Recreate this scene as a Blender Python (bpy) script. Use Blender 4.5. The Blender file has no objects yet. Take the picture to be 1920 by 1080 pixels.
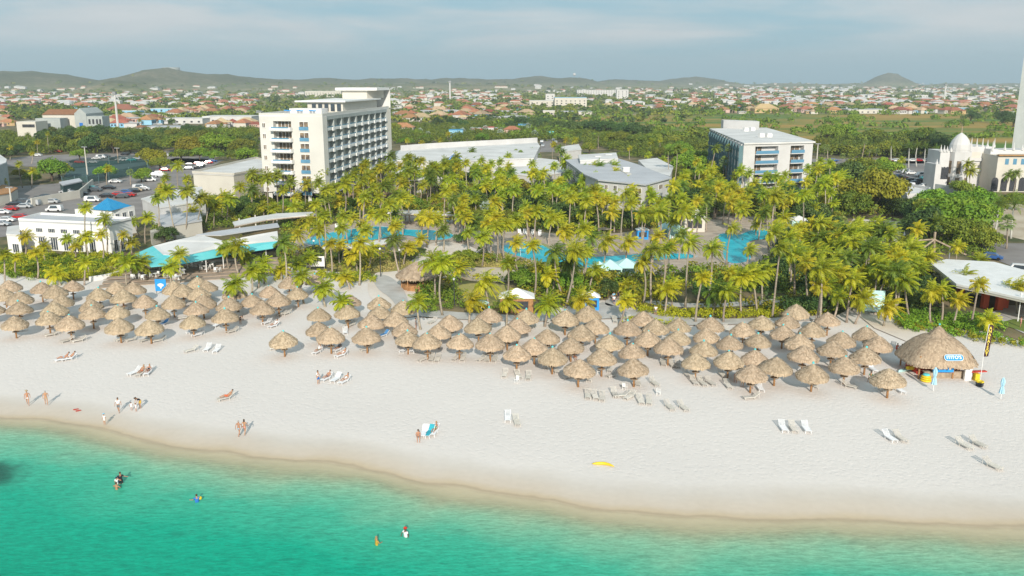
import bpy, math, random
import numpy as np
from mathutils import Vector, Matrix
random.seed(7)
rng = np.random.default_rng(11)
R = math.radians
PI = math.pi
scene = bpy.context.scene
COL = scene.collection

# ------------------------------------------------------------------ camera
F = 1620.0
HC = 36.0
PITCH = math.atan(389.0 / F)
cp, sp = math.cos(PITCH), math.sin(PITCH)
cam_d = bpy.data.cameras.new('camera')
cam = bpy.data.objects.new('camera', cam_d)
COL.objects.link(cam)
cam.location = (0, 0, HC)
cam.rotation_euler = (PI / 2 - PITCH, 0, 0)
cam_d.sensor_width = 36.0
cam_d.lens = 36.0 * F / 1920.0
cam_d.clip_start = 0.5
cam_d.clip_end = 40000
scene.camera = cam


def ray(px, py):
    u = (px - 960) / F
    v = (540 - py) / F
    return (u, cp + v * sp, -sp + v * cp)


def G(px, py, z=0.0):
    """where the sight line through a photo pixel meets the level z"""
    d = ray(px, py)
    t = (z - HC) / d[2]
    return (d[0] * t, d[1] * t, z)


def GY(px, py, y):
    d = ray(px, py)
    t = y / d[1]
    return (d[0] * t, y, HC + d[2] * t)


def PX(x, y, z):
    """photo pixel of a world point"""
    dz = z - HC
    dep = y * cp - dz * sp
    return 960 + F * x / dep, 540 - F * (y * sp + dz * cp) / dep


# ------------------------------------------------------------------ materials
MATS = {}


def nodes_of(name):
    m = bpy.data.materials.new(name)
    m.use_nodes = True
    nt = m.node_tree
    return m, nt, nt.nodes['Principled BSDF']


def rgb(h):
    h = h.lstrip('#')
    o = []
    for i in (0, 2, 4):
        c = int(h[i:i + 2], 16) / 255
        o.append(c / 12.92 if c <= .04045 else ((c + .055) / 1.055) ** 2.4)
    return tuple(o) + (1.0,)


def c4(c):
    return rgb(c) if isinstance(c, str) else (tuple(c) + (1.0,))[:4]


def mat(name, col, col2=None, scale=3.0, rough=.8, bump=0.0, bscale=None, stretch=None, objrand=0.0,
        metal=0.0, attr=None, trans=0.0, spec=.3, detail=5.0, ramp=(.35, .65)):
    """noise-mixed paint; col2 is the other colour of the mix"""
    if name in MATS:
        return MATS[name]
    m, nt, b = nodes_of(name)
    N, L = nt.nodes, nt.links
    b.inputs['Roughness'].default_value = rough
    b.inputs['Metallic'].default_value = metal
    b.inputs['Specular IOR Level'].default_value = spec
    col = c4(col)
    if col2 is None:
        col2 = tuple(max(0, c * .82) for c in col[:3]) + (1,)
    else:
        col2 = c4(col2)
    tc = N.new('ShaderNodeTexCoord')
    src = tc.outputs['Object']
    if stretch:
        mp = N.new('ShaderNodeMapping')
        mp.inputs['Scale'].default_value = stretch
        L.new(src, mp.inputs['Vector'])
        src = mp.outputs['Vector']
    nz = N.new('ShaderNodeTexNoise')
    nz.inputs['Scale'].default_value = scale
    nz.inputs['Detail'].default_value = detail
    L.new(src, nz.inputs['Vector'])
    rp = N.new('ShaderNodeMapRange')
    rp.inputs['From Min'].default_value = ramp[0]
    rp.inputs['From Max'].default_value = ramp[1]
    L.new(nz.outputs['Fac'], rp.inputs['Value'])
    mx = N.new('ShaderNodeMix')
    mx.data_type = 'RGBA'
    mx.inputs['A'].default_value = col
    mx.inputs['B'].default_value = col2
    fac = rp.outputs['Result']
    if attr:
        at = N.new('ShaderNodeAttribute')
        at.attribute_name = attr
        av = N.new('ShaderNodeMath')
        av.operation = 'MULTIPLY_ADD'
        L.new(fac, av.inputs[0])
        av.inputs[1].default_value = .35
        L.new(at.outputs['Fac'], av.inputs[2])
        av.use_clamp = True
        fac = av.outputs[0]
    L.new(fac, mx.inputs['Factor'])
    out = mx.outputs['Result']
    if objrand:
        oi = N.new('ShaderNodeObjectInfo')
        hs = N.new('ShaderNodeHueSaturation')
        mr = N.new('ShaderNodeMapRange')
        mr.inputs['To Min'].default_value = 1 - objrand
        mr.inputs['To Max'].default_value = 1 + objrand
        L.new(oi.outputs['Random'], mr.inputs['Value'])
        L.new(mr.outputs['Result'], hs.inputs['Value'])
        mr2 = N.new('ShaderNodeMapRange')
        mr2.inputs['To Min'].default_value = .5 - objrand * .05
        mr2.inputs['To Max'].default_value = .5 + objrand * .10
        ml = N.new('ShaderNodeMath')
        ml.operation = 'FRACT'
        m7 = N.new('ShaderNodeMath')
        m7.operation = 'MULTIPLY'
        m7.inputs[1].default_value = 7.31
        L.new(oi.outputs['Random'], m7.inputs[0])
        L.new(m7.outputs[0], ml.inputs[0])
        L.new(ml.outputs[0], mr2.inputs['Value'])
        L.new(mr2.outputs['Result'], hs.inputs['Hue'])
        L.new(out, hs.inputs['Color'])
        out = hs.outputs['Color']
    L.new(out, b.inputs['Base Color'])
    if bump:
        n2 = N.new('ShaderNodeTexNoise')
        n2.inputs['Scale'].default_value = bscale or scale * 3
        n2.inputs['Detail'].default_value = 4
        L.new(src, n2.inputs['Vector'])
        bp = N.new('ShaderNodeBump')
        bp.inputs['Strength'].default_value = bump
        bp.inputs['Distance'].default_value = .1
        L.new(n2.outputs['Fac'], bp.inputs['Height'])
        L.new(bp.outputs['Normal'], b.inputs['Normal'])
    if trans:
        tr = N.new('ShaderNodeBsdfTranslucent')
        L.new(out, tr.inputs['Color'])
        ms = N.new('ShaderNodeMixShader')
        ms.inputs[0].default_value = trans
        L.new(b.outputs[0], ms.inputs[1])
        L.new(tr.outputs[0], ms.inputs[2])
        L.new(ms.outputs[0], N['Material Output'].inputs['Surface'])
    MATS[name] = m
    return m


def glass(name, col, rough=.12):
    if name in MATS:
        return MATS[name]
    m, nt, b = nodes_of(name)
    b.inputs['Base Color'].default_value = c4(col)
    b.inputs['Roughness'].default_value = rough
    b.inputs['Specular IOR Level'].default_value = .9
    nz = nt.nodes.new('ShaderNodeTexNoise')
    nz.inputs['Scale'].default_value = .7
    mx = nt.nodes.new('ShaderNodeMix')
    mx.data_type = 'RGBA'
    mx.inputs['A'].default_value = c4(col)
    mx.inputs['B'].default_value = tuple(c * 2.2 for c in c4(col)[:3]) + (1,)
    nt.links.new(nz.outputs['Fac'], mx.inputs['Factor'])
    nt.links.new(mx.outputs['Result'], b.inputs['Base Color'])
    MATS[name] = m
    return m


# ------------------------------------------------------------------ mesh building
class MB:
    def __init__(s):
        s.v = []
        s.f = []
        s.mi = []
        s.cur = 0

    def add(s, vs, fs):
        n = len(s.v)
        s.v += [tuple(v) for v in vs]
        for f in fs:
            s.f.append(tuple(i + n for i in f))
            s.mi.append(s.cur)

    def box(s, c, d, rz=0.0, taper=1.0):
        hx, hy, hz = d[0] / 2, d[1] / 2, d[2] / 2
        ca, sa = math.cos(rz), math.sin(rz)
        vs = []
        for z, k in ((-hz, 1), (hz, taper)):
            for x, y in ((-hx, -hy), (hx, -hy), (hx, hy), (-hx, hy)):
                x *= k
                y *= k
                vs.append((c[0] + x * ca - y * sa, c[1] + x * sa + y * ca, c[2] + z))
        s.add(vs, [(0, 3, 2, 1), (4, 5, 6, 7), (0, 1, 5, 4), (1, 2, 6, 5), (2, 3, 7, 6), (3, 0, 4, 7)])
        return s

    def prism(s, poly, z0, z1, top=True, bot=True):
        """poly: (x,y) or (x,y,ztop)"""
        n = len(poly)
        ar = sum(poly[i][0] * poly[(i + 1) % n][1] - poly[(i + 1) % n][0] * poly[i][1] for i in range(n))
        if ar < 0:
            poly = list(poly)[::-1]
        vs = [(p[0], p[1], z0) for p in poly] + [(p[0], p[1], p[2] if (len(p) > 2 and z1 is None) else z1) for p in poly]
        fs = [(i, (i + 1) % n, n + (i + 1) % n, n + i) for i in range(n)]
        if top:
            fs.append(tuple(range(n, 2 * n)))
        if bot:
            fs.append(tuple(range(n - 1, -1, -1)))
        s.add(vs, fs)
        return s

    def tube(s, pts, rad, n=6, cap=True):
        if not isinstance(rad, (list, tuple)):
            rad = [rad] * len(pts)
        P = [Vector(p) for p in pts]
        vs = []
        prev = None
        for i, p in enumerate(P):
            d = (P[min(i + 1, len(P) - 1)] - P[max(i - 1, 0)])
            if d.length < 1e-9:
                d = Vector((0, 0, 1))
            d.normalize()
            if prev is None:
                a = Vector((1, 0, 0)) if abs(d.x) < .9 else Vector((0, 1, 0))
                a = (a - d * a.dot(d)).normalized()
            else:
                a = (prev - d * prev.dot(d))
                a = a.normalized() if a.length > 1e-6 else Vector((0, 1, 0))
            prev = a
            b = d.cross(a)
            for k in range(n):
                t = 2 * PI * k / n
                vs.append(p + (a * math.cos(t) + b * math.sin(t)) * rad[i])
        fs = []
        for i in range(len(P) - 1):
            for k in range(n):
                k2 = (k + 1) % n
                fs.append((i * n + k, i * n + k2, (i + 1) * n + k2, (i + 1) * n + k))
        if cap:
            fs.append(tuple(range(n - 1, -1, -1)))
            fs.append(tuple(range((len(P) - 1) * n, len(P) * n)))
        s.add(vs, fs)
        return s

    def lathe(s, prof, n=16, c=(0, 0), jit=0.0, sx=1, sy=1):
        vs = []
        for r, z in prof:
            for k in range(n):
                t = 2 * PI * k / n
                j = 1 + random.uniform(-jit, jit)
                vs.append((c[0] + r * j * math.cos(t) * sx, c[1] + r * j * math.sin(t) * sy, z))
        fs = []
        for i in range(len(prof) - 1):
            for k in range(n):
                k2 = (k + 1) % n
                fs.append((i * n + k, i * n + k2, (i + 1) * n + k2, (i + 1) * n + k))
        fs.append(tuple(range(n - 1, -1, -1)))
        fs.append(tuple(range((len(prof) - 1) * n, len(prof) * n)))
        s.add(vs, fs)
        return s

    def ball(s, c, r, n=8, m=6, sc=(1, 1, 1)):
        prof = []
        vs = []
        for i in range(m + 1):
            a = -PI / 2 + PI * i / m
            rr = max(.02, math.cos(a))
            for k in range(n):
                t = 2 * PI * k / n
                vs.append((c[0] + r * rr * math.cos(t) * sc[0], c[1] + r * rr * math.sin(t) * sc[1], c[2] + r * math.sin(a) * sc[2]))
        fs = []
        for i in range(m):
            for k in range(n):
                k2 = (k + 1) % n
                fs.append((i * n + k, i * n + k2, (i + 1) * n + k2, (i + 1) * n + k))
        fs.append(tuple(range(n - 1, -1, -1)))
        fs.append(tuple(range(m * n, (m + 1) * n)))
        s.add(vs, fs)
        return s

    def quad(s, a, b, c, d):
        s.add([a, b, c, d], [(0, 1, 2, 3)])
        return s

    def mesh(s, name, mats, smooth=False):
        me = bpy.data.meshes.new(name)
        me.from_pydata(s.v, [], s.f)
        if not isinstance(mats, (list, tuple)):
            mats = [mats]
        for m in mats:
            me.materials.append(m)
        if len(mats) > 1:
            me.polygons.foreach_set('material_index', s.mi)
        if smooth:
            me.polygons.foreach_set('use_smooth', [True] * len(me.polygons))
        me.update()
        return me


def link(name, me, parent=None, loc=None, rz=None, sc=None):
    o = bpy.data.objects.new(name, me)
    COL.objects.link(o)
    if parent is not None:
        o.parent = parent
    if loc is not None:
        o.location = loc
    if rz is not None:
        o.rotation_euler = (0, 0, rz)
    if sc is not None:
        o.scale = sc if isinstance(sc, (tuple, list)) else (sc, sc, sc)
    return o


def obj(name, mb, m, parent=None, smooth=False, **k):
    return link(name, mb.mesh(name, m, smooth), parent, **k)


def tag(o, label, cat, group=None):
    o['label'] = label
    o['category'] = cat
    if group:
        o['group'] = group
    return o


def struct(name, me, kind='structure', label=None):
    o = link(name, me)
    o['kind'] = kind
    if label:
        o['label'] = label
    return o


def empty(name, loc, label, cat, group=None, rz=0.0, sc=1.0):
    o = bpy.data.objects.new(name, None)
    COL.objects.link(o)
    o.empty_display_size = .3
    o.location = loc
    o.rotation_euler = (0, 0, rz)
    o.scale = (sc, sc, sc)
    return tag(o, label, cat, group)


def kids(o):
    return KID.get(o.name, [])


KID = {}


def register(root):
    """remember the tree below a thing for copying"""
    for ch in root.children:
        KID.setdefault(root.name, []).append(ch)
        register(ch)


def copy_tree(o, parent=None, loc=None, rz=None, label=None, cat=None, group=None, swap=None, sc=None):
    c = o.copy()
    COL.objects.link(c)
    if parent is not None:
        c.parent = parent
    if loc is not None:
        c.location = loc
    if rz is not None:
        c.rotation_euler = (0, 0, rz)
    if sc is not None:
        c.scale = (sc, sc, sc)
    if label:
        c['label'] = label
    if cat:
        c['category'] = cat
    if group:
        c['group'] = group
    if swap and o.data is not None and o.data.name in swap:
        c.data = swap[o.data.name]
    for ch in kids(o):
        copy_tree(ch, c, swap=swap)
    return c


ORD = ['first', 'second', 'third', 'fourth', 'fifth', 'sixth', 'seventh', 'eighth', 'ninth', 'tenth', 'eleventh', 'twelfth',
       'thirteenth', 'fourteenth', 'fifteenth', 'sixteenth', 'seventeenth', 'eighteenth', 'nineteenth', 'twentieth']


def ordn(i):
    if i < 20:
        return ORD[i]
    n = i + 1
    return '%d%s' % (n, {1: 'st', 2: 'nd', 3: 'rd'}.get(n % 10 if n % 100 not in (11, 12, 13) else 0, 'th'))


def leaf_mesh(name, cen, rad, n_per, size, m, squash=.8, up=.25, jit=.6, hollow=.55):
    """cloud of small leaf faces round many centres (numpy)"""
    cen = np.asarray(cen, float)
    rad = np.asarray(rad, float)
    K = len(cen)
    idx = np.repeat(np.arange(K), n_per)
    n = len(idx)
    d = rng.normal(size=(n, 3))
    d /= np.linalg.norm(d, axis=1)[:, None]
    d[:, 2] = np.where(d[:, 2] < -.35, -d[:, 2], d[:, 2])
    r = rad[idx] * (hollow + (1 - hollow) * rng.random(n))
    p = cen[idx] + d * r[:, None] * np.array([1, 1, squash])
    nr = d + rng.normal(size=(n, 3)) * jit + np.array([0, 0, up])
    nr /= np.linalg.norm(nr, axis=1)[:, None]
    a = np.cross(nr, rng.normal(size=(n, 3)))
    a /= np.linalg.norm(a, axis=1)[:, None]
    b = np.cross(nr, a)
    if np.isscalar(size):
        s = size * (.6 + .8 * rng.random(n))
    else:
        s = np.asarray(size)[idx] * (.6 + .8 * rng.random(n))
    s = s[:, None]
    asp = (.45 + .4 * rng.random(n))[:, None]
    v = np.stack([p - a * s, p - b * s * asp + nr * s * .15, p + a * s, p + b * s * asp + nr * s * .15], axis=1).reshape(-1, 3)
    me = bpy.data.meshes.new(name)
    me.vertices.add(4 * n)
    me.vertices.foreach_set('co', v.ravel())
    me.loops.add(4 * n)
    me.loops.foreach_set('vertex_index', np.arange(4 * n, dtype=np.int32))
    me.polygons.add(n)
    me.polygons.foreach_set('loop_start', np.arange(0, 4 * n, 4, dtype=np.int32))
    me.polygons.foreach_set('loop_total', np.full(n, 4, dtype=np.int32))
    at = me.attributes.new('tint', 'FLOAT', 'FACE')
    ct = rng.random(K)
    at.data.foreach_set('value', np.clip(ct[idx] * .55 + rng.random(n) * .35 - .15, 0, 1))
    me.materials.append(m)
    me.update()
    me.validate()
    return me


def inside(p, poly):
    x, y = p
    c = False
    n = len(poly)
    for i in range(n):
        x1, y1 = poly[i]
        x2, y2 = poly[i - 1]
        if (y1 > y) != (y2 > y) and x < (x2 - x1) * (y - y1) / (y2 - y1) + x1:
            c = not c
    return c


# ------------------------------------------------------------------ light, sky, air
SUN_EL, SUN_AZ_OFF = R(25), R(4)     # the sun stands behind the camera, a little to its right
sd = Vector((math.sin(SUN_AZ_OFF) * math.cos(SUN_EL), -math.cos(SUN_AZ_OFF) * math.cos(SUN_EL), math.sin(SUN_EL)))
sun_d = bpy.data.lights.new('sun', 'SUN')
sun_d.energy = 4.1
sun_d.angle = R(.55)
sun_d.color = (1.0, .93, .82)
sun = bpy.data.objects.new('sun', sun_d)
COL.objects.link(sun)
sun.location = (0, -50, 120)
sun.rotation_euler = sd.to_track_quat('Z', 'Y').to_euler()

w = bpy.data.worlds.new('World')
scene.world = w
w.use_nodes = True
wn, wl = w.node_tree.nodes, w.node_tree.links
bg = wn['Background']
sky = wn.new('ShaderNodeTexSky')
sky.sky_type = 'NISHITA'
sky.sun_disc = False
sky.sun_elevation = SUN_EL
sky.sun_rotation = PI - SUN_AZ_OFF
sky.air_density = 1.0
sky.dust_density = 1.2
sky.ozone_density = 1.5
bg.inputs['Strength'].default_value = .105
tc = wn.new('ShaderNodeTexCoord')
sep = wn.new('ShaderNodeSeparateXYZ')
wl.new(tc.outputs['Generated'], sep.inputs[0])


def wmath(op, a, b=None, c=None, clamp=False):
    n = wn.new('ShaderNodeMath')
    n.operation = op
    n.use_clamp = clamp
    for i, x in enumerate((a, b, c)):
        if x is None:
            continue
        if isinstance(x, (int, float)):
            n.inputs[i].default_value = x
        else:
            wl.new(x, n.inputs[i])
    return n.outputs[0]


# clouds lie on a level layer: direction divided by its height
zc = wmath('MAXIMUM', sep.outputs['Z'], .02)
zz = wmath('ADD', zc, .10)
cx = wmath('DIVIDE', sep.outputs['X'], zz)
cy = wmath('DIVIDE', sep.outputs['Y'], zz)
cmb = wn.new('ShaderNodeCombineXYZ')
wl.new(cx, cmb.inputs[0])
wl.new(cy, cmb.inputs[1])
cn = wn.new('ShaderNodeTexNoise')
cn.inputs['Scale'].default_value = .42
cn.inputs['Detail'].default_value = 7
cn.inputs['Roughness'].default_value = .52
cn.inputs['Distortion'].default_value = .3
wl.new(cmb.outputs[0], cn.inputs['Vector'])
cn2 = wn.new('ShaderNodeTexNoise')
cn2.inputs['Scale'].default_value = 1.3
cn2.inputs['Detail'].default_value = 6
wl.new(cmb.outputs[0], cn2.inputs['Vector'])
band = wn.new('ShaderNodeMapRange')
band.interpolation_type = 'SMOOTHSTEP'
band.inputs['From Min'].default_value = .012
band.inputs['From Max'].default_value = .055
wl.new(sep.outputs['Z'], band.inputs['Value'])
cov = wn.new('ShaderNodeMapRange')
cov.interpolation_type = 'SMOOTHSTEP'
cov.inputs['From Min'].default_value = .38
cov.inputs['From Max'].default_value = .60
wl.new(cn.outputs['Fac'], cov.inputs['Value'])
mask = wmath('MULTIPLY', cov.outputs['Result'], band.outputs['Result'])
mask = wmath('MULTIPLY', mask, .9)
cc = wn.new('ShaderNodeMix')
cc.data_type = 'RGBA'
cc.inputs['A'].default_value = (4.2, 4.7, 5.0, 1)
cc.inputs['B'].default_value = (6.4, 6.3, 6.2, 1)
wl.new(cn2.outputs['Fac'], cc.inputs['Factor'])
# the thin milky veil over the blue
veil = wn.new('ShaderNodeMix')
veil.data_type = 'RGBA'
veil.inputs['Factor'].default_value = .9
veil.inputs['B'].default_value = (2.3, 4.15, 5.1, 1)
wl.new(sky.outputs[0], veil.inputs['A'])
mixc = wn.new('ShaderNodeMix')
mixc.data_type = 'RGBA'
wl.new(mask, mixc.inputs['Factor'])
wl.new(veil.outputs['Result'], mixc.inputs['A'])
wl.new(cc.outputs['Result'], mixc.inputs['B'])
wl.new(mixc.outputs['Result'], bg.inputs['Color'])

scene.render.engine = 'CYCLES'
scene.view_settings.view_transform = 'Standard'
scene.view_settings.look = 'None'
scene.view_settings.exposure = .32
scene.view_settings.gamma = 1.0
scene.render.resolution_x = 1024
scene.render.resolution_y = 576
scene.cycles.volume_bounces = 0
scene.cycles.max_bounces = 6
scene.cycles.transparent_max_bounces = 8

# haze: one closed box of thin air round everything
hz = MB().box((0, 3800, 118), (11000, 9600, 250))
hm = bpy.data.materials.new('thin_haze')
hm.use_nodes = True
hn = hm.node_tree.nodes
hn.remove(hn['Principled BSDF'])
pv = hn.new('ShaderNodeVolumePrincipled')
pv.inputs['Color'].default_value = (.76, .87, .94, 1)
pv.inputs['Density'].default_value = .00015
pv.inputs['Anisotropy'].default_value = 0.1
hm.node_tree.links.new(pv.outputs[0], hn['Material Output'].inputs['Volume'])
struct('haze', hz.mesh('haze', hm), 'stuff', 'thin pale haze over the land')

# ------------------------------------------------------------------ shore
WZ = -.15
shore_px = [(-500, 735), (-200, 762), (0, 784), (110, 790), (190, 804), (262, 826), (375, 844), (470, 856), (617, 868), (730, 888),
            (792, 905), (842, 913), (955, 930), (1030, 939), (1100, 954), (1200, 964), (1300, 971), (1440, 974), (1500, 972),
            (1640, 976), (1760, 984), (1920, 992), (2200, 1000), (2600, 1010)]
SH = [G(x, y, WZ)[:2] for x, y in shore_px]
SHX = np.array([p[0] for p in SH])
SHY = np.array([p[1] for p in SH])


def shore_y(x):
    return np.interp(x, SHX, SHY)


def grid_mesh(name, xs, ys, zf, m, attr=None, smooth=True):
    X, Y = np.meshgrid(xs, ys)
    Z = zf(X, Y)
    nx, ny = len(xs), len(ys)
    me = bpy.data.meshes.new(name)
    v = np.stack([X, Y, Z], -1).reshape(-1, 3)
    i = np.arange(nx * ny).reshape(ny, nx)
    q = np.stack([i[:-1, :-1], i[:-1, 1:], i[1:, 1:], i[1:, :-1]], -1).reshape(-1, 4)
    me.vertices.add(len(v))
    me.vertices.foreach_set('co', v.ravel())
    me.loops.add(q.size)
    me.loops.foreach_set('vertex_index', q.ravel().astype(np.int32))
    me.polygons.add(len(q))
    me.polygons.foreach_set('loop_start', np.arange(0, q.size, 4, dtype=np.int32))
    me.polygons.foreach_set('loop_total', np.full(len(q), 4, dtype=np.int32))
    if smooth:
        me.polygons.foreach_set('use_smooth', np.ones(len(q), dtype=bool))
    if attr:
        a = me.attributes.new(attr[0], 'FLOAT', 'POINT')
        a.data.foreach_set('value', attr[1](X, Y).ravel().astype(np.float32))
    me.materials.append(m)
    me.update()
    me.validate()
    return me


slope_n = .95   # the shore runs slanting: distance across it


def sdist(X, Y):
    return (Y - shore_y(X)) * slope_n


def beach_z(X, Y):
    s = sdist(X, Y)
    z = WZ + np.where(s < 0, s * .05, np.minimum(s * .06, .15))
    return np.maximum(z, -2.2)


def ramp_node(nt, stops, src):
    r = nt.nodes.new('ShaderNodeValToRGB')
    e = r.color_ramp.elements
    e[0].position = stops[0][0]
    e[0].color = c4(stops[0][1])
    e[1].position = stops[-1][0]
    e[1].color = c4(stops[-1][1])
    for p, c in stops[1:-1]:
        n = e.new(p)
        n.color = c4(c)
    nt.links.new(src, r.inputs['Fac'])
    return r.outputs['Color']


def add_noise(nt, scale, detail=4, vec=None, rough=.5):
    n = nt.nodes.new('ShaderNodeTexNoise')
    n.inputs['Scale'].default_value = scale
    n.inputs['Detail'].default_value = detail
    n.inputs['Roughness'].default_value = rough
    if vec is None:
        t = nt.nodes.new('ShaderNodeTexCoord')
        vec = t.outputs['Object']
    nt.links.new(vec, n.inputs['Vector'])
    return n.outputs['Fac']


def nmath(nt, op, a, b=None, c=None, clamp=False):
    n = nt.nodes.new('ShaderNodeMath')
    n.operation = op
    n.use_clamp = clamp
    for i, x in enumerate((a, b, c)):
        if x is None:
            continue
        if isinstance(x, (int, float)):
            n.inputs[i].default_value = x
        else:
            nt.links.new(x, n.inputs[i])
    return n.outputs[0]


def nmap(nt, vec, sc, rot=(0, 0, 0)):
    m = nt.nodes.new('ShaderNodeMapping')
    m.inputs['Scale'].default_value = sc
    m.inputs['Rotation'].default_value = rot
    nt.links.new(vec, m.inputs['Vector'])
    return m.outputs[0]


# sand
sand, nt, b = nodes_of('sand')
MATS['sand'] = sand
at = nt.nodes.new('ShaderNodeAttribute')
at.attribute_name = 'shore'
tcn = nt.nodes.new('ShaderNodeTexCoord')
wob = nmath(nt, 'MULTIPLY_ADD', add_noise(nt, .16, 4), 2.6, -1.3)
s_ = nmath(nt, 'ADD', at.outputs['Fac'], wob)
s01 = nmath(nt, 'MULTIPLY_ADD', s_, 1 / 20, .3, clamp=True)      # -6 m .. 14 m
col = ramp_node(nt, [(0.0, (.52, .46, .30)), (.27, (.56, .475, .32)), (.305, (.43, .34, .23)), (.32, (.55, .44, .30)), (.37, (.59, .50, .40)),
                     (.50, (.635, .57, .50)), (.60, (.70, .645, .595)), (.72, (.71, .655, .61)), (1, (.71, .655, .61))], s01)
fine = add_noise(nt, 1.3, 7, rough=.6)
mot = nmath(nt, 'MULTIPLY_ADD', fine, .16, .92)
big = nmath(nt, 'MULTIPLY_ADD', add_noise(nt, .05, 3), .14, .93)
mm = nmath(nt, 'MULTIPLY', mot, big)
vm = nt.nodes.new('ShaderNodeVectorMath')
vm.operation = 'SCALE'
nt.links.new(col, vm.inputs[0])
nt.links.new(mm, vm.inputs['Scale'])
nt.links.new(vm.outputs[0], b.inputs['Base Color'])
rgh = nt.nodes.new('ShaderNodeMapRange')
rgh.inputs['From Min'].default_value = .30
rgh.inputs['From Max'].default_value = .46
rgh.inputs['To Min'].default_value = .38
rgh.inputs['To Max'].default_value = .95
nt.links.new(s01, rgh.inputs['Value'])
nt.links.new(rgh.outputs['Result'], b.inputs['Roughness'])
b.inputs['Specular IOR Level'].default_value = .25
# trodden sand: dimples that fade towards the wet edge
vor = nt.nodes.new('ShaderNodeTexVoronoi')
vor.inputs['Scale'].default_value = 1.5
vor.inputs['Randomness'].default_value = 1
dn = nt.nodes.new('ShaderNodeTexNoise')
dn.inputs['Scale'].default_value = 1.0
dn.inputs['Detail'].default_value = 3
nt.links.new(tcn.outputs['Object'], dn.inputs['Vector'])
va = nt.nodes.new('ShaderNodeVectorMath')
va.operation = 'ADD'
nt.links.new(tcn.outputs['Object'], va.inputs[0])
nt.links.new(dn.outputs['Color'], va.inputs[1])
nt.links.new(va.outputs[0], vor.inputs['Vector'])
h1 = nmath(nt, 'MINIMUM', vor.outputs['Distance'], .5)
h2 = nmath(nt, 'MULTIPLY_ADD', add_noise(nt, 3.4, 3), .5, h1)
trod = nt.nodes.new('ShaderNodeMapRange')
trod.interpolation_type = 'SMOOTHSTEP'
trod.inputs['From Min'].default_value = .50
trod.inputs['From Max'].default_value = .72
nt.links.new(s01, trod.inputs['Value'])
h3 = nmath(nt, 'MULTIPLY', h2, trod.outputs['Result'])
bp = nt.nodes.new('ShaderNodeBump')
bp.inputs['Strength'].default_value = .42
bp.inputs['Distance'].default_value = .12
nt.links.new(h3, bp.inputs['Height'])
nt.links.new(bp.outputs['Normal'], b.inputs['Normal'])

xs = np.arange(-190, 191, 2.0)
ys = np.concatenate([np.arange(20, 118, 1.0), np.arange(118, 171, 3.0)])
struct('beach', grid_mesh('beach', xs, ys, beach_z, sand, ('shore', sdist)), label='pale trodden sand beach')

# sea
sea, nt, b = nodes_of('sea_water')
at = nt.nodes.new('ShaderNodeAttribute')
at.attribute_name = 'shore'
tcn = nt.nodes.new('ShaderNodeTexCoord')
wob = nmath(nt, 'MULTIPLY_ADD', add_noise(nt, .11, 5), 7.0, -3.5)
dd = nmath(nt, 'MULTIPLY', at.outputs['Fac'], -1.0)
wk = nmath(nt, 'MULTIPLY', dd, .16, clamp=True)
wob = nmath(nt, 'MULTIPLY', wob, wk)
d_ = nmath(nt, 'ADD', dd, wob)
d01 = nmath(nt, 'MULTIPLY', d_, 1 / 36, clamp=True)
col = ramp_node(nt, [(0, (.50, .47, .31)), (.05, (.44, .48, .31)), (.13, (.22, .45, .29)), (.25, (.055, .42, .27)), (.42, (.004, .36, .225)),
                     (.65, (.0, .32, .195)), (1, (.0, .295, .17))], d01)
# slantwise ripples: caustic-like light and dark streaks painted into the colour, also bump height
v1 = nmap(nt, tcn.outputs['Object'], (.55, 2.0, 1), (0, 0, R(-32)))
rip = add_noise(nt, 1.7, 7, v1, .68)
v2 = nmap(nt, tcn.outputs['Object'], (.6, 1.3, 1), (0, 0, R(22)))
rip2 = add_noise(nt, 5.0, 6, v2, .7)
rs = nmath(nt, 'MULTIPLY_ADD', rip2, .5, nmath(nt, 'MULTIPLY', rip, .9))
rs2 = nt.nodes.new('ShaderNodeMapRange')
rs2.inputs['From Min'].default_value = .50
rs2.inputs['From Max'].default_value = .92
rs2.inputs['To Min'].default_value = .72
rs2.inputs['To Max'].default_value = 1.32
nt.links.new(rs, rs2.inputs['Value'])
# a dark bed of sea grass
geo = nt.nodes.new('ShaderNodeNewGeometry')
vs_ = nt.nodes.new('ShaderNodeVectorMath')
vs_.operation = 'SUBTRACT'
nt.links.new(tcn.outputs['Object'], vs_.inputs[0])
ax, ay, _ = G(0, 894, WZ)
vs_.inputs[1].default_value = (ax - 3.0, ay - .2, WZ)
ln = nt.nodes.new('ShaderNodeVectorMath')
ln.operation = 'LENGTH'
nt.links.new(nmap(nt, vs_.outputs[0], (.75, 1, 1)), ln.inputs[0])
gm = nmath(nt, 'MULTIPLY_ADD', add_noise(nt, .5, 3), 2.4, ln.outputs['Value'])
gr = nt.nodes.new('ShaderNodeMapRange')
gr.interpolation_type = 'SMOOTHSTEP'
gr.inputs['From Min'].default_value = 3.4
gr.inputs['From Max'].default_value = 6.0
gr.inputs['To Min'].default_value = .28
gr.inputs['To Max'].default_value = 1
nt.links.new(gm, gr.inputs['Value'])
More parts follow.
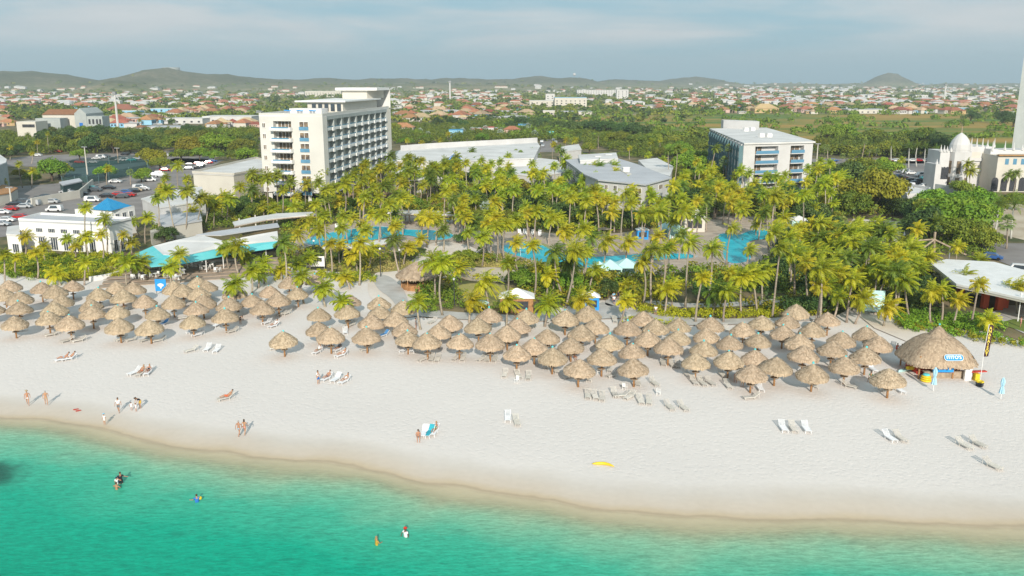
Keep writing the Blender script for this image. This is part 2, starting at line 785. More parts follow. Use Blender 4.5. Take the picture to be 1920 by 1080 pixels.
# soft darker weed patches out in the deeper water
pt = nt.nodes.new('ShaderNodeMapRange')
pt.inputs['From Min'].default_value = .62
pt.inputs['From Max'].default_value = .74
pt.inputs['To Min'].default_value = 1
pt.inputs['To Max'].default_value = .80
nt.links.new(add_noise(nt, .32, 4, nmap(nt, tcn.outputs['Object'], (.6, 1.4, 1), (0, 0, R(-30)))), pt.inputs['Value'])
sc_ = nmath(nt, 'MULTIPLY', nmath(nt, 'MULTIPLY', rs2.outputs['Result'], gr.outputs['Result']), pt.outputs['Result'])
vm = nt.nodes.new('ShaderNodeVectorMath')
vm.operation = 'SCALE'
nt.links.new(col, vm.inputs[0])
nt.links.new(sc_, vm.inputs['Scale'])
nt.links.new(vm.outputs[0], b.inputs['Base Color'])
b.inputs['Roughness'].default_value = .2
b.inputs['IOR'].default_value = 1.33
b.inputs['Specular IOR Level'].default_value = .16
bp = nt.nodes.new('ShaderNodeBump')
bp.inputs['Strength'].default_value = .45
bp.inputs['Distance'].default_value = .12
nt.links.new(rs, bp.inputs['Height'])
nt.links.new(bp.outputs['Normal'], b.inputs['Normal'])
al = nt.nodes.new('ShaderNodeMapRange')
al.interpolation_type = 'SMOOTHSTEP'
al.inputs['From Min'].default_value = 0.0
al.inputs['From Max'].default_value = 4.5
al.inputs['To Min'].default_value = .10
al.inputs['To Max'].default_value = 1
nt.links.new(d_, al.inputs['Value'])
nt.links.new(al.outputs['Result'], b.inputs['Alpha'])
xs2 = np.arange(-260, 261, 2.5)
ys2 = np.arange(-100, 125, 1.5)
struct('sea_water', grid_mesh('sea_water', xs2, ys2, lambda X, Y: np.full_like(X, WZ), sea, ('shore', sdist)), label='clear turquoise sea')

# land beyond the beach: one sheet to the horizon
HILLS = [  # photo x, distance, photo y of the top, half width m, depth m
    (25, 3300, 131, 330, 420), (-140, 3300, 134, 420, 500), (130, 3500, 146, 260, 400),
    (310, 3400, 128, 215, 350), (255, 3300, 139, 180, 300), (390, 3500, 138, 240, 350), (225, 2650, 146, 95, 150), (450, 3700, 141, 260, 380),
    (520, 4200, 143, 330, 400), (620, 4300, 143, 330, 400), (740, 4400, 142, 380, 400), (870, 4500, 142, 330, 400),
    (1000, 4700, 139, 240, 400), (1080, 4700, 139, 150, 300), (940, 4600, 144, 240, 400), (1180, 5200, 144, 330, 400), (1300, 5600, 139, 260, 400),
    (1790, 5600, 151, 150, 300), (1480, 5600, 151, 420, 300), (1900, 5900, 151, 300, 300), (1620, 5900, 151, 300, 300), (560, 3300, 151, 500, 300), (820, 3500, 151, 500, 300)]
HP = []
for hx, hd, hy, hw, hdp in HILLS:
    x, y, z = GY(hx, hy + (2.5 if hx < 480 else 5), hd)
    HP.append((x, y, z, hw, hdp))


def hill_z(X, Y):
    X = np.asarray(X, float)
    Y = np.asarray(Y, float)
    z = np.zeros_like(X)
    for x, y, h, wd, dp in HP:
        g = h * np.exp(-((X - x) / wd) ** 2 - ((Y - y) / dp) ** 2)
        z = np.maximum(z, g) + .04 * np.minimum(z, g)
    # the lone cone
    cxp, cyp, ch = GY(1671, 133, 5400)
    rr = np.hypot(X - cxp, Y - cyp)
    z = np.maximum(z, ch * np.clip(1 - rr / 185, 0, 1) ** .9)
    z = z * (1 + .10 * np.sin(X * .017 + 1.3) * np.sin(Y * .013) + .06 * np.sin(X * .05 + Y * .031))
    return np.where(z < 1.0, 0, z - 1.0)


land, nt, b = nodes_of('dry_land')
n1 = add_noise(nt, .0065, 8, rough=.65)
n2 = add_noise(nt, .05, 8, rough=.7)
nn = nmath(nt, 'MULTIPLY_ADD', n2, .55, nmath(nt, 'MULTIPLY', n1, .45))
col = ramp_node(nt, [(.30, (.07, .11, .03)), (.44, (.15, .18, .06)), (.52, (.27, .25, .12)), (.60, (.42, .33, .21)), (.75, (.52, .42, .30))], nn)
sxyz = nt.nodes.new('ShaderNodeSeparateXYZ')
nt.links.new(nt.nodes.new('ShaderNodeTexCoord').outputs['Object'], sxyz.inputs[0])
hmix = nt.nodes.new('ShaderNodeMix')
hmix.data_type = 'RGBA'
nt.links.new(nmath(nt, 'MULTIPLY', sxyz.outputs['Z'], .03, clamp=True), hmix.inputs['Factor'])
nt.links.new(col, hmix.inputs['A'])
nt.links.new(ramp_node(nt, [(.36, (.06, .075, .03)), (.52, (.12, .12, .06)), (.66, (.25, .21, .14))], nn), hmix.inputs['B'])
nt.links.new(hmix.outputs['Result'], b.inputs['Base Color'])
b.inputs['Roughness'].default_value = .95
b.inputs['Specular IOR Level'].default_value = .05
bp = nt.nodes.new('ShaderNodeBump')
bp.inputs['Strength'].default_value = .6
bp.inputs['Distance'].default_value = 2
nt.links.new(n2, bp.inputs['Height'])
nt.links.new(bp.outputs['Normal'], b.inputs['Normal'])
gx = np.concatenate([np.arange(-5200, -600, 60), np.arange(-600, 600, 30), np.arange(600, 5201, 60)])
gy = np.concatenate([np.arange(118, 600, 20), np.arange(600, 2200, 50), np.arange(2200, 6500, 45), np.arange(6500, 8400, 120)])
struct('ground', grid_mesh('ground', gx, gy, lambda X, Y: hill_z(X, Y) - .30, land), label='dry scrubby land reaching inland to the hills')


def sheet(name, px, z, m, label=None, kind='structure'):
    me = MB()
    poly = [G(x, y, z) for x, y in px]
    n = len(poly)
    ar = sum(poly[i][0] * poly[(i + 1) % n][1] - poly[(i + 1) % n][0] * poly[i][1] for i in range(n))
    if ar < 0:
        poly = poly[::-1]
    me.add(poly, [tuple(range(n))])
    return struct(name, me.mesh(name, m), kind, label)


def smooth_poly(px, it=2):
    for _ in range(it):
        q = []
        for i in range(len(px)):
            a, b2 = px[i], px[(i + 1) % len(px)]
            q.append((a[0] * .75 + b2[0] * .25, a[1] * .75 + b2[1] * .25))
            q.append((a[0] * .25 + b2[0] * .75, a[1] * .25 + b2[1] * .75))
        px = q
    return px
# ------------------------------------------------------------------ plants
M_frond = mat('palm_frond', (.15, .235, .012), (.42, .42, .015), scale=.5, rough=.5, objrand=.2, trans=.2, attr='tint', spec=.35)
M_frond_y = mat('palm_frond_gold', (.30, .35, .014), (.56, .47, .02), scale=.5, rough=.5, objrand=.15, trans=.3, attr='tint', spec=.35)
M_frond_d = mat('palm_frond_dark', (.09, .165, .022), (.24, .30, .03), scale=.5, rough=.5, objrand=.2, trans=.25, attr='tint', spec=.35)
M_frond_s = mat('palm_frond_silver', (.32, .40, .34), (.45, .50, .42), scale=.5, rough=.5, objrand=.1, trans=.2, attr='tint', spec=.35)
M_frond_f = mat('fan_frond', (.12, .20, .05), (.27, .30, .07), scale=.5, rough=.5, objrand=.2, trans=.2, attr='tint', spec=.35)
M_trunk = mat('palm_bark', (.40, .335, .27), (.24, .195, .15), scale=2, rough=.9, stretch=(1, 1, 6), objrand=.2)
M_royal = mat('royal_palm_bark', (.55, .54, .49), (.42, .41, .37), scale=2, rough=.8, stretch=(1, 1, 3))
M_bark = mat('tree_bark', (.16, .12, .085), (.08, .06, .045), scale=4, rough=.95)
M_leaf = mat('leaves', (.08, .135, .013), (.27, .28, .025), scale=.8, rough=.6, objrand=.3, trans=.15, attr='tint')
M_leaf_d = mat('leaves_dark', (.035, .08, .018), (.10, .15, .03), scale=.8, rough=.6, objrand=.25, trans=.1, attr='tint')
M_leaf_b = mat('leaves_bright', (.11, .22, .016), (.27, .37, .03), scale=.8, rough=.6, objrand=.2, trans=.2, attr='tint')
M_leaf_y = mat('leaves_olive', (.22, .22, .018), (.40, .34, .025), scale=.8, rough=.6, objrand=.2, trans=.2, attr='tint')

M_hedge = mat('hedge_leaves', (.28, .33, .015), (.52, .49, .02), scale=.8, rough=.6, trans=.2, attr='tint')


def frond(mb, tint, base, az, el, L, wind, seg=7, wd=.72, droop=1.0, lw=.15, pairs=17):
    """one feather leaf: arched rib with hanging leaflets"""
    d = Vector((math.cos(az) * math.cos(el), math.sin(az) * math.cos(el), math.sin(el)))
    pts = []
    p = Vector(base)
    st = L / seg
    t_ = random.random()
    for i in range(seg + 1):
        pts.append(p.copy())
        f = (i + 1) / seg
        d = (d + Vector((wind[0] * .20 * f, wind[1] * .20 * f, -.20 * droop * (.5 + f)))).normalized()
        p = p + d * st
    n0 = len(mb.f)
    for i in range(seg):
        a, b2 = pts[i], pts[i + 1]
        dr = (b2 - a).normalized()
        sd_ = dr.cross(Vector((0, 0, 1)))
        if sd_.length < .05:
            sd_ = Vector((1, 0, 0))
        sd_.normalize()
        w_ = .05
        mb.quad(a - sd_ * w_, a + sd_ * w_, b2 + sd_ * w_ * .7, b2 - sd_ * w_ * .7)
    for k in range(pairs):
        f = (k + 1.2) / (pairs + .8)
        q = f * seg
        i = min(int(q), seg - 1)
        a = pts[i].lerp(pts[i + 1], q - i)
        dr = (pts[i + 1] - pts[i]).normalized()
        sd_ = dr.cross(Vector((0, 0, 1)))
        if sd_.length < .05:
            sd_ = Vector((1, 0, 0))
        sd_.normalize()
        ll = wd * (math.sin(PI * min(1, .18 + f * .86)) * .9 + .25) * random.uniform(.85, 1.15)
        for sg in (-1, 1):
            out = (sd_ * sg * .75 + dr * .55 + Vector((wind[0] * .28, wind[1] * .28, -.32 * random.uniform(.6, 1.6)))).normalized()
            tip = a + out * ll
            mid = a + out * ll * .55 + Vector((0, 0, .05))
            mb.add([a - dr * lw * .6, mid - dr * lw * .5 + Vector((0, 0, .02)), tip, mid + dr * lw * .6], [(0, 1, 2, 3)])
    tint += [min(1, max(0, t_ * .9 + random.uniform(-.1, .1)))] * (len(mb.f) - n0)


def finish_crown(mb, tint, name, m):
    me = mb.mesh(name, m)
    at = me.attributes.new('tint', 'FLOAT', 'FACE')
    at.data.foreach_set('value', tint)
    return me


def coco_crown(name, m, nf=22, L=3.0, wind=(.9, -.25), nuts=True):
    mb = MB()
    tint = []
    for i in range(nf):
        az = 2 * PI * (i * .382) + random.uniform(-.3, .3)
        lv = i / nf
        el = R(78) - lv * R(105) + random.uniform(-.12, .12)
        frond(mb, tint, (0, 0, 0), az, el, L * random.uniform(.85, 1.1), wind, droop=.8 + .35 * lv)
    for _ in range(random.randint(0, 4)):   # old leaves hanging down the stem
        n1 = len(mb.f)
        frond(mb, tint, (0, 0, -.1), random.uniform(0, 6.28), R(-62), L * .7, (.15, 0), droop=.5, wd=.4)
        tint[n1:] = [1.0] * (len(mb.f) - n1)
    # leaf sheath knob
    n0 = len(mb.f)
    mb.ball((0, 0, -.12), .22, 6, 4)
    tint += [.9] * (len(mb.f) - n0)
    return finish_crown(mb, tint, name, m)


def fan_crown(name, m, nl=34, rr=1.15):
    mb = MB()
    tint = []
    for i in range(nl):
        az = 2.4 * i + random.uniform(-.2, .2)
        el = R(85) - (i / nl) * R(135)
        d = Vector((math.cos(az) * math.cos(el), math.sin(az) * math.cos(el), math.sin(el)))
        h = d * random.uniform(.7, 1.0) * rr
        sd_ = d.cross(Vector((0, 0, 1)))
        sd_ = sd_.normalized() if sd_.length > .05 else Vector((1, 0, 0))
        up = sd_.cross(d)
        n0 = len(mb.f)
        mb.quad(-sd_ * .02, sd_ * .02, h + sd_ * .02, h - sd_ * .02)
        for k in range(9):
            a = R(-75 + k * 18.75)
            o = (d * math.cos(a) + sd_ * math.sin(a))
            tip = h + o * random.uniform(.62, .8) + Vector((0, 0, -.22 * abs(math.sin(a)) - .1))
            md = h + o * .4
            w_ = (sd_ * math.cos(a) - d * math.sin(a)) * .075
            mb.quad(h, md - w_ + up * .05, tip, md + w_ + up * .05)
        tint += [random.random()] * (len(mb.f) - n0)
    return finish_crown(mb, tint, name, m)


def royal_crown(name, m):
    mb = MB()
    tint = []
    for i in range(16):
        az = 2 * PI * (i * .382) + random.uniform(-.2, .2)
        el = R(80) - (i / 16) * R(85)
        frond(mb, tint, (0, 0, .9), az, el, 3.3, (.45, -.1), droop=.75, wd=.75, pairs=13)
    n0 = len(mb.f)
    mb.tube([(0, 0, -.5), (0, 0, .3), (0, 0, 1.0)], [.17, .2, .09], 6)
    tint += [.35] * (len(mb.f) - n0)
    return finish_crown(mb, tint, name, m)


CR = {
    'g': [coco_crown('palm_crown', M_frond, nf=random.randint(26, 32), L=random.uniform(2.2, 2.6), wind=(random.uniform(.9, 1.5), random.uniform(-.4, .1))) for _ in range(4)],
    'w': [coco_crown('palm_crown', M_frond, nf=random.randint(26, 32), L=random.uniform(2.5, 2.9), wind=(random.uniform(1.9, 2.8), random.uniform(-.5, 0))) for _ in range(4)],
    'y': [coco_crown('palm_crown', M_frond_y, nf=random.randint(22, 28), L=random.uniform(2.1, 2.6), wind=(random.uniform(1.1, 2.2), random.uniform(-.4, .1))) for _ in range(4)],
    'd': [coco_crown('palm_crown', M_frond_d, nf=random.randint(26, 32), L=random.uniform(2.5, 2.8), wind=(random.uniform(1.0, 1.8), random.uniform(-.4, .1))) for _ in range(3)],
    'f': [fan_crown('fan_palm_crown', M_frond_f) for _ in range(3)],
    'r': [royal_crown('royal_palm_crown', M_frond_d) for _ in range(2)],
    's': [fan_crown('silver_palm_crown', M_frond_s, rr=1.7)],
}
KINDW = {'g': ('coconut palm', 'green'), 'w': ('coconut palm', 'wind-swept green'), 'y': ('coconut palm', 'yellow-green'),
         'd': ('coconut palm', 'dark green'), 'f': ('fan palm', 'round-headed'), 'r': ('royal palm', 'white-stemmed'), 's': ('silver palm', 'silvery')}


def palm(kind, base, top, label, group, sc=1.0, name=None):
    """base and top are world points; trunk bends slightly between them"""
    cat = 'palm tree'
    nm = name or {'f': 'fan_palm', 'r': 'royal_palm', 's': 'silver_palm'}.get(kind, 'coconut_palm')
    e = empty(nm, base, label, cat, group)
    mb = MB()
    T = Vector(top) - Vector(base)
    bow = Vector((random.uniform(-.5, .5), random.uniform(-.4, .4), 0)) * min(1, T.length / 8)
    n = 7
    pts = [T * (i / n) + bow * math.sin(PI * i / n) * (1 if i else 0) for i in range(n + 1)]
    pts[0] = Vector((0, 0, -.15))
    r0, r1 = (.28, .17) if kind == 'r' else (.19, .11)
    if kind == 'f':
        r0, r1 = .22, .14
    mb.tube(pts, [r0 * 1.25] + [r0 + (r1 - r0) * i / n for i in range(1, n + 1)], 6)
    obj('trunk', mb, M_royal if kind == 'r' else M_trunk, e, smooth=True)
    me = random.choice(CR[kind])
    c = link('crown', me, e, loc=T, rz=random.uniform(-.35, .35), sc=sc * random.uniform(.8, 1.16))
    c.rotation_euler = (random.uniform(-.18, .18), random.uniform(-.05, .28), c.rotation_euler[2])
    return e


# broadleaf trees: crowns in local units of about 4 m radius
def crown_mesh(name, m, shape='dome', n=15, leaves=120, size=.28):
    cen, rad = [], []
    for i in range(n):
        a = random.uniform(0, 2 * PI)
        r = math.sqrt(random.random()) * 2.9
        if shape == 'dome':
            z = 2.9 * math.sqrt(max(.05, 1 - (r / 3.6) ** 2)) * random.uniform(.45, 1.0)
        else:
            z = random.uniform(.9, 1.9)
            r *= 1.25
        cen.append((r * math.cos(a), r * math.sin(a), z + .75))
        rad.append(random.uniform(.9, 1.6))
    return leaf_mesh(name, cen, rad, leaves, size, m, hollow=.6)


TREE_CR = {}
for key, m in (('n', M_leaf), ('d', M_leaf_d), ('b', M_leaf_b), ('o', M_leaf_y)):
    TREE_CR[key] = [crown_mesh('tree_crown', m, n=random.randint(17, 23), leaves=230, size=.17) for _ in range(3)]
TREE_CR['u'] = [crown_mesh('umbrella_tree_crown', M_leaf, 'flat', n=16) for _ in range(2)]
tm = MB()
tm.tube([(0, 0, -.2), (.1, 0, 1.0), (0, .05, 2.4)], [.28, .22, .15], 6)
for a in (0.3, 1.9, 3.3, 4.8):
    tm.tube([(.08, 0, 1.1), (math.cos(a) * .9, math.sin(a) * .9, 2.3), (math.cos(a) * 1.7, math.sin(a) * 1.7, 3.1)], [.13, .09, .04], 5)
TRUNK_ME = tm.mesh('tree_trunk', M_bark, True)


def tree(kind, base, rad, label, group, hk=1.0, name='broadleaf_tree'):
    k = rad / 3.6
    e = empty(name, base, label, 'tree', group, rz=random.uniform(0, 6.28))
    link('trunk', TRUNK_ME, e, sc=(k, k, k * hk))
    link('crown', random.choice(TREE_CR[kind]), e, sc=(k, k, k * hk))
    return e


# ---- palms read off the photograph: crown x, crown y, foot x, foot y, kind
def z4(ox, oy, rows):
    return [(ox + a / 4, oy + b / 4, ox + c / 4, oy + d / 4, k) for a, b, c, d, k in rows]


PALMS = z4(0, 340, [
    (190, 400, 190, 575, 'y'), (640, 185, 655, 560, 'g'), (780, 270, 800, 565, 'g'), (755, 385, 772, 600, 'y'), (500, 420, 545, 560, 'g'),
    (265, 520, 285, 730, 'y'), (325, 480, 345, 625, 'y'), (30, 540, 35, 790, 'g'), (640, 405, 665, 690, 'y'), (560, 470, 565, 600, 'y'),
    (640, 600, 632, 780, 'g'), (410, 680, 455, 780, 'y'), (920, 390, 905, 560, 'y'), (1000, 290, 1060, 430, 'g'), (1100, 260, 1090, 470, 'g'),
    (1180, 110, 1185, 400, 'g'), (1250, 60, 1320, 440, 'g'), (1400, 60, 1385, 420, 'g'), (1510, 110, 1455, 400, 'g'), (1440, 220, 1445, 330, 'y'),
    (950, 600, 950, 780, 'g'), (1045, 600, 1048, 740, 'g'), (1280, 630, 1280, 860, 'g'), (1340, 540, 1345, 760, 'g'), (1690, 490, 1720, 670, 'g'),
    (1770, 475, 1790, 700, 'g'), (1845, 550, 1850, 650, 'g'), (1755, 760, 1790, 980, 'g'), (1890, 660, 1890, 840, 'g'), (1620, 170, 1605, 350, 'g'),
    (1670, 100, 1655, 300, 'y'), (1715, 120, 1700, 330, 'g'), (1900, 80, 1885, 260, 'y'), (1560, 130, 1530, 370, 'g'), (980, 450, 990, 540, 'y'),
    (120, 560, 120, 720, 'y'), (1800, 30, 1790, 200, 'g'), (870, 560, 920, 640, 'g'), (1215, 40, 1230, 300, 'y')])
PALMS += z4(480, 340, [
    (50, 170, 55, 310, 'g'), (130, 190, 128, 320, 'g'), (200, 60, 190, 300, 'g'), (290, 180, 285, 320, 'g'), (245, -50, 248, 130, 'r'), (395, -60, 402, 190, 'r'),
    (285, 10, 288, 135, 'r'), (60, 0, 70, 125, 'r'), (130, 10, 135, 150, 'r'), (455, -60, 475, 190, 'g'), (510, 80, 505, 190, 'g'), (590, 40, 575, 200, 'g'),
    (480, 20, 470, 170, 'f'), (670, 10, 662, 300, 'g'), (800, -20, 800, 280, 'g'), (770, 30, 775, 250, 'y'), (620, 140, 625, 270, 'y'), (400, 295, 408, 450, 'y'),
    (300, 385, 325, 540, 'y'), (205, 450, 225, 800, 'd'), (470, 350, 490, 540, 'g'), (510, 250, 515, 650, 'g'), (640, 335, 640, 620, 'g'),
    (555, 460, 572, 720, 'y'), (630, 460, 632, 650, 'y'), (720, 265, 712, 420, 'y'), (790, 315, 790, 400, 'y'), (860, 235, 865, 430, 'y'), (930, 250, 937, 430, 'y'),
    (775, 450, 775, 780, 'y'), (740, 535, 765, 690, 'y'), (870, 500, 835, 700, 'y'), (1050, 310, 1080, 500, 'g'), (1030, 430, 1075, 690, 'd'), (1140, 480, 1105, 640, 'y'),
    (1230, 425, 1225, 530, 'y'), (1120, 190, 1125, 290, 'b'), (1240, 250, 1235, 360, 'y'), (1300, 260, 1280, 500, 'y'), (1380, 250, 1375, 330, 'y'),
    (1400, 355, 1405, 530, 'd'), (1590, 370, 1605, 540, 'g'), (1560, 250, 1565, 420, 'g'), (1700, 400, 1695, 640, 'g'), (1800, 330, 1800, 610, 'g'),
    (1880, 310, 1860, 590, 'g'), (1400, 600, 1400, 1010, 'g'), (1325, 590, 1335, 910, 'g'), (1520, 640, 1515, 740, 'y'), (1200, 680, 1222, 790, 'g'),
    (1210, 890, 1235, 1110, 'g'), (1715, 745, 1755, 960, 'y'), (1620, 880, 1600, 1060, 'y'), (1890, 600, 1885, 880, 'g'), (1885, 885, 1880, 1090, 'y'),
    (50, 610, 62, 770, 'g'), (185, 650, 190, 740, 'y'), (340, 700, 360, 920, 'g'), (310, 610, 300, 700, 'g'), (505, 790, 520, 940, 'g'), (640, 890, 692, 1090, 'g'),
    (665, 705, 705, 810, 'y'), (400, 560, 410, 670, 'g'), (880, 40, 870, 220, 'g'), (950, 20, 935, 230, 'g'), (1000, -40, 965, 200, 'g'), (1120, -40, 1110, 120, 'g'),
    (1170, 20, 1170, 130, 'f'), (1250, 15, 1230, 200, 'g'), (1340, 115, 1350, 200, 'g'), (1450, 90, 1445, 230, 'g'), (1560, 110, 1560, 260, 'g'),
    (1640, 120, 1640, 270, 'g'), (1720, 30, 1730, 200, 'y'), (1840, 115, 1835, 240, 'g'), (1735, 200, 1735, 280, 's'), (1480, 230, 1490, 330, 'g'),
    (1100, 110, 1105, 220, 'y'), (1640, 300, 1640, 430, 'd'), (1520, 60, 1525, 190, 'd'), (1900, 20, 1900, 180, 'd'), (20, 680, 15, 800, 'g')])
PALMS += z4(960, 340, [
    (30, 280, 30, 550, 'g'), (130, 290, 135, 420, 'g'), (150, 470, 165, 890, 'y'), (320, 520, 385, 880, 'd'), (270, 700, 255, 880, 'y'), (320, 600, 300, 850, 'g'),
    (480, 510, 400, 950, 'w'), (430, 590, 460, 860, 'd'), (570, 520, 530, 750, 'g'), (600, 410, 620, 520, 'd'), (610, 60, 610, 350, 'g'), (850, 80, 815, 510, 'w'),
    (710, 440, 690, 620, 'y'), (870, 445, 855, 610, 'y'), (560, 220, 558, 380, 'g'), (640, 180, 625, 360, 'g'), (720, 130, 700, 350, 'g'), (980, 230, 975, 480, 'w'),
    (1110, 220, 1115, 480, 'w'), (1050, 500, 1045, 950, 'w'), (1140, 500, 1105, 890, 'w'), (980, 590, 985, 920, 'y'), (1210, 280, 1170, 450, 'g'),
    (1330, 450, 1300, 950, 'w'), (1500, 490, 1465, 930, 'w'), (1370, 160, 1360, 370, 'g'), (1650, 340, 1610, 630, 'w'), (1830, 310, 1830, 410, 'y'),
    (1780, 500, 1755, 640, 'w'), (1640, 680, 1595, 830, 'y'), (1730, 700, 1720, 1000, 'g'), (1430, 710, 1375, 1060, 'y'), (1620, 810, 1585, 1060, 'w'),
    (1210, 770, 1200, 950, 'y'), (1160, 800, 1140, 1010, 'y'), (860, 770, 840, 860, 'y'), (850, 880, 800, 1080, 'y'), (520, 880, 490, 1090, 'y'), (270, 910, 245, 1090, 'g'),
    (1800, 690, 1840, 1000, 'g'), (1880, 660, 1880, 900, 'g'), (1530, 820, 1505, 1000, 'd'), (190, 640, 190, 780, 'g'), (650, 690, 660, 800, 'y'),
    (620, 650, 575, 830, 'g'), (30, 450, 50, 700, 'y'), (100, 180, 105, 330, 'g'), (220, 120, 215, 300, 'd'), (300, 80, 330, 190, 'g'), (410, 90, 405, 290, 'g'),
    (450, 50, 440, 210, 'g'), (500, 110, 500, 290, 'g'), (270, 230, 285, 370, 'g'), (350, 250, 355, 420, 'g'), (540, 100, 550, 270, 'd'), (1270, 120, 1260, 300, 'g'),
    (1010, 40, 1015, 200, 'd'), (1180, 120, 1180, 330, 'g'), (1450, 60, 1450, 230, 'g'), (1530, 110, 1515, 280, 'w'), (1620, 90, 1615, 270, 'g'), (1690, 70, 1690, 290, 'y'),
    (1780, 80, 1765, 260, 'g'), (1860, 50, 1860, 220, 'g'), (1900, 190, 1895, 320, 'y'), (760, 60, 760, 230, 'g'), (930, 110, 925, 300, 'g'), (410, 400, 420, 530, 'y')])
PALMS += z4(1440, 340, [
    (50, 90, 20, 600, 'w'), (265, 90, 258, 440, 'g'), (210, 120, 212, 270, 'y'), (495, 150, 475, 280, 'g'), (340, 190, 350, 330, 'g'), (100, 340, 100, 480, 'y'),
    (90, 490, 30, 1030, 'w'), (280, 600, 305, 960, 'y'), (200, 540, 198, 890, 'w'), (385, 770, 350, 1070, 'y'), (400, 640, 385, 1080, 'w'), (610, 600, 570, 760, 'w'),
    (640, 720, 590, 1060, 'w'), (530, 850, 490, 1040, 'w'), (710, 870, 650, 1070, 'y'), (900, 930, 865, 1090, 'y'), (1020, 730, 1060, 1040, 'w'), (1230, 820, 1220, 1090, 'y'),
    (1010, 560, 880, 880, 'w'), (1300, 800, 1300, 1070, 'w'), (1420, 480, 1360, 730, 'y'), (1580, 590, 1575, 720, 'g'), (1580, 760, 1520, 1090, 'y'), (1430, 880, 1385, 1090, 'y'),
    (1790, 800, 1730, 960, 'y'), (1650, 1030, 1690, 1170, 'y'), (1030, 310, 1000, 450, 'd'), (1265, 300, 1240, 490, 'd'), (1725, 190, 1685, 425, 'r'), (1840, 190, 1820, 430, 'r'),
    (1795, 300, 1788, 510, 'f'), (1880, 780, 1870, 1000, 'y'), (660, 500, 640, 700, 'd'), (540, 560, 520, 760, 'w'), (460, 480, 440, 700, 'w'), (350, 500, 340, 700, 'w'),
    (800, 500, 790, 700, 'd'), (720, 620, 700, 800, 'w'), (900, 640, 890, 820, 'd'), (1100, 500, 1080, 720, 'w'), (1200, 560, 1190, 760, 'w'), (1130, 640, 1120, 850, 'w'),
    (470, 660, 450, 880, 'w'), (570, 760, 560, 960, 'w'), (260, 430, 250, 620, 'w'), (150, 420, 140, 600, 'w'), (430, 330, 430, 450, 'd'), (560, 290, 560, 380, 'f'),
    (760, 370, 765, 480, 'd'), (1080, 180, 1080, 280, 'd'), (1360, 340, 1350, 480, 'd'), (560, 110, 555, 220, 'y'), (420, 120, 415, 230, 'g'), (120, 160, 118, 300, 'y'),
    (120, 260, 115, 400, 'y'), (1480, 700, 1470, 860, 'w')])
# farther ones, from the strip behind the garden (4x crops of the upper band)
PALMS += z4(480, 100, [
    (890, 790, 875, 950, 'g'), (990, 770, 1000, 870, 'y'), (1100, 800, 1100, 950, 'g'), (1130, 790, 1135, 960, 'g'), (1205, 740, 1210, 860, 'f'), (1235, 745, 1235, 860, 'f'),
    (1440, 690, 1432, 820, 'f'), (1340, 840, 1330, 1000, 'f'), (1110, 900, 1110, 1060, 'y'), (1260, 880, 1250, 1060, 'y'), (1620, 720, 1615, 880, 'd'), (1690, 790, 1670, 990, 'g'),
    (1740, 680, 1740, 790, 'f'), (1830, 800, 1820, 970, 'g'), (1480, 890, 1495, 1040, 'g'), (1740, 960, 1725, 1070, 'y'), (1890, 760, 1885, 930, 'g'), (1620, 800, 1630, 930, 'd'),
    (1130, 640, 1135, 710, 'y'), (1240, 660, 1245, 710, 'y'), (1230, 570, 1235, 630, 's'), (1290, 590, 1290, 640, 's'), (1480, 550, 1480, 600, 's'), (1550, 570, 1550, 630, 's'),
    (1620, 560, 1620, 620, 's'), (1720, 550, 1720, 610, 's'), (1830, 580, 1830, 640, 's'), (1440, 590, 1440, 670, 'y'), (1140, 570, 1140, 640, 'f'), (1380, 640, 1385, 700, 'y'),
    (580, 880, 590, 990, 'f'), (640, 970, 665, 1070, 'g'), (800, 850, 790, 960, 'g')])
PALMS += z4(960, 100, [
    (30, 730, 20, 860, 'f'), (65, 740, 60, 880, 'f'), (150, 720, 145, 840, 's'), (200, 760, 165, 850, 'f'), (350, 700, 360, 950, 'd'), (400, 640, 400, 780, 'y'), (430, 650, 410, 760, 'f'),
    (470, 640, 465, 750, 'g'), (500, 850, 510, 1000, 'g'), (600, 910, 605, 1000, 'g'), (380, 730, 375, 950, 'd'), (310, 670, 310, 850, 'y'), (650, 600, 650, 720, 'f'), (770, 590, 765, 680, 'f'),
    (850, 610, 845, 690, 'f'), (960, 600, 960, 680, 'f'), (1040, 650, 1040, 760, 'g'), (1110, 640, 1105, 750, 'g'), (1020, 750, 1020, 830, 'g'), (880, 700, 880, 800, 'y'),
    (1130, 790, 1120, 880, 'g'), (1240, 700, 1210, 1010, 'd'), (1170, 720, 1190, 1000, 'd'), (1340, 780, 1340, 900, 'g'), (1480, 650, 1480, 760, 'g'), (1530, 700, 1465, 1070, 'd'),
    (1630, 700, 1600, 1010, 'f'), (1590, 800, 1575, 1010, 'f'), (1380, 800, 1365, 990, 'y'), (1660, 880, 1645, 990, 'g'), (1745, 930, 1730, 1010, 'g'), (1845, 950, 1840, 1040, 'f'),
    (1440, 900, 1440, 1010, 'y'), (1320, 890, 1325, 990, 'g'), (1290, 720, 1290, 830, 'g'), (1550, 930, 1550, 1040, 'g'), (120, 530, 120, 600, 's'), (170, 590, 170, 650, 's'), (740, 780, 740, 900, 'y')])
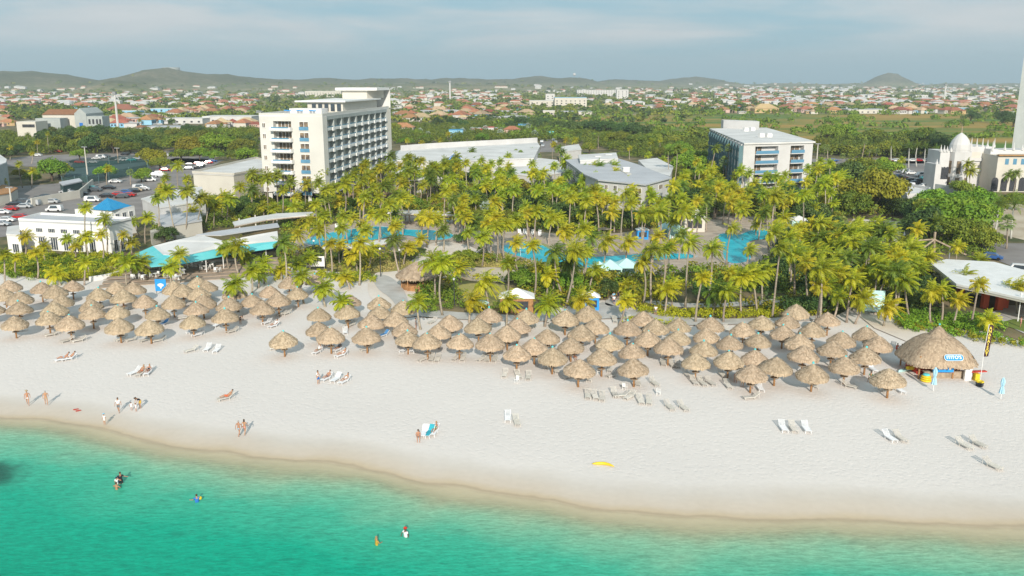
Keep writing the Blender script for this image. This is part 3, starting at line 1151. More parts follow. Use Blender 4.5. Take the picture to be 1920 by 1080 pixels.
PALMS += z4(1440, 100, [
    (130, 860, 125, 990, 'f'), (340, 840, 330, 1010, 'f'), (365, 860, 350, 1020, 'f'), (730, 650, 695, 820, 'f'), (820, 720, 800, 830, 'f'), (765, 720, 750, 820, 'f'), (450, 700, 450, 800, 'f'),
    (425, 690, 425, 780, 'f'), (610, 780, 605, 840, 'f'), (1000, 790, 985, 890, 'g'), (1120, 690, 1115, 850, 'r'), (1060, 700, 1055, 860, 'r'), (1180, 700, 1175, 850, 'r'), (925, 680, 925, 850, 'r'),
    (1260, 720, 1240, 870, 'r'), (1500, 815, 1480, 1040, 'w'), (1520, 870, 1515, 1050, 'w'), (1580, 900, 1555, 980, 'w'), (1720, 830, 1690, 980, 'w'), (1800, 900, 1800, 1040, 'd'),
    (1860, 890, 1830, 1075, 'd'), (1405, 920, 1405, 960, 'd'), (640, 840, 640, 930, 'f'), (560, 760, 560, 810, 'f')])
PALMS += z4(0, 100, [
    (140, 820, 170, 1010, 'g'), (240, 870, 240, 1010, 'y'), (205, 600, 215, 700, 'd'), (280, 650, 290, 770, 'y'), (95, 500, 100, 550, 'g'), (255, 460, 255, 500, 'g'), (805, 850, 800, 990, 'y'),
    (975, 880, 980, 990, 'f'), (355, 590, 375, 750, 'g'), (20, 950, 15, 1060, 'y'), (1045, 490, 1045, 540, 'y'), (1100, 480, 1100, 520, 'y'), (1660, 520, 1660, 580, 'd'), (1240, 920, 1240, 1050, 'g'),
    (1330, 830, 1340, 1050, 'g'), (1400, 930, 1400, 1060, 'g'), (1660, 1000, 1650, 1080, 'g'), (240, 740, 235, 830, 'y'), (75, 700, 75, 800, 'y')])


def zone_of(px, py):
    if py > 545 and px < 560:
        return 'among the thatched shades on the left sand'
    if py > 560 and px < 1130:
        return 'by the middle thatched shades'
    if py > 560:
        return 'behind the thatched shades on the right'
    if px < 250:
        return 'by the white restaurant' if py > 400 else 'by the left car parks'
    if px < 520:
        return 'by the turquoise canopy' if py > 440 else 'by the cream building'
    if px < 860:
        return 'below the left pool' if py > 455 else ('round the left pool' if py > 395 else 'in front of the balconied hotel and lobby')
    if px < 1300:
        return 'on the beach side of the middle pool' if py > 500 else ('round the middle pool' if py > 440 else 'before the low grey-roofed building')
    if px < 1560:
        return 'on the beach side of the right pool' if py > 500 else ('round the right pool' if py > 420 else 'by the right-hand hotel')
    return 'by the white tent roof' if py > 470 else 'before the white domed palace'


pz = {}
PALMS = [p for p in PALMS if p[3] > p[1] + 6]
for p in PALMS:
    pz.setdefault((zone_of(p[2], p[3]), p[4] if p[4] != 'b' else 'g'), []).append(p)
for (zn, k), lst in pz.items():
    lst.sort(key=lambda q: q[0])
    for i, (tx, ty, bx, by, k_) in enumerate(lst):
        kk = k_ if k_ in CR else 'g'
        base = G(bx, by, 0)
        top = GY(tx, ty + 3, base[1] + random.uniform(-.6, .6))
        cat, adj = KINDW[kk]
        pos = 'the only' if len(lst) == 1 else ordn(i)
        lab = '%s %s %s, %s' % (adj, cat, zn, 'only one there' if len(lst) == 1 else pos + ' from the left')
        # size from the photo distance
        palm(kk, base, top, lab, 'palms ' + zn, sc={'f': 1.15, 's': 1.25, 'r': 1.05, 'y': 1.08}.get(kk, 1.06) * (.74 if (tx < 260 and ty < 490) else .85 if ty < 290 else 1.0))


def grove(name, label, n, poly_px, kinds, hr, seed, avoid=()):
    """the palms past the first three hundred, as one mass"""
    rs2 = random.Random(seed)
    V_, T_, MI = [], [], []
    mats_, midx = [], {}
    F_ = []
    nv = 0
    W2 = [G(x, y, 0)[:2] for x, y in poly_px]
    x0, x1 = min(p[0] for p in W2), max(p[0] for p in W2)
    y0, y1 = min(p[1] for p in W2), max(p[1] for p in W2)
    k = 0
    while k < n:
        x, y = rs2.uniform(x0, x1), rs2.uniform(y0, y1)
        if not inside((x, y), W2) or any(inside(PX(x, y, 0), a) for a in avoid):
            continue
        k += 1
        h = rs2.uniform(*hr)
        me = rs2.choice(CR[rs2.choice(kinds)])
        tb_ = MB()
        lean = (rs2.uniform(-1, 1), rs2.uniform(-1, 1))
        tb_.tube([(x, y, -.1), (x + lean[0] * .3, y + lean[1] * .3, h * .5), (x + lean[0], y + lean[1], h)], [.2, .15, .11], 5)
        m = me.materials[0]
        for mm_ in (m, M_trunk):
            if mm_.name not in midx:
                midx[mm_.name] = len(mats_)
                mats_.append(mm_)
        a = np.empty(len(me.vertices) * 3, dtype=np.float32)
        me.vertices.foreach_get('co', a)
        a = a.reshape(-1, 3)
        r = rs2.uniform(-.4, .4)
        s_ = rs2.uniform(.9, 1.15)
        c_, d_ = math.cos(r) * s_, math.sin(r) * s_
        b_ = np.stack([a[:, 0] * c_ - a[:, 1] * d_ + x + lean[0], a[:, 0] * d_ + a[:, 1] * c_ + y + lean[1], a[:, 2] * s_ + h], -1)
        V_.append(b_)
        F_ += [tuple(i + nv for i in p.vertices) for p in me.polygons]
        t_ = np.empty(len(me.polygons), dtype=np.float32)
        me.attributes['tint'].data.foreach_get('value', t_)
        T_.append(t_)
        MI += [midx[m.name]] * len(me.polygons)
        nv += len(a)
        V_.append(np.array(tb_.v, dtype=np.float32))
        F_ += [tuple(i + nv for i in p) for p in tb_.f]
        MI += [midx[M_trunk.name]] * len(tb_.f)
        T_.append(np.full(len(tb_.f), .5, dtype=np.float32))
        nv += len(tb_.v)
    out = bpy.data.meshes.new(name)
    out.from_pydata(np.concatenate(V_).tolist(), [], F_)
    for mm_ in mats_:
        out.materials.append(mm_)
    out.polygons.foreach_set('material_index', MI)
    at = out.attributes.new('tint', 'FLOAT', 'FACE')
    at.data.foreach_set('value', np.concatenate(T_))
    struct(name, out, 'stuff', label)

# ------------------------------------------------------------------ thatched shades
M_straw = mat('straw', (.30, .225, .15), (.57, .445, .315), scale=2.6, rough=.95, bump=.8, bscale=9, stretch=(1, 1, .25), objrand=.09, attr='tint')
M_thatch = mat('grey_thatch', (.29, .215, .15), (.48, .37, .26), scale=1.6, rough=.95, bump=.8, bscale=6, stretch=(1, 1, .25), attr='tint')
M_post = mat('timber_post', (.42, .22, .09), (.28, .15, .07), scale=3, rough=.8)
M_wood = mat('weathered_wood', (.42, .33, .24), (.27, .21, .15), scale=2, rough=.85)
M_teal = mat('teal_plastic', (.10, .48, .50), (.14, .60, .60), scale=2, rough=.5)
M_white = mat('white_paint', (.80, .79, .77), (.72, .71, .69), scale=.6, rough=.6)
M_slat = mat('weathered_slats', (.50, .47, .42), (.62, .585, .53), scale=2.5, rough=.8, objrand=.12)
M_slatw = mat('white_slats', (.80, .80, .80), (.70, .71, .73), scale=2.5, rough=.6)
M_towel_t = mat('teal_towel', (.03, .33, .42), (.05, .42, .5), scale=3, rough=.95)
M_towel_w = mat('white_towel', (.82, .82, .82), (.74, .76, .8), scale=3, rough=.95)
M_towel_b = mat('blue_towel', (.06, .22, .50), (.1, .3, .6), scale=3, rough=.95)
M_gold = mat('yellow_plastic', (.75, .55, .02), (.68, .48, .03), scale=2, rough=.4)
M_red = mat('red_paint', (.55, .05, .03), (.45, .05, .03), scale=1, rough=.5)
M_blue = mat('bright_blue_paint', (.02, .25, .62), (.03, .30, .68), scale=1, rough=.5)
M_dark = mat('dark_stuff', (.03, .035, .04), (.06, .06, .07), scale=2, rough=.8)
M_grey = mat('grey_metal', (.34, .35, .36), (.26, .27, .28), scale=2, rough=.45, metal=.4)
M_aqua = mat('pale_aqua_canvas', (.50, .72, .70), (.42, .66, .66), scale=.8, rough=.85)
M_paleblue = mat('pale_blue_canvas', (.45, .66, .76), (.36, .58, .70), scale=2, rough=.85)


def thatch_canopy(name, m, R0=1.86, ztop=3.55, zev=2.12, rings=8, n=40, strands=520):
    mb = MB()
    prof = []
    for i in range(rings + 1):
        f = i / rings
        r = R0 * (.03 + .97 * f ** .98)
        z = ztop - (ztop - zev) * (f ** 1.12)
        prof.append((r, z))
    ph = [random.random() * 6.28 for _ in range(3)]
    vs = []
    for i, (r, z) in enumerate(prof):
        for k in range(n):
            t = 2 * PI * k / n
            w_ = 1 + (.03 * math.sin(3 * t + ph[0]) + .03 * math.sin(7 * t + ph[1]) + random.uniform(-.02, .02)) * (i / rings)
            dz = (.05 * math.sin(5 * t + ph[2]) + random.uniform(-.03, .03)) * (i / rings)
            vs.append((r * w_ * math.cos(t), r * w_ * math.sin(t), z + dz))
    # hanging fringe and the shaded underside
    for k in range(n):
        t = 2 * PI * k / n
        vs.append((R0 * .99 * math.cos(t), R0 * .99 * math.sin(t), zev - .30 + random.uniform(-.12, .06)))
    for k in range(n):
        t = 2 * PI * k / n
        vs.append((R0 * .86 * math.cos(t), R0 * .86 * math.sin(t), zev - .02))
    c = len(vs)
    vs.append((0, 0, ztop - .25))
    vs.append((0, 0, ztop + .06))
    fs = []
    for i in range(rings + 2):
        for k in range(n):
            k2 = (k + 1) % n
            fs.append((i * n + k, (i + 1) * n + k, (i + 1) * n + k2, i * n + k2))
    for k in range(n):
        k2 = (k + 1) % n
        fs.append(((rings + 2) * n + k2, (rings + 2) * n + k, c))
        fs.append((k, k2, c + 1))
    mb.add(vs, fs)
    tint = [random.uniform(.1, .6) for _ in fs]
    n0 = len(mb.f)
    for _ in range(strands):
        t = random.uniform(0, 2 * PI)
        f0 = random.uniform(.02, .92) ** .7
        ln = random.uniform(.10, .22)
        f1 = f0 + ln

        def pt(f, off, tt):
            if f <= 1:
                r = R0 * (.03 + .97 * f ** .98)
                z = ztop - (ztop - zev) * (f ** 1.12)
            else:
                r = R0 * (1 + (f - 1) * .25)
                z = zev - (f - 1) * 2.0
            return Vector((r * math.cos(tt), r * math.sin(tt), z + off))
        dt = random.uniform(.02, .045) / max(.35, f0)
        sk = random.uniform(-.03, .03)
        o = random.uniform(.03, .14)
        mb.add([pt(f0, .01, t - dt), pt(f0, .01, t + dt), pt(f1, o, t + dt * 1.2 + sk), pt(f1, o, t - dt * 1.2 + sk)], [(0, 1, 2, 3)])
        tint.append(random.random())
    for _ in range(90):   # ragged ends
        t = random.uniform(0, 2 * PI)
        dt = random.uniform(.015, .035)
        a = Vector((R0 * 1.0 * math.cos(t - dt), R0 * 1.0 * math.sin(t - dt), zev))
        b2 = Vector((R0 * 1.0 * math.cos(t + dt), R0 * 1.0 * math.sin(t + dt), zev))
        d = Vector((R0 * 1.03 * math.cos(t), R0 * 1.03 * math.sin(t), zev - random.uniform(.3, .6)))
        mb.add([a, b2, d], [(0, 1, 2)])
        tint.append(random.uniform(.4, 1))
    me = mb.mesh(name, m)
    at = me.attributes.new('tint', 'FLOAT', 'FACE')
    at.data.foreach_set('value', tint)
    return me


CANOPY = [thatch_canopy('thatch_canopy', M_straw) for _ in range(6)]
pm = MB()
pm.tube([(0, 0, -.3), (0, 0, 1.6), (0, 0, 3.3)], [.13, .115, .09], 8)
POLE = pm.mesh('pole', M_post, True)
pm = MB()
pm.lathe([(.12, .98), (.46, .98), (.48, 1.0), (.48, 1.03), (.46, 1.05), (.12, 1.05)], 16)
SHELF = pm.mesh('shelf_ring', M_wood)
pm = MB()
pm.lathe([(.0, 3.38), (.13, 3.42), (.14, 3.58), (.06, 3.68), (.0, 3.70)], 10)
CAP = pm.mesh('cap', M_teal)
pm = MB()
for k in range(6):
    a = k * PI / 3
    pm.tube([(.1 * math.cos(a), .1 * math.sin(a), 2.1), (1.5 * math.cos(a), 1.5 * math.sin(a), 2.35)], .035, 5)
BRACE = pm.mesh('rafters', M_wood)


def reg(o):
    register(o)
    return o


def palapa_at(x, y, label, group, rz, sc, cap, mesh):
    e = empty('palapa_umbrella', (x, y, 0), label, 'beach shade', group, rz, sc)
    link('pole', POLE, e)
    cano = link('canopy', mesh, e)
    cano.rotation_euler = (random.uniform(-.05, .05), random.uniform(-.05, .05), 0)
    cano.scale = (1, 1, random.uniform(.95, 1.05))
    link('rafters', BRACE, e)
    link('shelf_ring', SHELF, e)
    if cap:
        link('cap', CAP, e)
    return e


PAL_L = [(o[0] / 4, 500 + o[1] / 4) for o in [(65, 98), (303, 108), (535, 92), (875, 112), (996, 125), (1305, 118), (1368, 130), (1480, 80), (1545, 97), (32, 165), (145, 197), (408, 145),
         (455, 205), (737, 160), (916, 185), (1078, 212), (1295, 215), (1490, 150), (1517, 222), (1715, 235), (1760, 155), (1890, 200), (133, 255), (400, 270),
         (678, 232), (685, 292), (880, 280), (1173, 285), (1468, 262), (1440, 350), (1685, 320), (1960, 262), (100, 358), (358, 335), (518, 370), (890, 390), (1118, 395), (-60, 262)]]
PAL_L += [(504, 534), (541, 520), (590, 511), (557, 536), (521, 552)]
PAL_M = [(655, 550), (710, 554), (651, 572), (711, 571), (756, 566), (596, 575), (596, 600), (695, 591), (741, 587), (619, 616), (757, 602), (687, 615), (764, 617), (531, 621), (844, 592),
         (822, 607), (801, 627), (861, 626), (917, 578), (897, 597), (919, 629), (951, 610), (987, 581), (970, 599), (1026, 614), (1002, 634), (969, 645), (1060, 584), (1102, 578), (1036, 651)]
PAL_R = [(1089, 611), (1117, 599), (1071, 630), (1144, 626), (1129, 655), (1085, 673), (1207, 585), (1177, 603), (1231, 600), (1216, 620), (1187, 642), (1190, 673), (1271, 594), (1272, 615),
         (1254, 636), (1306, 660), (1332, 594), (1326, 612), (1320, 637), (1367, 658), (1371, 625), (1395, 603), (1429, 590), (1422, 622), (1416, 653), (1410, 683), (1494, 573), (1477, 587), (1469, 607),
         (1554, 585), (1525, 605), (1500, 627), (1507, 650), (1455, 671), (1580, 622), (1561, 638), (1525, 681), (1586, 668), (1626, 609), (1647, 628), (1625, 652), (1669, 692)]
SPOTS = []
NUMW = ['one', 'two', 'three', 'four', 'five', 'six', 'seven', 'eight', 'nine']
for nm, lst in (('left-hand group of thatched shades', PAL_L), ('middle group of thatched shades', PAL_M), ('right-hand group of thatched shades', PAL_R)):
    W = [G(x, y, 3.55) + (x, y) for x, y in lst]
    W.sort(key=lambda q: q[1] - .12 * q[0] * 0)
    # rows counted from the sea
    rows, cur = [], []
    for q in sorted(W, key=lambda q: q[4], reverse=True):
        if cur and cur[0][4] - q[4] > 20:
            rows.append(cur)
            cur = []
        cur.append(q)
    rows.append(cur)
    for ri, row in enumerate(rows):
        row.sort(key=lambda q: q[3])
        for i, q in enumerate(row):
            cap = random.random() < .6
            lab = 'palapa%s, %s from the left, %s, %s' % (
                ' with teal tip' if cap else '', ordn(i), 'front row' if ri == 0 else 'row ' + NUMW[ri] + ' from the sea', nm.replace(' group of thatched shades', ' group'))
            palapa_at(q[0], q[1], lab, 'thatched beach shades', random.uniform(0, 6.28), random.uniform(.94, 1.08), cap, random.choice(CANOPY))
            SPOTS.append((q[0], q[1]))


# ------------------------------------------------------------------ loungers
def lounger_proto(m, name='sun_lounger'):
    e = empty(name, (0, 0, 0), 'sun lounger', 'sun lounger')
    b = MB()
    for x in (-.31, .31):
        b.box((x, -.25, .30), (.05, 1.35, .07))
    for k in range(9):
        b.box((0, -.86 + k * .15, .345), (.60, .115, .025))
    obj('seat', b, m, e)
    b = MB()
    for k in range(6):
        f = .06 + k * .13
        b.box((0, .42 + f * math.cos(R(38)), .345 + f * math.sin(R(38))), (.60, .10, .03))
    for x in (-.31, .31):
        b.tube([(x, .42, .33), (x, .42 + .78 * math.cos(R(38)), .33 + .78 * math.sin(R(38)))], .028, 5)
    b.tube([(-.25, .95, .72), (-.25, .95, .05)], .02, 5)
    b.tube([(.25, .95, .72), (.25, .95, .05)], .02, 5)
    obj('backrest', b, m, e)
    for x in (-.29, .29):
        for y in (-.8, .38):
            b = MB().box((x, y, .14), (.05, .05, .30))
            obj('leg', b, m, e)
    return e


L_G = reg(lounger_proto(M_slat))
L_W = reg(lounger_proto(M_slatw))


def towel(m, x, y, rz, label, lying=True):
    b = MB()
    pts = [(-.95, .37), (-.4, .372), (.1, .372), (.42, .375), (.75, .64), (1.0, .85)]
    for i in range(len(pts) - 1):
        (y0, z0), (y1, z1) = pts[i], pts[i + 1]
        b.add([(-.27, y0, z0), (.27, y0, z0), (.27, y1, z1), (-.27, y1, z1),
               (-.27, y0, z0 + .02), (.27, y0, z0 + .02), (.27, y1, z1 + .02), (-.27, y1, z1 + .02)],
              [(0, 3, 2, 1), (4, 5, 6, 7), (0, 1, 5, 4), (2, 3, 7, 6), (1, 2, 6, 5), (3, 0, 4, 7)])
    o = obj('beach_towel', b, m, None, loc=(x, y, 0), rz=rz)
    return tag(o, label, 'towel')


LG = []   # px, py, rz deg (0: feet to the sea), kind, who, label words


def lg(ox, oy, rows):
    for r in rows:
        LG.append((ox + r[0] / 4, oy + r[1] / 4) + tuple(r[2:]))


lg(960, 540, [(48, 655, -12, 'g'), (122, 662, 4, 'g'), (267, 580, 15, 'g'), (330, 615, -10, 'g'), (430, 658, 62, 'g'), (567, 675, -6, 'g'), (730, 605, 5, 'g'), (755, 650, 55, 'g'), (942, 710, 3, 'g'),
            (1068, 708, -18, 'g'), (1135, 560, 3, 'g'), (1200, 570, -8, 'g'), (1245, 575, 5, 'g'), (1312, 642, -12, 'g'), (1368, 700, -6, 'g'), (1428, 708, -14, 'g'), (1490, 705, -20, 'g'),
            (1578, 645, -8, 'g'), (1622, 728, -4, 'g'), (1862, 748, 3, 'w'), (568, 802, 4, 'g'), (622, 808, -4, 'g'), (675, 818, 6, 'g'), (770, 790, -4, 'g'), (820, 800, 80, 'g'), (880, 810, 40, 'g'),
            (962, 840, -3, 'g'), (1027, 845, 8, 'g'), (1182, 885, -16, 'g'), (1285, 890, -18, 'g'), (1790, 815, 78, 'g'), (270, 245, 10, 'g'), (770, 240, 0, 'g'), (830, 240, 0, 'g'), (880, 235, 0, 'g'),
            (1610, 305, 0, 'g'), (150, 285, 10, 'g'), (300, 420, 5, 'g')])
lg(1440, 740, [(115, 245, 2, 'w'), (190, 247, 2, 'g'), (288, 250, 3, 'w'), (915, 318, -12, 'w'), (995, 318, -10, 'g'), (1475, 372, -18, 'g'), (1578, 362, -18, 'g'), (1688, 525, -22, 'g')])
lg(1440, 540, [(785, 605, -3, 'w'), (930, 440, 35, 'g'), (350, 725, 8, 'g'), (860, 755, -12, 'g'), (990, 762, -5, 'w'), (640, 465, -10, 'w'), (340, 300, 10, 'g'), (615, 730, -50, 'g'), (495, 530, 0, 'w')])
lg(0, 500, [(1430, 622, 40, 'g'), (1555, 612, 0, 'w'), (1625, 622, 0, 'w'), (465, 690, 52, 'w'), (510, 685, 50, 'w'), (1005, 790, 25, 'w'), (1055, 795, 5, 'g'), (1108, 790, -5, 'w'), (1235, 420, 5, 'w'),
            (1438, 482, 20, 'w'), (1482, 505, 35, 'w'), (1622, 435, 10, 'w'), (385, 505, 50, 'g'), (500, 550, 35, 'g'), (590, 548, 48, 'g'), (905, 540, 30, 'g'), (985, 542, 40, 'g'), (1090, 545, 35, 'g'),
            (1190, 548, 50, 'g'), (1740, 480, 40, 'g'), (150, 470, 60, 'g'), (1380, 380, 60, 'g'), (1000, 300, 20, 'g'), (40, 320, 30, 'w')])
lg(480, 500, [(80, 415, 25, 'w'), (130, 440, 30, 'w'), (155, 605, 70, 'g'), (460, 635, 20, 'w'), (610, 618, 25, 'w'), (635, 660, 40, 'w'), (670, 485, -10, 'w'), (825, 615, 55, 'g'), (955, 510, 35, 'w'),
            (1110, 622, 20, 'w'), (1165, 622, -8, 'w'), (1255, 690, 40, 'g'), (1315, 688, 5, 'g'), (1362, 690, 5, 'g'), (1497, 682, 20, 'g'), (1552, 685, 5, 'g'), (1690, 688, 30, 'g'), (1735, 690, 0, 'g'),
            (1790, 690, 10, 'g'), (1865, 805, 8, 'g'), (525, 835, 25, 'w'), (597, 840, 18, 'w'), (660, 855, 25, 'w'), (718, 430, 30, 'g'), (1320, 410, 30, 'g'), (1500, 470, 10, 'g'), (230, 345, 25, 'g'), (700, 425, 25, 'g'),
            (190, 350, 30, 'g')])
lg(480, 740, [(1888, 170, 0, 'w'), (1955, 200, -8, 'g'), (1262, 285, 5, 'w'), (1300, 285, 15, 'w'), (1335, 275, 12, 'w')])
lg(0, 700, [(1690, 180, 52, 'g')])

wl_ = {}
for r in LG:
    x, y = r[0], r[1]
    if y > 775:
        z_ = 'on the open sand nearest the sea'
    elif y > 715 and x > 1060:
        z_ = 'on the open sand before the right-hand shades'
    elif x < 560:
        z_ = 'by the left-hand shades'
    elif x < 1040:
        z_ = 'by the middle shades'
    else:
        z_ = 'by the right-hand shades'
    wl_.setdefault((z_, r[3]), []).append(r)
first = {'g': True, 'w': True}
for (z_, k), lst in wl_.items():
    lst.sort(key=lambda q: q[0])
    for i, r in enumerate(lst):
        p = G(r[0], r[1], .3)
        src = L_G if k == 'g' else L_W
        lab = '%s lounger %s, %s from the left' % ('grey' if k == 'g' else 'white', z_, ordn(i))
        if first[k]:
            first[k] = False
            src.location = (p[0], p[1], 0)
            src.rotation_euler = (0, 0, -R(r[2]))
            tag(src, lab, 'sun lounger', 'sun loungers on the sand')
        else:
            copy_tree(src, loc=(p[0], p[1], 0), rz=-R(r[2]), label=lab, group='sun loungers on the sand')


def tow_at(px, py, rz, m, lab):
    p = G(px, py, .3)
    towel(m, p[0], p[1], -R(rz), lab)


tow_at(480 + 1300 / 4, 740 + 285 / 4, 15, M_towel_t, 'teal towel on the middle lounger of the three nearest the sea')
tow_at(480 + 1262 / 4, 740 + 285 / 4, 5, M_towel_w, 'white towel on the left lounger of the three nearest the sea')
tow_at(480 + 955 / 4, 500 + 510 / 4, 35, M_towel_b, 'blue towel on a lounger behind a middle thatched shade')
tow_at(480 + 597 / 4, 500 + 840 / 4, 18, M_towel_w, 'white towel on the empty lounger between two sunbathers')
tow_at(1440 + 785 / 4, 540 + 605 / 4, -3, M_towel_w, 'white towel on the lounger beside the rightmost small shade')
tow_at(0 + 1235 / 4, 500 + 420 / 4, 5, M_towel_b, 'pale blue towel on lounger behind the left front shades')

# white plastic chairs on the sand
cb = empty('plastic_chair', (0, 0, 0), 'white plastic chair', 'chair')
b = MB().box((0, 0, .43), (.46, .44, .03))
obj('seat', b, M_white, cb)
b = MB().box((0, .22, .68), (.44, .03, .46))
obj('backrest', b, M_white, cb)
for x in (-.2, .2):
    for y in (-.19, .2):
        obj('leg', MB().box((x, y, .215), (.04, .04, .43)), M_white, cb)
for x in (-.24, .24):
    b = MB()
    b.tube([(x, -.19, .42), (x, -.19, .64), (x, .22, .66)], .02, 5)
    obj('armrest', b, M_white, cb)
reg(cb)
CH = [(960 + 650 / 4, 540 + 630 / 4), (960 + 845 / 4, 540 + 745 / 4), (960 + 1100 / 4, 540 + 785 / 4), (960 + 35 / 4, 540 + 695 / 4), (1440 + 500 / 4, 540 + 530 / 4), (480 + 665 / 4, 500 + 480 / 4)]
CHL = ['white plastic chair under the front shade left of centre right group', 'white plastic chair among grey loungers on open sand', 'white plastic chair alone right of the grey loungers',
       'white plastic chair at the feet of a lounger near the centre', 'white plastic chair beneath a shade near the beach hut', 'white plastic chair behind a shade in the middle group']
for i, (x, y) in enumerate(CH):
    p = G(x, y, .3)
    if i == 0:
        cb.location = (p[0], p[1], 0)
        tag(cb, CHL[0], 'chair', 'white plastic chairs on the sand')
    else:
        copy_tree(cb, loc=(p[0], p[1], 0), rz=random.uniform(-1, 3), label=CHL[i], group='white plastic chairs on the sand')

# ------------------------------------------------------------------ the round-ended beach hut with its sign
hx, hy, _ = G(1764, 708, 0)
hut = empty('beach_hut', (hx + .2, hy + 2.2, 0), 'large thatched beach hut with a blue and white oval sign', 'beach hut', sc=.88)
HX = 4.9
b = MB()
tint = []
prof = [(1.0, 2.2), (.95, 2.65), (.80, 3.65), (.62, 4.55), (.42, 5.25), (.26, 5.6)]
n = 40


def hut_r(t, f):
    # squarish plan with rounded corners
    c, s_ = math.cos(t), math.sin(t)
    k = (abs(c) ** 4 + abs(s_) ** 4) ** -.25
    return HX * f * c * k * .98, 4.1 * f * s_ * k


vs = []
for f, z in prof:
    for k in range(n):
        t = 2 * PI * k / n
        x, y = hut_r(t, f * random.uniform(.985, 1.015))
        vs.append((x, y, z + random.uniform(-.05, .05)))
for k in range(n):
    x, y = hut_r(2 * PI * k / n, .9)
    vs.append((x, y, 2.3))
vs.append((0, 0, 5.6))
vs.append((0, 0, 4.6))
fs = []
for i in range(len(prof) - 1):
    for k in range(n):
        k2 = (k + 1) % n
        fs.append((i * n + k, i * n + k2, (i + 1) * n + k2, (i + 1) * n + k))
L6 = (len(prof) - 1) * n
for k in range(n):
    k2 = (k + 1) % n
    fs.append((L6 + k, L6 + k2, L6 + 2 * n))
    fs.append((L6 + n + k, L6 + n + k2, k2, k))
    fs.append((L6 + n + k2, L6 + n + k, L6 + 2 * n + 1))
b.add(vs, fs)
tint = [random.uniform(.1, .6) for _ in fs]
for _ in range(2600):
    t = random.uniform(0, 2 * PI)
    q = random.uniform(0, len(prof) - 1.02)
    i = int(q)
    fr = q - i
    f0 = prof[i][0] * (1 - fr) + prof[i + 1][0] * fr
    z0 = prof[i][1] * (1 - fr) + prof[i + 1][1] * fr
    f1 = min(f0 + random.uniform(.06, .14), 1.04)
    z1 = float(np.interp(-f1, [-p[0] for p in prof], [p[1] for p in prof]))
    if f1 > 1:
        z1 -= random.uniform(.1, .5)
    dt = .02 / max(f0, .3)
    x0, y0 = hut_r(t - dt, f0)
    x1, y1 = hut_r(t + dt, f0)
    x2, y2 = hut_r(t + dt, f1)
    x3, y3 = hut_r(t - dt, f1)
    o = random.uniform(.04, .12)
    b.add([(x0, y0, z0 + .02), (x1, y1, z0 + .02), (x2, y2, z1 + o), (x3, y3, z1 + o)], [(0, 1, 2, 3)])
    tint.append(random.random())
me = b.mesh('thatch_roof', M_thatch)
at = me.attributes.new('tint', 'FLOAT', 'FACE')
at.data.foreach_set('value', tint)
link('thatch_roof', me, hut)
link('thatch_cap', thatch_canopy('thatch_cap', M_thatch, 1.65, 6.9, 5.25, strands=300), hut)
b = MB()
b.lathe([(.0, 7.0), (.14, 7.05), (.14, 7.2), (0, 7.3)], 8)
obj('cap', b, M_teal, hut)
for x in (-3.6, -1.2, 1.2, 3.6):
    for y in (-2.9, 2.9):
        b = MB().tube([(x, y, -.2), (x, y, 3.3)], .13, 7)
        obj('post', b, M_post, hut)
b = MB().box((0, .6, 1.2), (6.2, 3.6, 2.3))
obj('wall', b, M_red, hut)
b = MB().box((-.5, -3.45, 1.62), (2.9, .12, .95))
obj('banner', b, M_blue, hut)
b = MB().box((.2, -2.6, .98), (6.2, .7, .1))
b.box((.2, -2.6, .48), (5.9, .5, .94))
obj('counter', b, M_wood, hut)
# sign on the front slope
sl = math.atan2(3.65 - 2.65, (.95 - .80) * 4.1)
sgn = bpy.data.objects.new('sign_board', None)
b = MB()
oval = []
for k in range(28):
    t = 2 * PI * k / 28
    oval.append((1.02 * (1 if math.cos(t) > 0 else -1) + .5 * math.cos(t), .5 * math.sin(t)))
bm_ = MB()
bm_.prism([(x * 1.05, y * 1.14) for x, y in oval], 0, .06)
bm2 = MB()
bm2.prism(oval, .06, .09)
M_sign = mat('sign_blue', (.015, .24, .50), (.02, .28, .55), scale=.5, rough=.5)
so = obj('sign', bm_, M_white, hut)
ang = sl
# rotate so that its face looks along the slope's normal
so.rotation_euler = (ang, 0, 0)
so.location = (.6, -3.72, 3.35)
so.scale = (.85, .85, .85)
s2 = obj('sign_face', bm2, M_sign, so)


def text_mesh(txt, size, ext, m, name='lettering', bold=.02, align='CENTER', spacing=1.0):
    cu = bpy.data.curves.new(name, 'FONT')
    cu.body = txt
    cu.size = size
    cu.extrude = ext
    cu.offset = bold
    cu.align_x = align
    cu.align_y = 'CENTER'
    cu.space_character = spacing
    o = bpy.data.objects.new('tmp_text', cu)
    COL.objects.link(o)
    bpy.context.view_layer.update()
    me = bpy.data.meshes.new_from_object(o.evaluated_get(bpy.context.evaluated_depsgraph_get()))
    bpy.data.objects.remove(o)
    bpy.data.curves.remove(cu)
    me.materials.clear()
    me.materials.append(m)
    me.name = name
    return me


t_ = link('lettering', text_mesh("ITITO'S", .78, .012, M_white, bold=.022), so, loc=(0, .02, .10))

# things kept round the hut
p = G(1440 + 1182 / 4, 540 + 700 / 4, 0)
b = MB()
for z, r, in ((.16, .62), (.42, .56), (.66, .50)):
    prof_ = [(r - .17, z - .13), (r, z - .09), (r + .06, z), (r, z + .09), (r - .17, z + .13)]
    b.lathe(prof_, 18)
o = obj('stacked_swim_rings', b, M_gold, None, loc=p, smooth=True)
tag(o, 'yellow inflatable rings stacked on the sand before the hut', 'swim rings')
b = MB().lathe([(.0, 0), (.42, .02), (.4, .12), (.3, .2), (0, .22)], 14)
tag(obj('ring_cover', b, M_teal, None, loc=(p[0], p[1], .8)), 'teal round float lying on the stack of yellow rings', 'float')


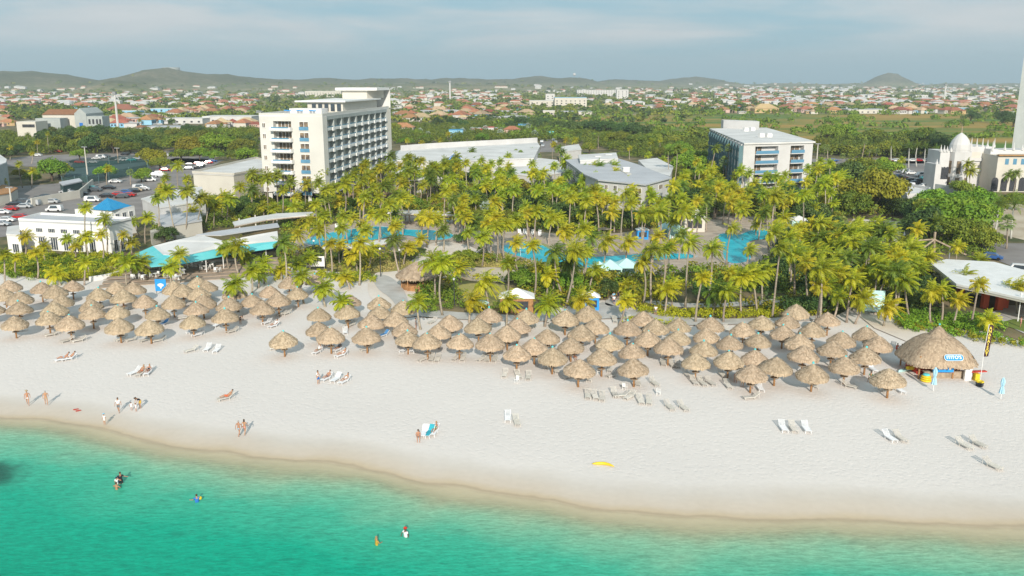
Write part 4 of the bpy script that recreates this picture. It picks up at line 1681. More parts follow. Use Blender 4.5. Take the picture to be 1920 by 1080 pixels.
def folded_umbrella(px, py, h, label):
    p = G(px, py, 0)
    e = empty('folded_umbrella', p, label, 'folded umbrella')
    obj('pole', MB().tube([(0, 0, -.1), (0, 0, h)], .035, 6), M_white, e)
    b = MB()
    prof_ = [(.05, h * .99), (.13, h * .93), (.21, h * .8), (.17, h * .66), (.12, h * .60), (.2, h * .45), (.27, h * .28)]
    vs = []
    n = 16
    for r, z in prof_:
        for k in range(n):
            t = 2 * PI * k / n
            rr = r * (1.25 if k % 2 else .72)
            vs.append((rr * math.cos(t), rr * math.sin(t), z))
    fs = [(i * n + k, (i + 1) * n + k, (i + 1) * n + (k + 1) % n, i * n + (k + 1) % n) for i in range(len(prof_) - 1) for k in range(n)]
    fs.append(tuple(range(n)))
    b.add(vs, fs)
    obj('folded_canopy', b, M_paleblue, e)


folded_umbrella(1440 + 1238 / 4, 540 + 772 / 4, 3.0, 'folded pale blue umbrella standing before the beach hut')
folded_umbrella(1440 + 1745 / 4, 540 + 835 / 4, 2.7, 'folded pale blue umbrella alone on the sand at right')

# tall feather banner
p = G(1440 + 1590 / 4, 540 + 720 / 4, 0)
q = GY(1440 + 1612 / 4, 540 + 272 / 4, p[1])
ban = empty('feather_banner', p, 'tall dark vertical banner with yellow letters beside the hut', 'banner')
hh = q[2]
obj('pole', MB().tube([(0, 0, -.1), (-.05, 0, hh * .5), (.15, 0, hh)], .035, 6), M_white, ban)
M_banner = mat('banner_maroon', (.045, .018, .025), (.06, .025, .03), scale=2, rough=.8)
M_yel = mat('yellow_print', (.78, .62, .08), (.72, .58, .1), scale=2, rough=.7)
b = MB()
zb, zt = hh * .46, hh * .99
for sgn_ in (0,):
    b.add([(-.02, -.01, zb), (.55, -.01, zb + .05), (.75, -.01, zt - .2), (.62, -.01, zt), (.12, -.01, zt),
           (-.02, .01, zb), (.55, .01, zb + .05), (.75, .01, zt - .2), (.62, .01, zt), (.12, .01, zt)],
          [(0, 1, 2, 3, 4), (9, 8, 7, 6, 5), (0, 5, 6, 1), (1, 6, 7, 2), (2, 7, 8, 3), (3, 8, 9, 4), (4, 9, 5, 0)])
fl = obj('flag', b, M_banner, ban)
for i, ch in enumerate('ANARAISOT'):
    fz = zt - .42 - i * (zt - zb - .5) / 8.6
    o = link('letter', text_mesh(ch, .5, .01, M_yel, 'letter', .012), fl, loc=(.27 + .12 * (fz - zb) / (zt - zb), -.03, fz))
    o.rotation_euler = (PI / 2, 0, 0)
p2 = G(1440 + 1585 / 4, 540 + 735 / 4, 0)
b = MB()
b.lathe([(.4, 0), (.45, .12), (.42, .3), (.48, .36), (.45, .5), (.3, .55)], 16)
b2_ = obj('banner_base', b, M_dark, None, loc=p2)
tag(b2_, 'round dark tub at the foot of the tall banner', 'tub')
b = MB().lathe([(.44, .5), (.5, .58), (.44, .66), (.3, .66), (.25, .56)], 16)
tag(obj('yellow_ring', b, M_gold, None, loc=p2), 'yellow ring lying on the dark tub by the banner', 'ring')
# shelf of yellow and white gear beside the hut
p3 = G(1440 + 1120 / 4, 540 + 640 / 4, 0)
e = empty('gear_stand', p3, 'white stand hung with yellow floats at the hut left side', 'gear stand')
obj('frame', MB().box((0, 0, .9), (.12, .12, 1.8)).box((0, 0, 1.2), (1.6, .1, .1)).box((0, 0, .04), (.8, .8, .08)), M_white, e)
b = MB()
for x in (-1.1, -.7, .75, 1.15):
    b.ball((x, .1, .55 + random.uniform(-.15, .2)), .34, 8, 5, (1.2, .5, .8))
obj('floats', b, M_gold, e)
p4 = G(1440 + 1500 / 4, 540 + 690 / 4, 0)
e = empty('gear_rack', p4, 'white rack with red and yellow boards at the hut right corner', 'gear rack')
obj('frame', MB().box((-.3, 0, .7), (.5, .4, 1.4)).box((.15, 0, .85), (.3, .3, 1.7)), M_white, e)
obj('board', MB().box((1.2, .1, 1.1), (2.0, .5, .12), .1), M_red, e)
obj('tub', MB().box((.9, -.1, .45), (.6, .6, .9)), M_gold, e)
p5 = G(1440 + 1045 / 4, 540 + 620 / 4, 0)
e = empty('kayak', p5, 'long pale kayak lying beside the beach hut', 'kayak', rz=R(118))
b = MB()
for i in range(1):
    st = []
    for f, w_ in ((0, .03), (.15, .25), (.4, .38), (.6, .38), (.85, .25), (1, .03)):
        y = -1.7 + 3.4 * f
        st.append([(-w_, y, .30 - w_ * .2), (-w_ * .5, y, .05), (w_ * .5, y, .05), (w_, y, .30 - w_ * .2), (0, y, .36)])
    vs = [q for s_ in st for q in s_]
    fs = [(i * 5 + k, i * 5 + (k + 1) % 5, (i + 1) * 5 + (k + 1) % 5, (i + 1) * 5 + k) for i in range(5) for k in range(5)]
    b.add(vs, fs)
obj('hull', b, M_aqua, e)
obj('seat', MB().box((0, .2, .36), (.4, .5, .08)), M_dark, e)

# banana float on the smooth sand, red flippers
p = G(1440 - 480 + 680 / 4 - 0, 760 + 445 / 4, 0)
b = MB()
pts = [(-1.35 + i * .3, -.55 * ((i - 4) / 4.5) ** 2 * (1.4 if i > 4 else .35), .2) for i in range(10)]
b.tube(pts, [.06, .14, .19, .21, .21, .21, .2, .18, .12, .05], 8)
tag(obj('banana_float', b, M_gold, None, loc=(p[0], p[1], 0), sc=.75, smooth=True), 'yellow crescent float lying on the smooth sand', 'float')
for i, (a, c) in enumerate(((572, 272), (590, 282))):
    p = G(a / 4, 700 + c / 4, 0)
    b = MB()
    b.add([(-.09, -.3, .03), (.09, -.3, .03), (.14, .25, .03), (-.14, .25, .03), (-.08, -.3, .12), (.08, -.3, .12), (.14, .25, .05), (-.14, .25, .05)],
          [(0, 3, 2, 1), (4, 5, 6, 7), (0, 1, 5, 4), (1, 2, 6, 5), (2, 3, 7, 6), (3, 0, 4, 7)])
    tag(obj('swim_fin', b, M_red, None, loc=(p[0], p[1], 0), rz=-.8), ['red swim fin on the wet sand, upper one of the pair', 'red swim fin on the wet sand, lower one of the pair'][i], 'swim fin', 'red swim fins')
# ------------------------------------------------------------------ people
M_skin = mat('skin', (.46, .24, .145), (.40, .20, .12), scale=3, rough=.55, objrand=.1)
M_skin_d = mat('dark_skin', (.16, .075, .045), (.13, .06, .04), scale=3, rough=.5)
M_hair_b = mat('brown_hair', (.045, .025, .015), (.08, .045, .025), scale=8, rough=.7)
M_hair_l = mat('fair_hair', (.35, .24, .12), (.28, .19, .1), scale=8, rough=.7)
M_hair_g = mat('grey_hair', (.42, .40, .38), (.34, .33, .32), scale=8, rough=.7)
M_eye = mat('eye', (.03, .02, .02), rough=.3)


def skin_mesh(name, verts, edges, rad, root, m, lvl=1):
    me = bpy.data.meshes.new('tmp_skin')
    me.from_pydata(verts, edges, [])
    o = bpy.data.objects.new('tmp_skin', me)
    COL.objects.link(o)
    o.modifiers.new('sk', 'SKIN')
    for i, v in enumerate(me.skin_vertices[0].data):
        r = rad[i]
        v.radius = r if isinstance(r, tuple) else (r, r)
        v.use_root = (i == root)
    s = o.modifiers.new('ss', 'SUBSURF')
    s.levels = lvl
    s.render_levels = lvl
    bpy.context.view_layer.update()
    out = bpy.data.meshes.new_from_object(o.evaluated_get(bpy.context.evaluated_depsgraph_get()))
    bpy.data.objects.remove(o)
    bpy.data.meshes.remove(me)
    out.name = name
    out.materials.clear()
    out.materials.append(m)
    out.polygons.foreach_set('use_smooth', [True] * len(out.polygons))
    return out


def V3(*a):
    return Vector(a)


POSES = {}
# joints: pelvis, chest, neck, head, shoulders, elbows, wrists, hips, knees, ankles, toes (faces -y)
POSES['stand'] = dict(pel=(0, 0, .95), wai=(0, -.01, 1.10), che=(0, 0, 1.30), nec=(0, 0, 1.47), hd=(0, -.02, 1.60), top=(0, -.01, 1.70),
                      sh=(.19, 0, 1.42), el=[(-.27, .03, 1.15), (.27, .03, 1.15)], wr=[(-.29, -.06, .91), (.29, -.06, .91)],
                      hp=.10, kn=[(-.11, -.02, .50), (.11, -.02, .50)], an=[(-.12, .02, .08), (.12, .02, .08)])
POSES['walk'] = dict(POSES['stand'], el=[(-.27, -.10, 1.17), (.27, .12, 1.17)], wr=[(-.27, -.28, .97), (.28, .13, .92)],
                     kn=[(-.10, .08, .50), (.10, -.20, .53)], an=[(-.10, .33, .12), (.10, -.22, .08)])
POSES['bend'] = dict(pel=(0, .12, .92), wai=(0, .0, 1.05), che=(0, -.18, 1.18), nec=(0, -.33, 1.26), hd=(0, -.44, 1.30), top=(0, -.52, 1.34),
                     sh=(.18, -.26, 1.22), el=[(-.22, -.36, .97), (.22, -.36, .97)], wr=[(-.16, -.46, .76), (.16, -.46, .76)],
                     hp=.10, kn=[(-.11, -.02, .50), (.11, .0, .50)], an=[(-.12, .06, .08), (.12, .08, .08)])
# lying back on a lounger (head towards +y, feet to -y), lounger top .36
POSES['recline'] = dict(pel=(0, .30, .48), wai=(0, .44, .56), che=(0, .62, .70), nec=(0, .76, .83), hd=(0, .86, .95), top=(0, .90, 1.03),
                        sh=(.18, .72, .78), el=[(-.30, .55, .58), (.30, .55, .58)], wr=[(-.24, .33, .52), (.24, .33, .52)],
                        hp=.10, kn=[(-.12, -.15, .60), (.12, -.17, .55)], an=[(-.12, -.58, .44), (.12, -.60, .43)], toe=(0, -.02, .12))
# sitting on the edge, leaning a little forward
POSES['sit'] = dict(pel=(0, .05, .48), wai=(0, .04, .62), che=(0, .0, .82), nec=(0, -.03, .98), hd=(0, -.06, 1.11), top=(0, -.07, 1.20),
                    sh=(.18, -.02, .93), el=[(-.25, -.10, .70), (.25, -.10, .70)], wr=[(-.16, -.32, .62), (.16, -.32, .62)],
                    hp=.11, kn=[(-.13, -.40, .50), (.13, -.40, .50)], an=[(-.12, -.46, .08), (.12, -.44, .08)])
# arms lifted a little, for the bathers
POSES['wade'] = dict(POSES['stand'], el=[(-.30, -.12, 1.22), (.34, -.02, 1.25)], wr=[(-.16, -.32, 1.18), (.50, -.14, 1.22)])


def body_parts(pose, woman=False):
    q = POSES[pose]
    V, E, Rr = [], [], []

    def add(p, r, par=None):
        V.append(tuple(p))
        Rr.append(r)
        if par is not None:
            E.append((par, len(V) - 1))
        return len(V) - 1
    k = .9 if woman else 1.0
    pel = add(q['pel'], (.145, .11))
    wai = add(q['wai'], (.125 * k, .10), pel)
    che = add(q['che'], (.155 * k, .115), wai)
    nec = add(q['nec'], .055, che)
    hd = add(q['hd'], (.078, .095), nec)
    top = add(q['top'], .065, hd)
    face_d = -1 if pose != 'recline' else -1
    H = Vector(q['hd'])
    T = Vector(q['top'])
    upv = (T - H).normalized()
    fw = Vector((0, -1, 0)) - upv * Vector((0, -1, 0)).dot(upv)
    fw = fw.normalized() if fw.length > .1 else Vector((0, -1, 0))
    if pose == 'recline':
        fw = Vector((0, -.6, .8))
        fw = (fw - upv * fw.dot(upv)).normalized()
    arms = []
    for i, sg in enumerate((-1, 1)):
        sh = add((q['sh'][0] * sg * k, q['sh'][1], q['sh'][2]), .058 * k, che)
        el = add(q['el'][i], .042 * k, sh)
        wr = add(q['wr'][i], .028, el)
        d = (Vector(q['wr'][i]) - Vector(q['el'][i])).normalized()
        pa = add(Vector(q['wr'][i]) + d * .07, (.035, .018), wr)
        side = Vector((-sg, 0, 0)) - d * Vector((-sg, 0, 0)).dot(d)
        side = side.normalized() if side.length > .1 else Vector((0, 1, 0))
        curl = Vector((0, -1, -.2)).normalized()
        for fi in range(4):
            off = side.cross(d) * (.018 * (fi - 1.5))
            ln = (.075, .085, .08, .06)[fi]
            a = Vector(V[pa]) + off + d * .025
            f1 = add(a, .010, pa)
            f2 = add(a + (d * .85 + curl * .3).normalized() * ln * .5, .009, f1)
            add(a + (d * .85 + curl * .3).normalized() * ln * .5 + (d * .6 + curl * .8).normalized() * ln * .45, .008, f2)
        t0 = add(Vector(q['wr'][i]) + d * .04 + side * .035, .011, pa)
        add(Vector(q['wr'][i]) + d * .08 + side * .06, .009, t0)
        arms.append((sh, el, wr))
    legs = []
    for i, sg in enumerate((-1, 1)):
        h = add((q['hp'] * sg, q['pel'][1], q['pel'][2] - .04), .09, pel)
        kn = add(q['kn'][i], .058, h)
        an = add(q['an'][i], .036, kn)
        td = Vector(q.get('toe', (0, -.15, -.045)))
        to = add(Vector(q['an'][i]) + td, (.038, .02), an)
        legs.append((h, kn, an))
    return q, V, E, Rr, arms, legs, upv, fw


BODY = {}


def get_body(pose, woman, m):
    key = (pose, woman, m.name)
    if key not in BODY:
        q, V, E, Rr, arms, legs, upv, fw = body_parts(pose, woman)
        BODY[key] = (skin_mesh('body', V, E, Rr, 0, m), q, V, E, Rr, arms, legs, upv, fw)
    return BODY[key]


def cloth_mesh(pose, woman, kind, m):
    q, V, E, Rr, arms, legs, upv, fw = body_parts(pose, woman)
    pel, wai, che = 0, 1, 2
    g = 1.14

    def up(r, k=g):
        return tuple(a * k for a in r) if isinstance(r, tuple) else r * k
    vs, es, rr = [V[pel]], [], [up(Rr[pel])]

    def add(p, r, par):
        vs.append(tuple(p))
        rr.append(r)
        es.append((par, len(vs) - 1))
        return len(vs) - 1
    if kind in ('trunks', 'shorts', 'dress', 'both'):
        f = {'trunks': .45, 'shorts': .85, 'dress': .8, 'both': .7}[kind]
        for h, kn, an in legs:
            a = add(V[h], up(Rr[h], 1.16), 0)
            add(Vector(V[h]).lerp(Vector(V[kn]), f), up(Rr[h], 1.0 if kind != 'dress' else 1.15), a)
        if kind != 'dress' and kind != 'both':
            add(Vector(V[pel]).lerp(Vector(V[wai]), .5), up(Rr[wai], 1.12), 0)
    if kind in ('dress', 'both', 'shirt', 'top'):
        w_ = add(V[wai], up(Rr[wai], 1.15), 0)
        c = add(V[che], up(Rr[che], 1.12), w_)
        if kind != 'top':
            add(Vector(V[che]).lerp(Vector(V[3]), .45), .09, c)
            for sh, el, wr in arms:
                a = add(V[sh], .075, c)
                add(Vector(V[sh]).lerp(Vector(V[el]), .7), .058, a)
        if kind in ('shirt', 'top'):
            rr[0] = up(Rr[pel], 1.1)
    return skin_mesh({'trunks': 'swim_trunks', 'shorts': 'shorts', 'dress': 'dress', 'both': 'clothes', 'shirt': 'shirt', 'top': 'swimsuit_top'}[kind], vs, es, rr, 0, m)


CLOTH = {}
COLS = {}


def cm(name):
    d = {'white': (.78, .78, .78), 'black': (.025, .027, .035), 'navy': (.02, .04, .12), 'blue': (.03, .18, .55), 'sky': (.25, .55, .75), 'red': (.6, .05, .03), 'orange': (.75, .16, .06),
         'teal': (.04, .35, .40), 'grey': (.2, .21, .22), 'tan': (.45, .35, .22), 'gold': (.55, .36, .05), 'green': (.06, .25, .1), 'pink': (.7, .3, .3)}
    if name not in COLS:
        COLS[name] = mat(name + '_cloth', d[name], tuple(c * .8 for c in d[name]), scale=6, rough=.9)
    return COLS[name]


def person(px, py, pose, label, cl, skin='l', hair='b', woman=False, rz=0.0, sc=1.0, hat=None, z=0.0, gpz=None, xyz=None):
    m = M_skin if skin == 'l' else M_skin_d
    p = xyz or G(px, py, z if gpz is None else gpz)
    e = empty('person', (p[0], p[1], z), label, 'person', rz=R(rz), sc=sc)
    bd, q, V, E, Rr, arms, legs, upv, fw = get_body(pose, woman, m)
    link('body', bd, e)
    for kind, colr in cl:
        key = (pose, woman, kind, colr)
        if key not in CLOTH:
            CLOTH[key] = cloth_mesh(pose, woman, kind, cm(colr))
        link(CLOTH[key].name.split('.')[0], CLOTH[key], e)
    c = (Vector(q['hd']) + Vector(q['top'])) / 2
    b = MB()
    b.ball(c + upv * .035 - fw * .025, .102, 10, 6, (.92, 1.0, .95))
    if woman:
        b.ball(c - fw * .07 - upv * .10, .085, 8, 5, (1.1, .7, 1.6))
    obj('hair', b, {'b': M_hair_b, 'l': M_hair_l, 'g': M_hair_g}[hair], e, smooth=True)
    sd_ = fw.cross(upv)
    b = MB()
    for sg in (-1, 1):
        b.ball(c + fw * .088 - upv * .02 + sd_ * .032 * sg, .011, 5, 3)
    obj('eyes', b, M_eye, e)
    b = MB()
    b.ball(c + fw * .10 - upv * .05, .017, 5, 4, (.8, 1, 1.3))
    for sg in (-1, 1):
        b.ball(c - upv * .04 + sd_ * .088 * sg, .022, 5, 4, (.5, 1, 1.4))
    obj('nose_and_ears', b, m, e, smooth=True)
    if hat:
        b = MB()
        b.lathe([(.17, 0), (.175, .015), (.11, .03), (.105, .09), (.06, .12), (.0, .125)], 14)
        h = obj('hat', b, cm(hat), e, loc=c + upv * .075)
        h.rotation_euler = (0, 0, 0)
    return e


P4 = lambda ox, oy, a, b2: (ox + a / 4, oy + b2 / 4)
# walkers along the water's edge
x, y = P4(0, 700, 212, 238); person(x, y, 'walk', 'man in pale shorts walking at the far left water edge', [('trunks', 'white')], hair='g', rz=25, hat='tan')
x, y = P4(0, 700, 350, 238); person(x, y, 'walk', 'man in patterned grey trunks following another man at far left', [('trunks', 'tan')], hair='g', rz=-150)
x, y = P4(0, 700, 892, 293); person(x, y, 'walk', 'man in white shirt and grey shorts walking by the wet sand', [('shirt', 'white'), ('shorts', 'grey')], rz=10)
x, y = P4(0, 700, 786, 385); person(x, y, 'stand', 'child in white top and blue cap at the water line', [('both', 'white')], sc=.72, rz=-20, hat='sky')
x, y = P4(0, 700, 988, 278); person(x, y, 'stand', 'small child in white beside a bending woman, left one', [('both', 'white')], sc=.58, rz=30)
x, y = P4(0, 700, 1022, 285); person(x, y, 'stand', 'small child in white beside a bending woman, right one', [('both', 'white')], sc=.55, rz=-30)
x, y = P4(0, 700, 1050, 262); person(x, y, 'bend', 'woman in black top bending down to two small children', [('shirt', 'black'), ('shorts', 'gold')], woman=True, rz=-40)
x, y = P4(0, 700, 1795, 472); person(x, y, 'walk', 'man in blue and white trunks walking beside a woman', [('trunks', 'sky')], hair='g', rz=165)
x, y = P4(0, 700, 1838, 462); person(x, y, 'walk', 'woman in pink bikini walking beside a man in blue trunks', [('trunks', 'pink')], woman=True, rz=170)
# bathers
for a, b2, dz, lab, cl, kw in (
        (875, 870, 1.05, 'bare-backed man deep in the water beside a child', [('trunks', 'navy')], dict(rz=160)),
        (878, 836, .35, 'child in navy cap held up in the water', [('both', 'white')], dict(sc=.62, hat='navy', rz=30)),
        (908, 826, .62, 'person in black wetsuit top standing in the sea', [('both', 'black')], dict(rz=40)),
        (890, 815, .45, 'child in blue top held by person in black in the sea', [('both', 'blue')], dict(sc=.6, rz=-60)),
        (1478, 965, 1.0, 'person in blue shirt in the sea holding a yellow ball', [('both', 'blue')], dict(rz=200, hair='b'))):
    X, Y = P4(0, 700, a, b2)
    p = G(X, Y, WZ)
    person(X, Y, 'wade', lab, cl, z=WZ - dz, xyz=p, **kw)
p = G(480 - 480 + 1500 / 4, 700 + 925 / 4, .25)
tag(obj('ball', MB().ball((0, 0, 0), .16, 12, 8), M_gold, None, loc=(p[0], p[1], .12), smooth=True), 'yellow ball held up beside the bather in blue', 'ball')
X, Y = 640 + 265 / 4, 900 + 485 / 4
person(X, Y, 'wade', 'swimmer in mustard yellow top, left of two bathers', [('both', 'gold')], z=WZ - 1.0, xyz=G(X, Y, WZ), rz=120, hair='l')
X, Y = 640 + 482 / 4, 900 + 425 / 4
person(X, Y, 'wade', 'bather in red cap and white shirt, right of two bathers', [('both', 'white')], skin='d', z=WZ - .95, xyz=G(X, Y, WZ), rz=-40, hat='red')


def on_lounger(idxpx, pose, label, cl, **kw):
    """lie on the lounger nearest the given photo pixel"""
    x, y = idxpx
    r = min(LG, key=lambda q: (q[0] - x) ** 2 + (q[1] - y) ** 2)
    p = G(r[0], r[1], .3)
    return person(0, 0, pose, label, cl, xyz=(p[0], p[1], 0), rz=-r[2], **kw)


on_lounger(P4(0, 500, 465, 690), 'recline', 'sunbather in blue trunks on left lounger of the far left pair', [('trunks', 'sky')], hair='b')
on_lounger(P4(0, 500, 510, 685), 'recline', 'sunbather in white on right lounger of the far left pair', [('trunks', 'white')], hair='b')
on_lounger(P4(0, 500, 1055, 795), 'recline', 'fair-haired sunbather in the middle of three loungers at left', [('trunks', 'orange')], hair='l', woman=True)
on_lounger(P4(0, 500, 1108, 790), 'recline', 'sunbather in black swimsuit, rightmost of three loungers at left', [('trunks', 'black'), ('top', 'black')], hair='l', woman=True)
on_lounger(P4(0, 700, 1690, 180), 'recline', 'sunbather in orange trunks alone on a slanted lounger', [('shorts', 'orange')], hair='b')
on_lounger(P4(480, 500, 130, 440), 'recline', 'sunbather in white beside the empty white lounger at left', [('both', 'white')], hair='b')
on_lounger(P4(480, 500, 460, 635), 'recline', 'sunbather sitting up in white, left of the shade group', [('shirt', 'white'), ('trunks', 'teal')], hair='b')
on_lounger(P4(480, 500, 610, 618), 'recline', 'sunbather in grey under the middle front shade', [('shirt', 'grey')], hair='g')
on_lounger(P4(480, 500, 635, 660), 'recline', 'sunbather with bare legs on lounger before the middle shades', [('trunks', 'white'), ('top', 'white')], woman=True)
on_lounger(P4(480, 500, 525, 835), 'recline', 'dark-haired sunbather left of the empty white lounger', [('trunks', 'navy')], hair='b')
on_lounger(P4(480, 500, 660, 855), 'recline', 'sunbather in white right of the empty white lounger', [('top', 'white'), ('trunks', 'white')], woman=True)
on_lounger(P4(480, 740, 1335, 275), 'recline', 'woman in green bikini on the rightmost lounger near the sea', [('trunks', 'green'), ('top', 'green')], woman=True, hair='l')
x, y = P4(480, 740, 1218, 345); person(x, y, 'sit', 'man in grey trunks sitting beside the lounger with white towel', [('trunks', 'grey')], rz=8)
x, y = P4(480, 500, 468, 880); person(x, y, 'stand', 'person in white top and blue skirt standing by the loungers', [('shirt', 'white'), ('shorts', 'blue')], woman=True, rz=60)
x, y = P4(0, 500, 1805, 432); person(x, y, 'bend', 'person in dark clothes bending under a left-hand shade', [('both', 'black')], rz=60)
x, y = P4(0, 500, 1445, 475); person(x, y, 'stand', 'person in blue shirt standing under a left-hand shade', [('shirt', 'blue'), ('shorts', 'navy')], rz=10)
x, y = P4(480, 500, 540, 590); person(x, y, 'sit', 'person in red sitting in the shade behind the sunbathers', [('both', 'red')], rz=-30)
x, y = P4(480, 500, 1200, 470); person(x, y, 'stand', 'dark-haired person between two middle thatched shades', [('both', 'grey')], rz=80)
for a, b2, lab, c in ((415, 530, 'person in brown sitting between right-hand shades, left one', 'tan'), (470, 540, 'person in red sitting between right-hand shades, right one', 'red')):
    x, y = P4(960, 540, a, b2); person(x, y, 'sit', lab, [('trunks', c)], rz=20)
for a, b2, lab, c in ((1680, 700, 'person in red shirt at the crowded front shade, leftmost', 'red'), (1730, 735, 'person in white at the crowded front shade, middle', 'white'), (1790, 745, 'person in dark blue at the crowded front shade, rightmost', 'navy')):
    x, y = P4(960, 540, a, b2); person(x, y, 'sit', lab, [('shirt', c), ('trunks', 'navy')], rz=random.uniform(-60, 60))
x, y = P4(1440, 540, 770, 700); person(x, y, 'sit', 'person in green beside the small shade near the hut', [('both', 'green')], rz=-50)
x, y = P4(1440, 540, 965, 480); person(x, y, 'sit', 'person in dark red on the lounger shaded by the hut', [('both', 'red')], rz=30)
# on the paths
for a, b2, pose, lab, cl, kw in (
        (762, 905, 'walk', 'person in aqua top walking down the garden path', [('shirt', 'sky'), ('shorts', 'grey')], dict(rz=10)),
        (764, 930, 'walk', 'person in white walking ahead on the garden path', [('shirt', 'white'), ('shorts', 'navy')], dict(rz=0)),
        (795, 895, 'walk', 'person in dark clothes on the garden path', [('both', 'black')], dict(rz=10)),
        (925, 960, 'stand', 'person in brown standing where the paths meet', [('both', 'tan')], dict(rz=40)),
        (828, 968, 'stand', 'child in white near the path junction', [('both', 'white')], dict(sc=.65)),
        (1076, 1008, 'stand', 'person in white shirt and grey shorts behind the shades', [('shirt', 'white'), ('shorts', 'grey')], dict(rz=-20)),
        (22, 1015, 'stand', 'person in pink standing by the brown kiosk', [('both', 'pink')], dict(rz=60))):
    x, y = P4(960, 340, a, b2); person(x, y, pose, lab, cl, **kw)
x, y = P4(1440, 540, 1890, 300); person(x, y, 'stand', 'person in pale clothes on the lawn at far right', [('both', 'pink')], rz=60)
x, y = P4(480, 420, 200, 0)
for a, b2, lab, c in ((498, 800, 'man in red cap standing near the covered left thatched shades', 'grey'), (680, 860, 'person resting under the tree by the left shades', 'red')):
    x, y = 480 + a / 7.71, 420 + b2 / 7.71
    person(x, y, 'stand', lab, [('both', c)], hat='red' if c == 'grey' else None)
# in the pools, chest deep
for i, (x, y) in enumerate(((632, 437), (678, 448), (598, 447), (660, 444), (1004, 470), (1392, 452))):
    lab = ['bather in the left pool near its far edge', 'bather at the near edge of the left pool', 'bather at the left end of the left pool', 'bather near the bar of the left pool',
           'bather in the middle pool', 'bather in the right pool'][i]
    person(x, y, 'wade', lab, [('trunks', 'navy')], z=-1.15, xyz=G(x, y, 0), rz=random.uniform(0, 360), skin=random.choice('ld'))
# ------------------------------------------------------------------ ground sheets of the resort
M_gsand = mat('garden_sand', (.56, .48, .37), (.42, .34, .24), scale=.12, rough=.95)
M_psand = mat('pale_path_sand', (.74, .66, .58), (.62, .54, .46), scale=.15, rough=.95)
M_path = mat('pale_paving', (.52, .50, .47), (.42, .40, .37), scale=.5, rough=.9)
M_deck = mat('pool_deck', (.50, .42, .34), (.38, .31, .25), scale=.3, rough=.9)
M_asph = mat('asphalt', (.21, .19, .18), (.28, .255, .24), scale=.12, rough=.9)
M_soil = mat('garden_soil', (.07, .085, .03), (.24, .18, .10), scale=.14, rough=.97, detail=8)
M_lawn = mat('lawn', (.11, .17, .03), (.19, .22, .05), scale=.3, rough=.95)
M_dgrass = mat('dry_grass', (.40, .33, .12), (.28, .27, .07), scale=.6, rough=.95)
M_court = mat('tennis_court', (.055, .105, .10), (.04, .08, .08), scale=.2, rough=.9)
M_wet1 = mat('marsh', (.085, .17, .018), (.36, .23, .05), scale=.010, rough=.95, detail=10, stretch=(.6, 1.6, 1), ramp=(.38, .60))
M_line = mat('road_paint', (.7, .7, .68), rough=.8)
M_pool, nt, b = nodes_of('pool_water')
MATS['pool_water'] = M_pool
col = ramp_node(nt, [(.35, (.0, .40, .54)), (.65, (.02, .54, .68))], add_noise(nt, .25, 5))
nt.links.new(col, b.inputs['Base Color'])
b.inputs['Roughness'].default_value = .25
b.inputs['Specular IOR Level'].default_value = .12
bp = nt.nodes.new('ShaderNodeBump')
bp.inputs['Strength'].default_value = .25
nt.links.new(add_noise(nt, 1.6, 4), bp.inputs['Height'])
nt.links.new(bp.outputs['Normal'], b.inputs['Normal'])

# garden ground lies over the sand inland of the shades
garden = [(-400, 512), (0, 512), (60, 520), (130, 528), (250, 520), (330, 512), (460, 508), (540, 500), (600, 507), (690, 515), (702, 526), (765, 560), (775, 590), (800, 596), (880, 594), (960, 592),
          (1010, 585), (1080, 570), (1130, 562), (1200, 575), (1290, 594), (1380, 600), (1440, 605), (1500, 596), (1560, 596), (1600, 575), (1680, 598), (1760, 612), (1850, 622), (1920, 640), (2400, 680),
          (2400, 300), (1300, 262), (600, 262), (-400, 262)]
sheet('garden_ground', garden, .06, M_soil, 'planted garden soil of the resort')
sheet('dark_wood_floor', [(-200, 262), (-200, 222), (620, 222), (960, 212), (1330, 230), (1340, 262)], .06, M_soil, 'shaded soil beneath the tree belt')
sheet('marsh', smooth_poly([(940, 232), (1130, 216), (1330, 214), (1560, 214), (2300, 212), (2500, 262), (1900, 290), (1500, 290), (1300, 262), (1100, 250)]), .12, M_wet1, 'marshy grassland in green and rust')
sheet('sandy_path', smooth_poly([(690, 512), (770, 496), (800, 455), (850, 452), (905, 470), (880, 480), (815, 484), (800, 505), (870, 500), (960, 505), (955, 528), (850, 520), (765, 520), (800, 590), (745, 598), (690, 560)]), .12, M_psand, 'sandy path from the beach to the pools')
sheet('paved_path', smooth_poly([(697, 516), (725, 514), (752, 533), (765, 560), (768, 584), (748, 584), (735, 560), (705, 540)]), .18, M_path, 'pale paved path on the sand')
sheet('shore_walk', [(765, 578), (900, 588), (1000, 592), (1070, 588), (1130, 566), (1170, 578), (1230, 590), (1300, 598), (1440, 596), (1560, 590), (1560, 596), (1440, 606), (1290, 610), (1160, 596), (1080, 600), (1000, 602), (890, 600), (770, 592)], .18, M_path, 'paved walk behind the thatched shades')
sheet('garden_path', smooth_poly([(1128, 572), (1150, 548), (1180, 540), (1240, 533), (1242, 538), (1185, 548), (1165, 560), (1160, 574)]), .18, M_path, 'paved garden path between the palms')
sheet('long_garden_path', smooth_poly([(1210, 562), (1290, 570), (1400, 565), (1500, 556), (1640, 560), (1640, 566), (1500, 563), (1400, 574), (1290, 578), (1210, 570)]), .18, M_path, 'long paved path behind the yellow hedge')
sheet('patio', smooth_poly([(862, 515), (880, 503), (930, 500), (970, 506), (980, 525), (930, 530), (870, 526)]), .18, M_gsand, 'round sandy clearing in the garden')
sheet('dry_lawn', smooth_poly([(860, 530), (960, 532), (975, 560), (930, 582), (880, 575), (850, 550)]), .16, M_dgrass, 'dry lawn with young palms')
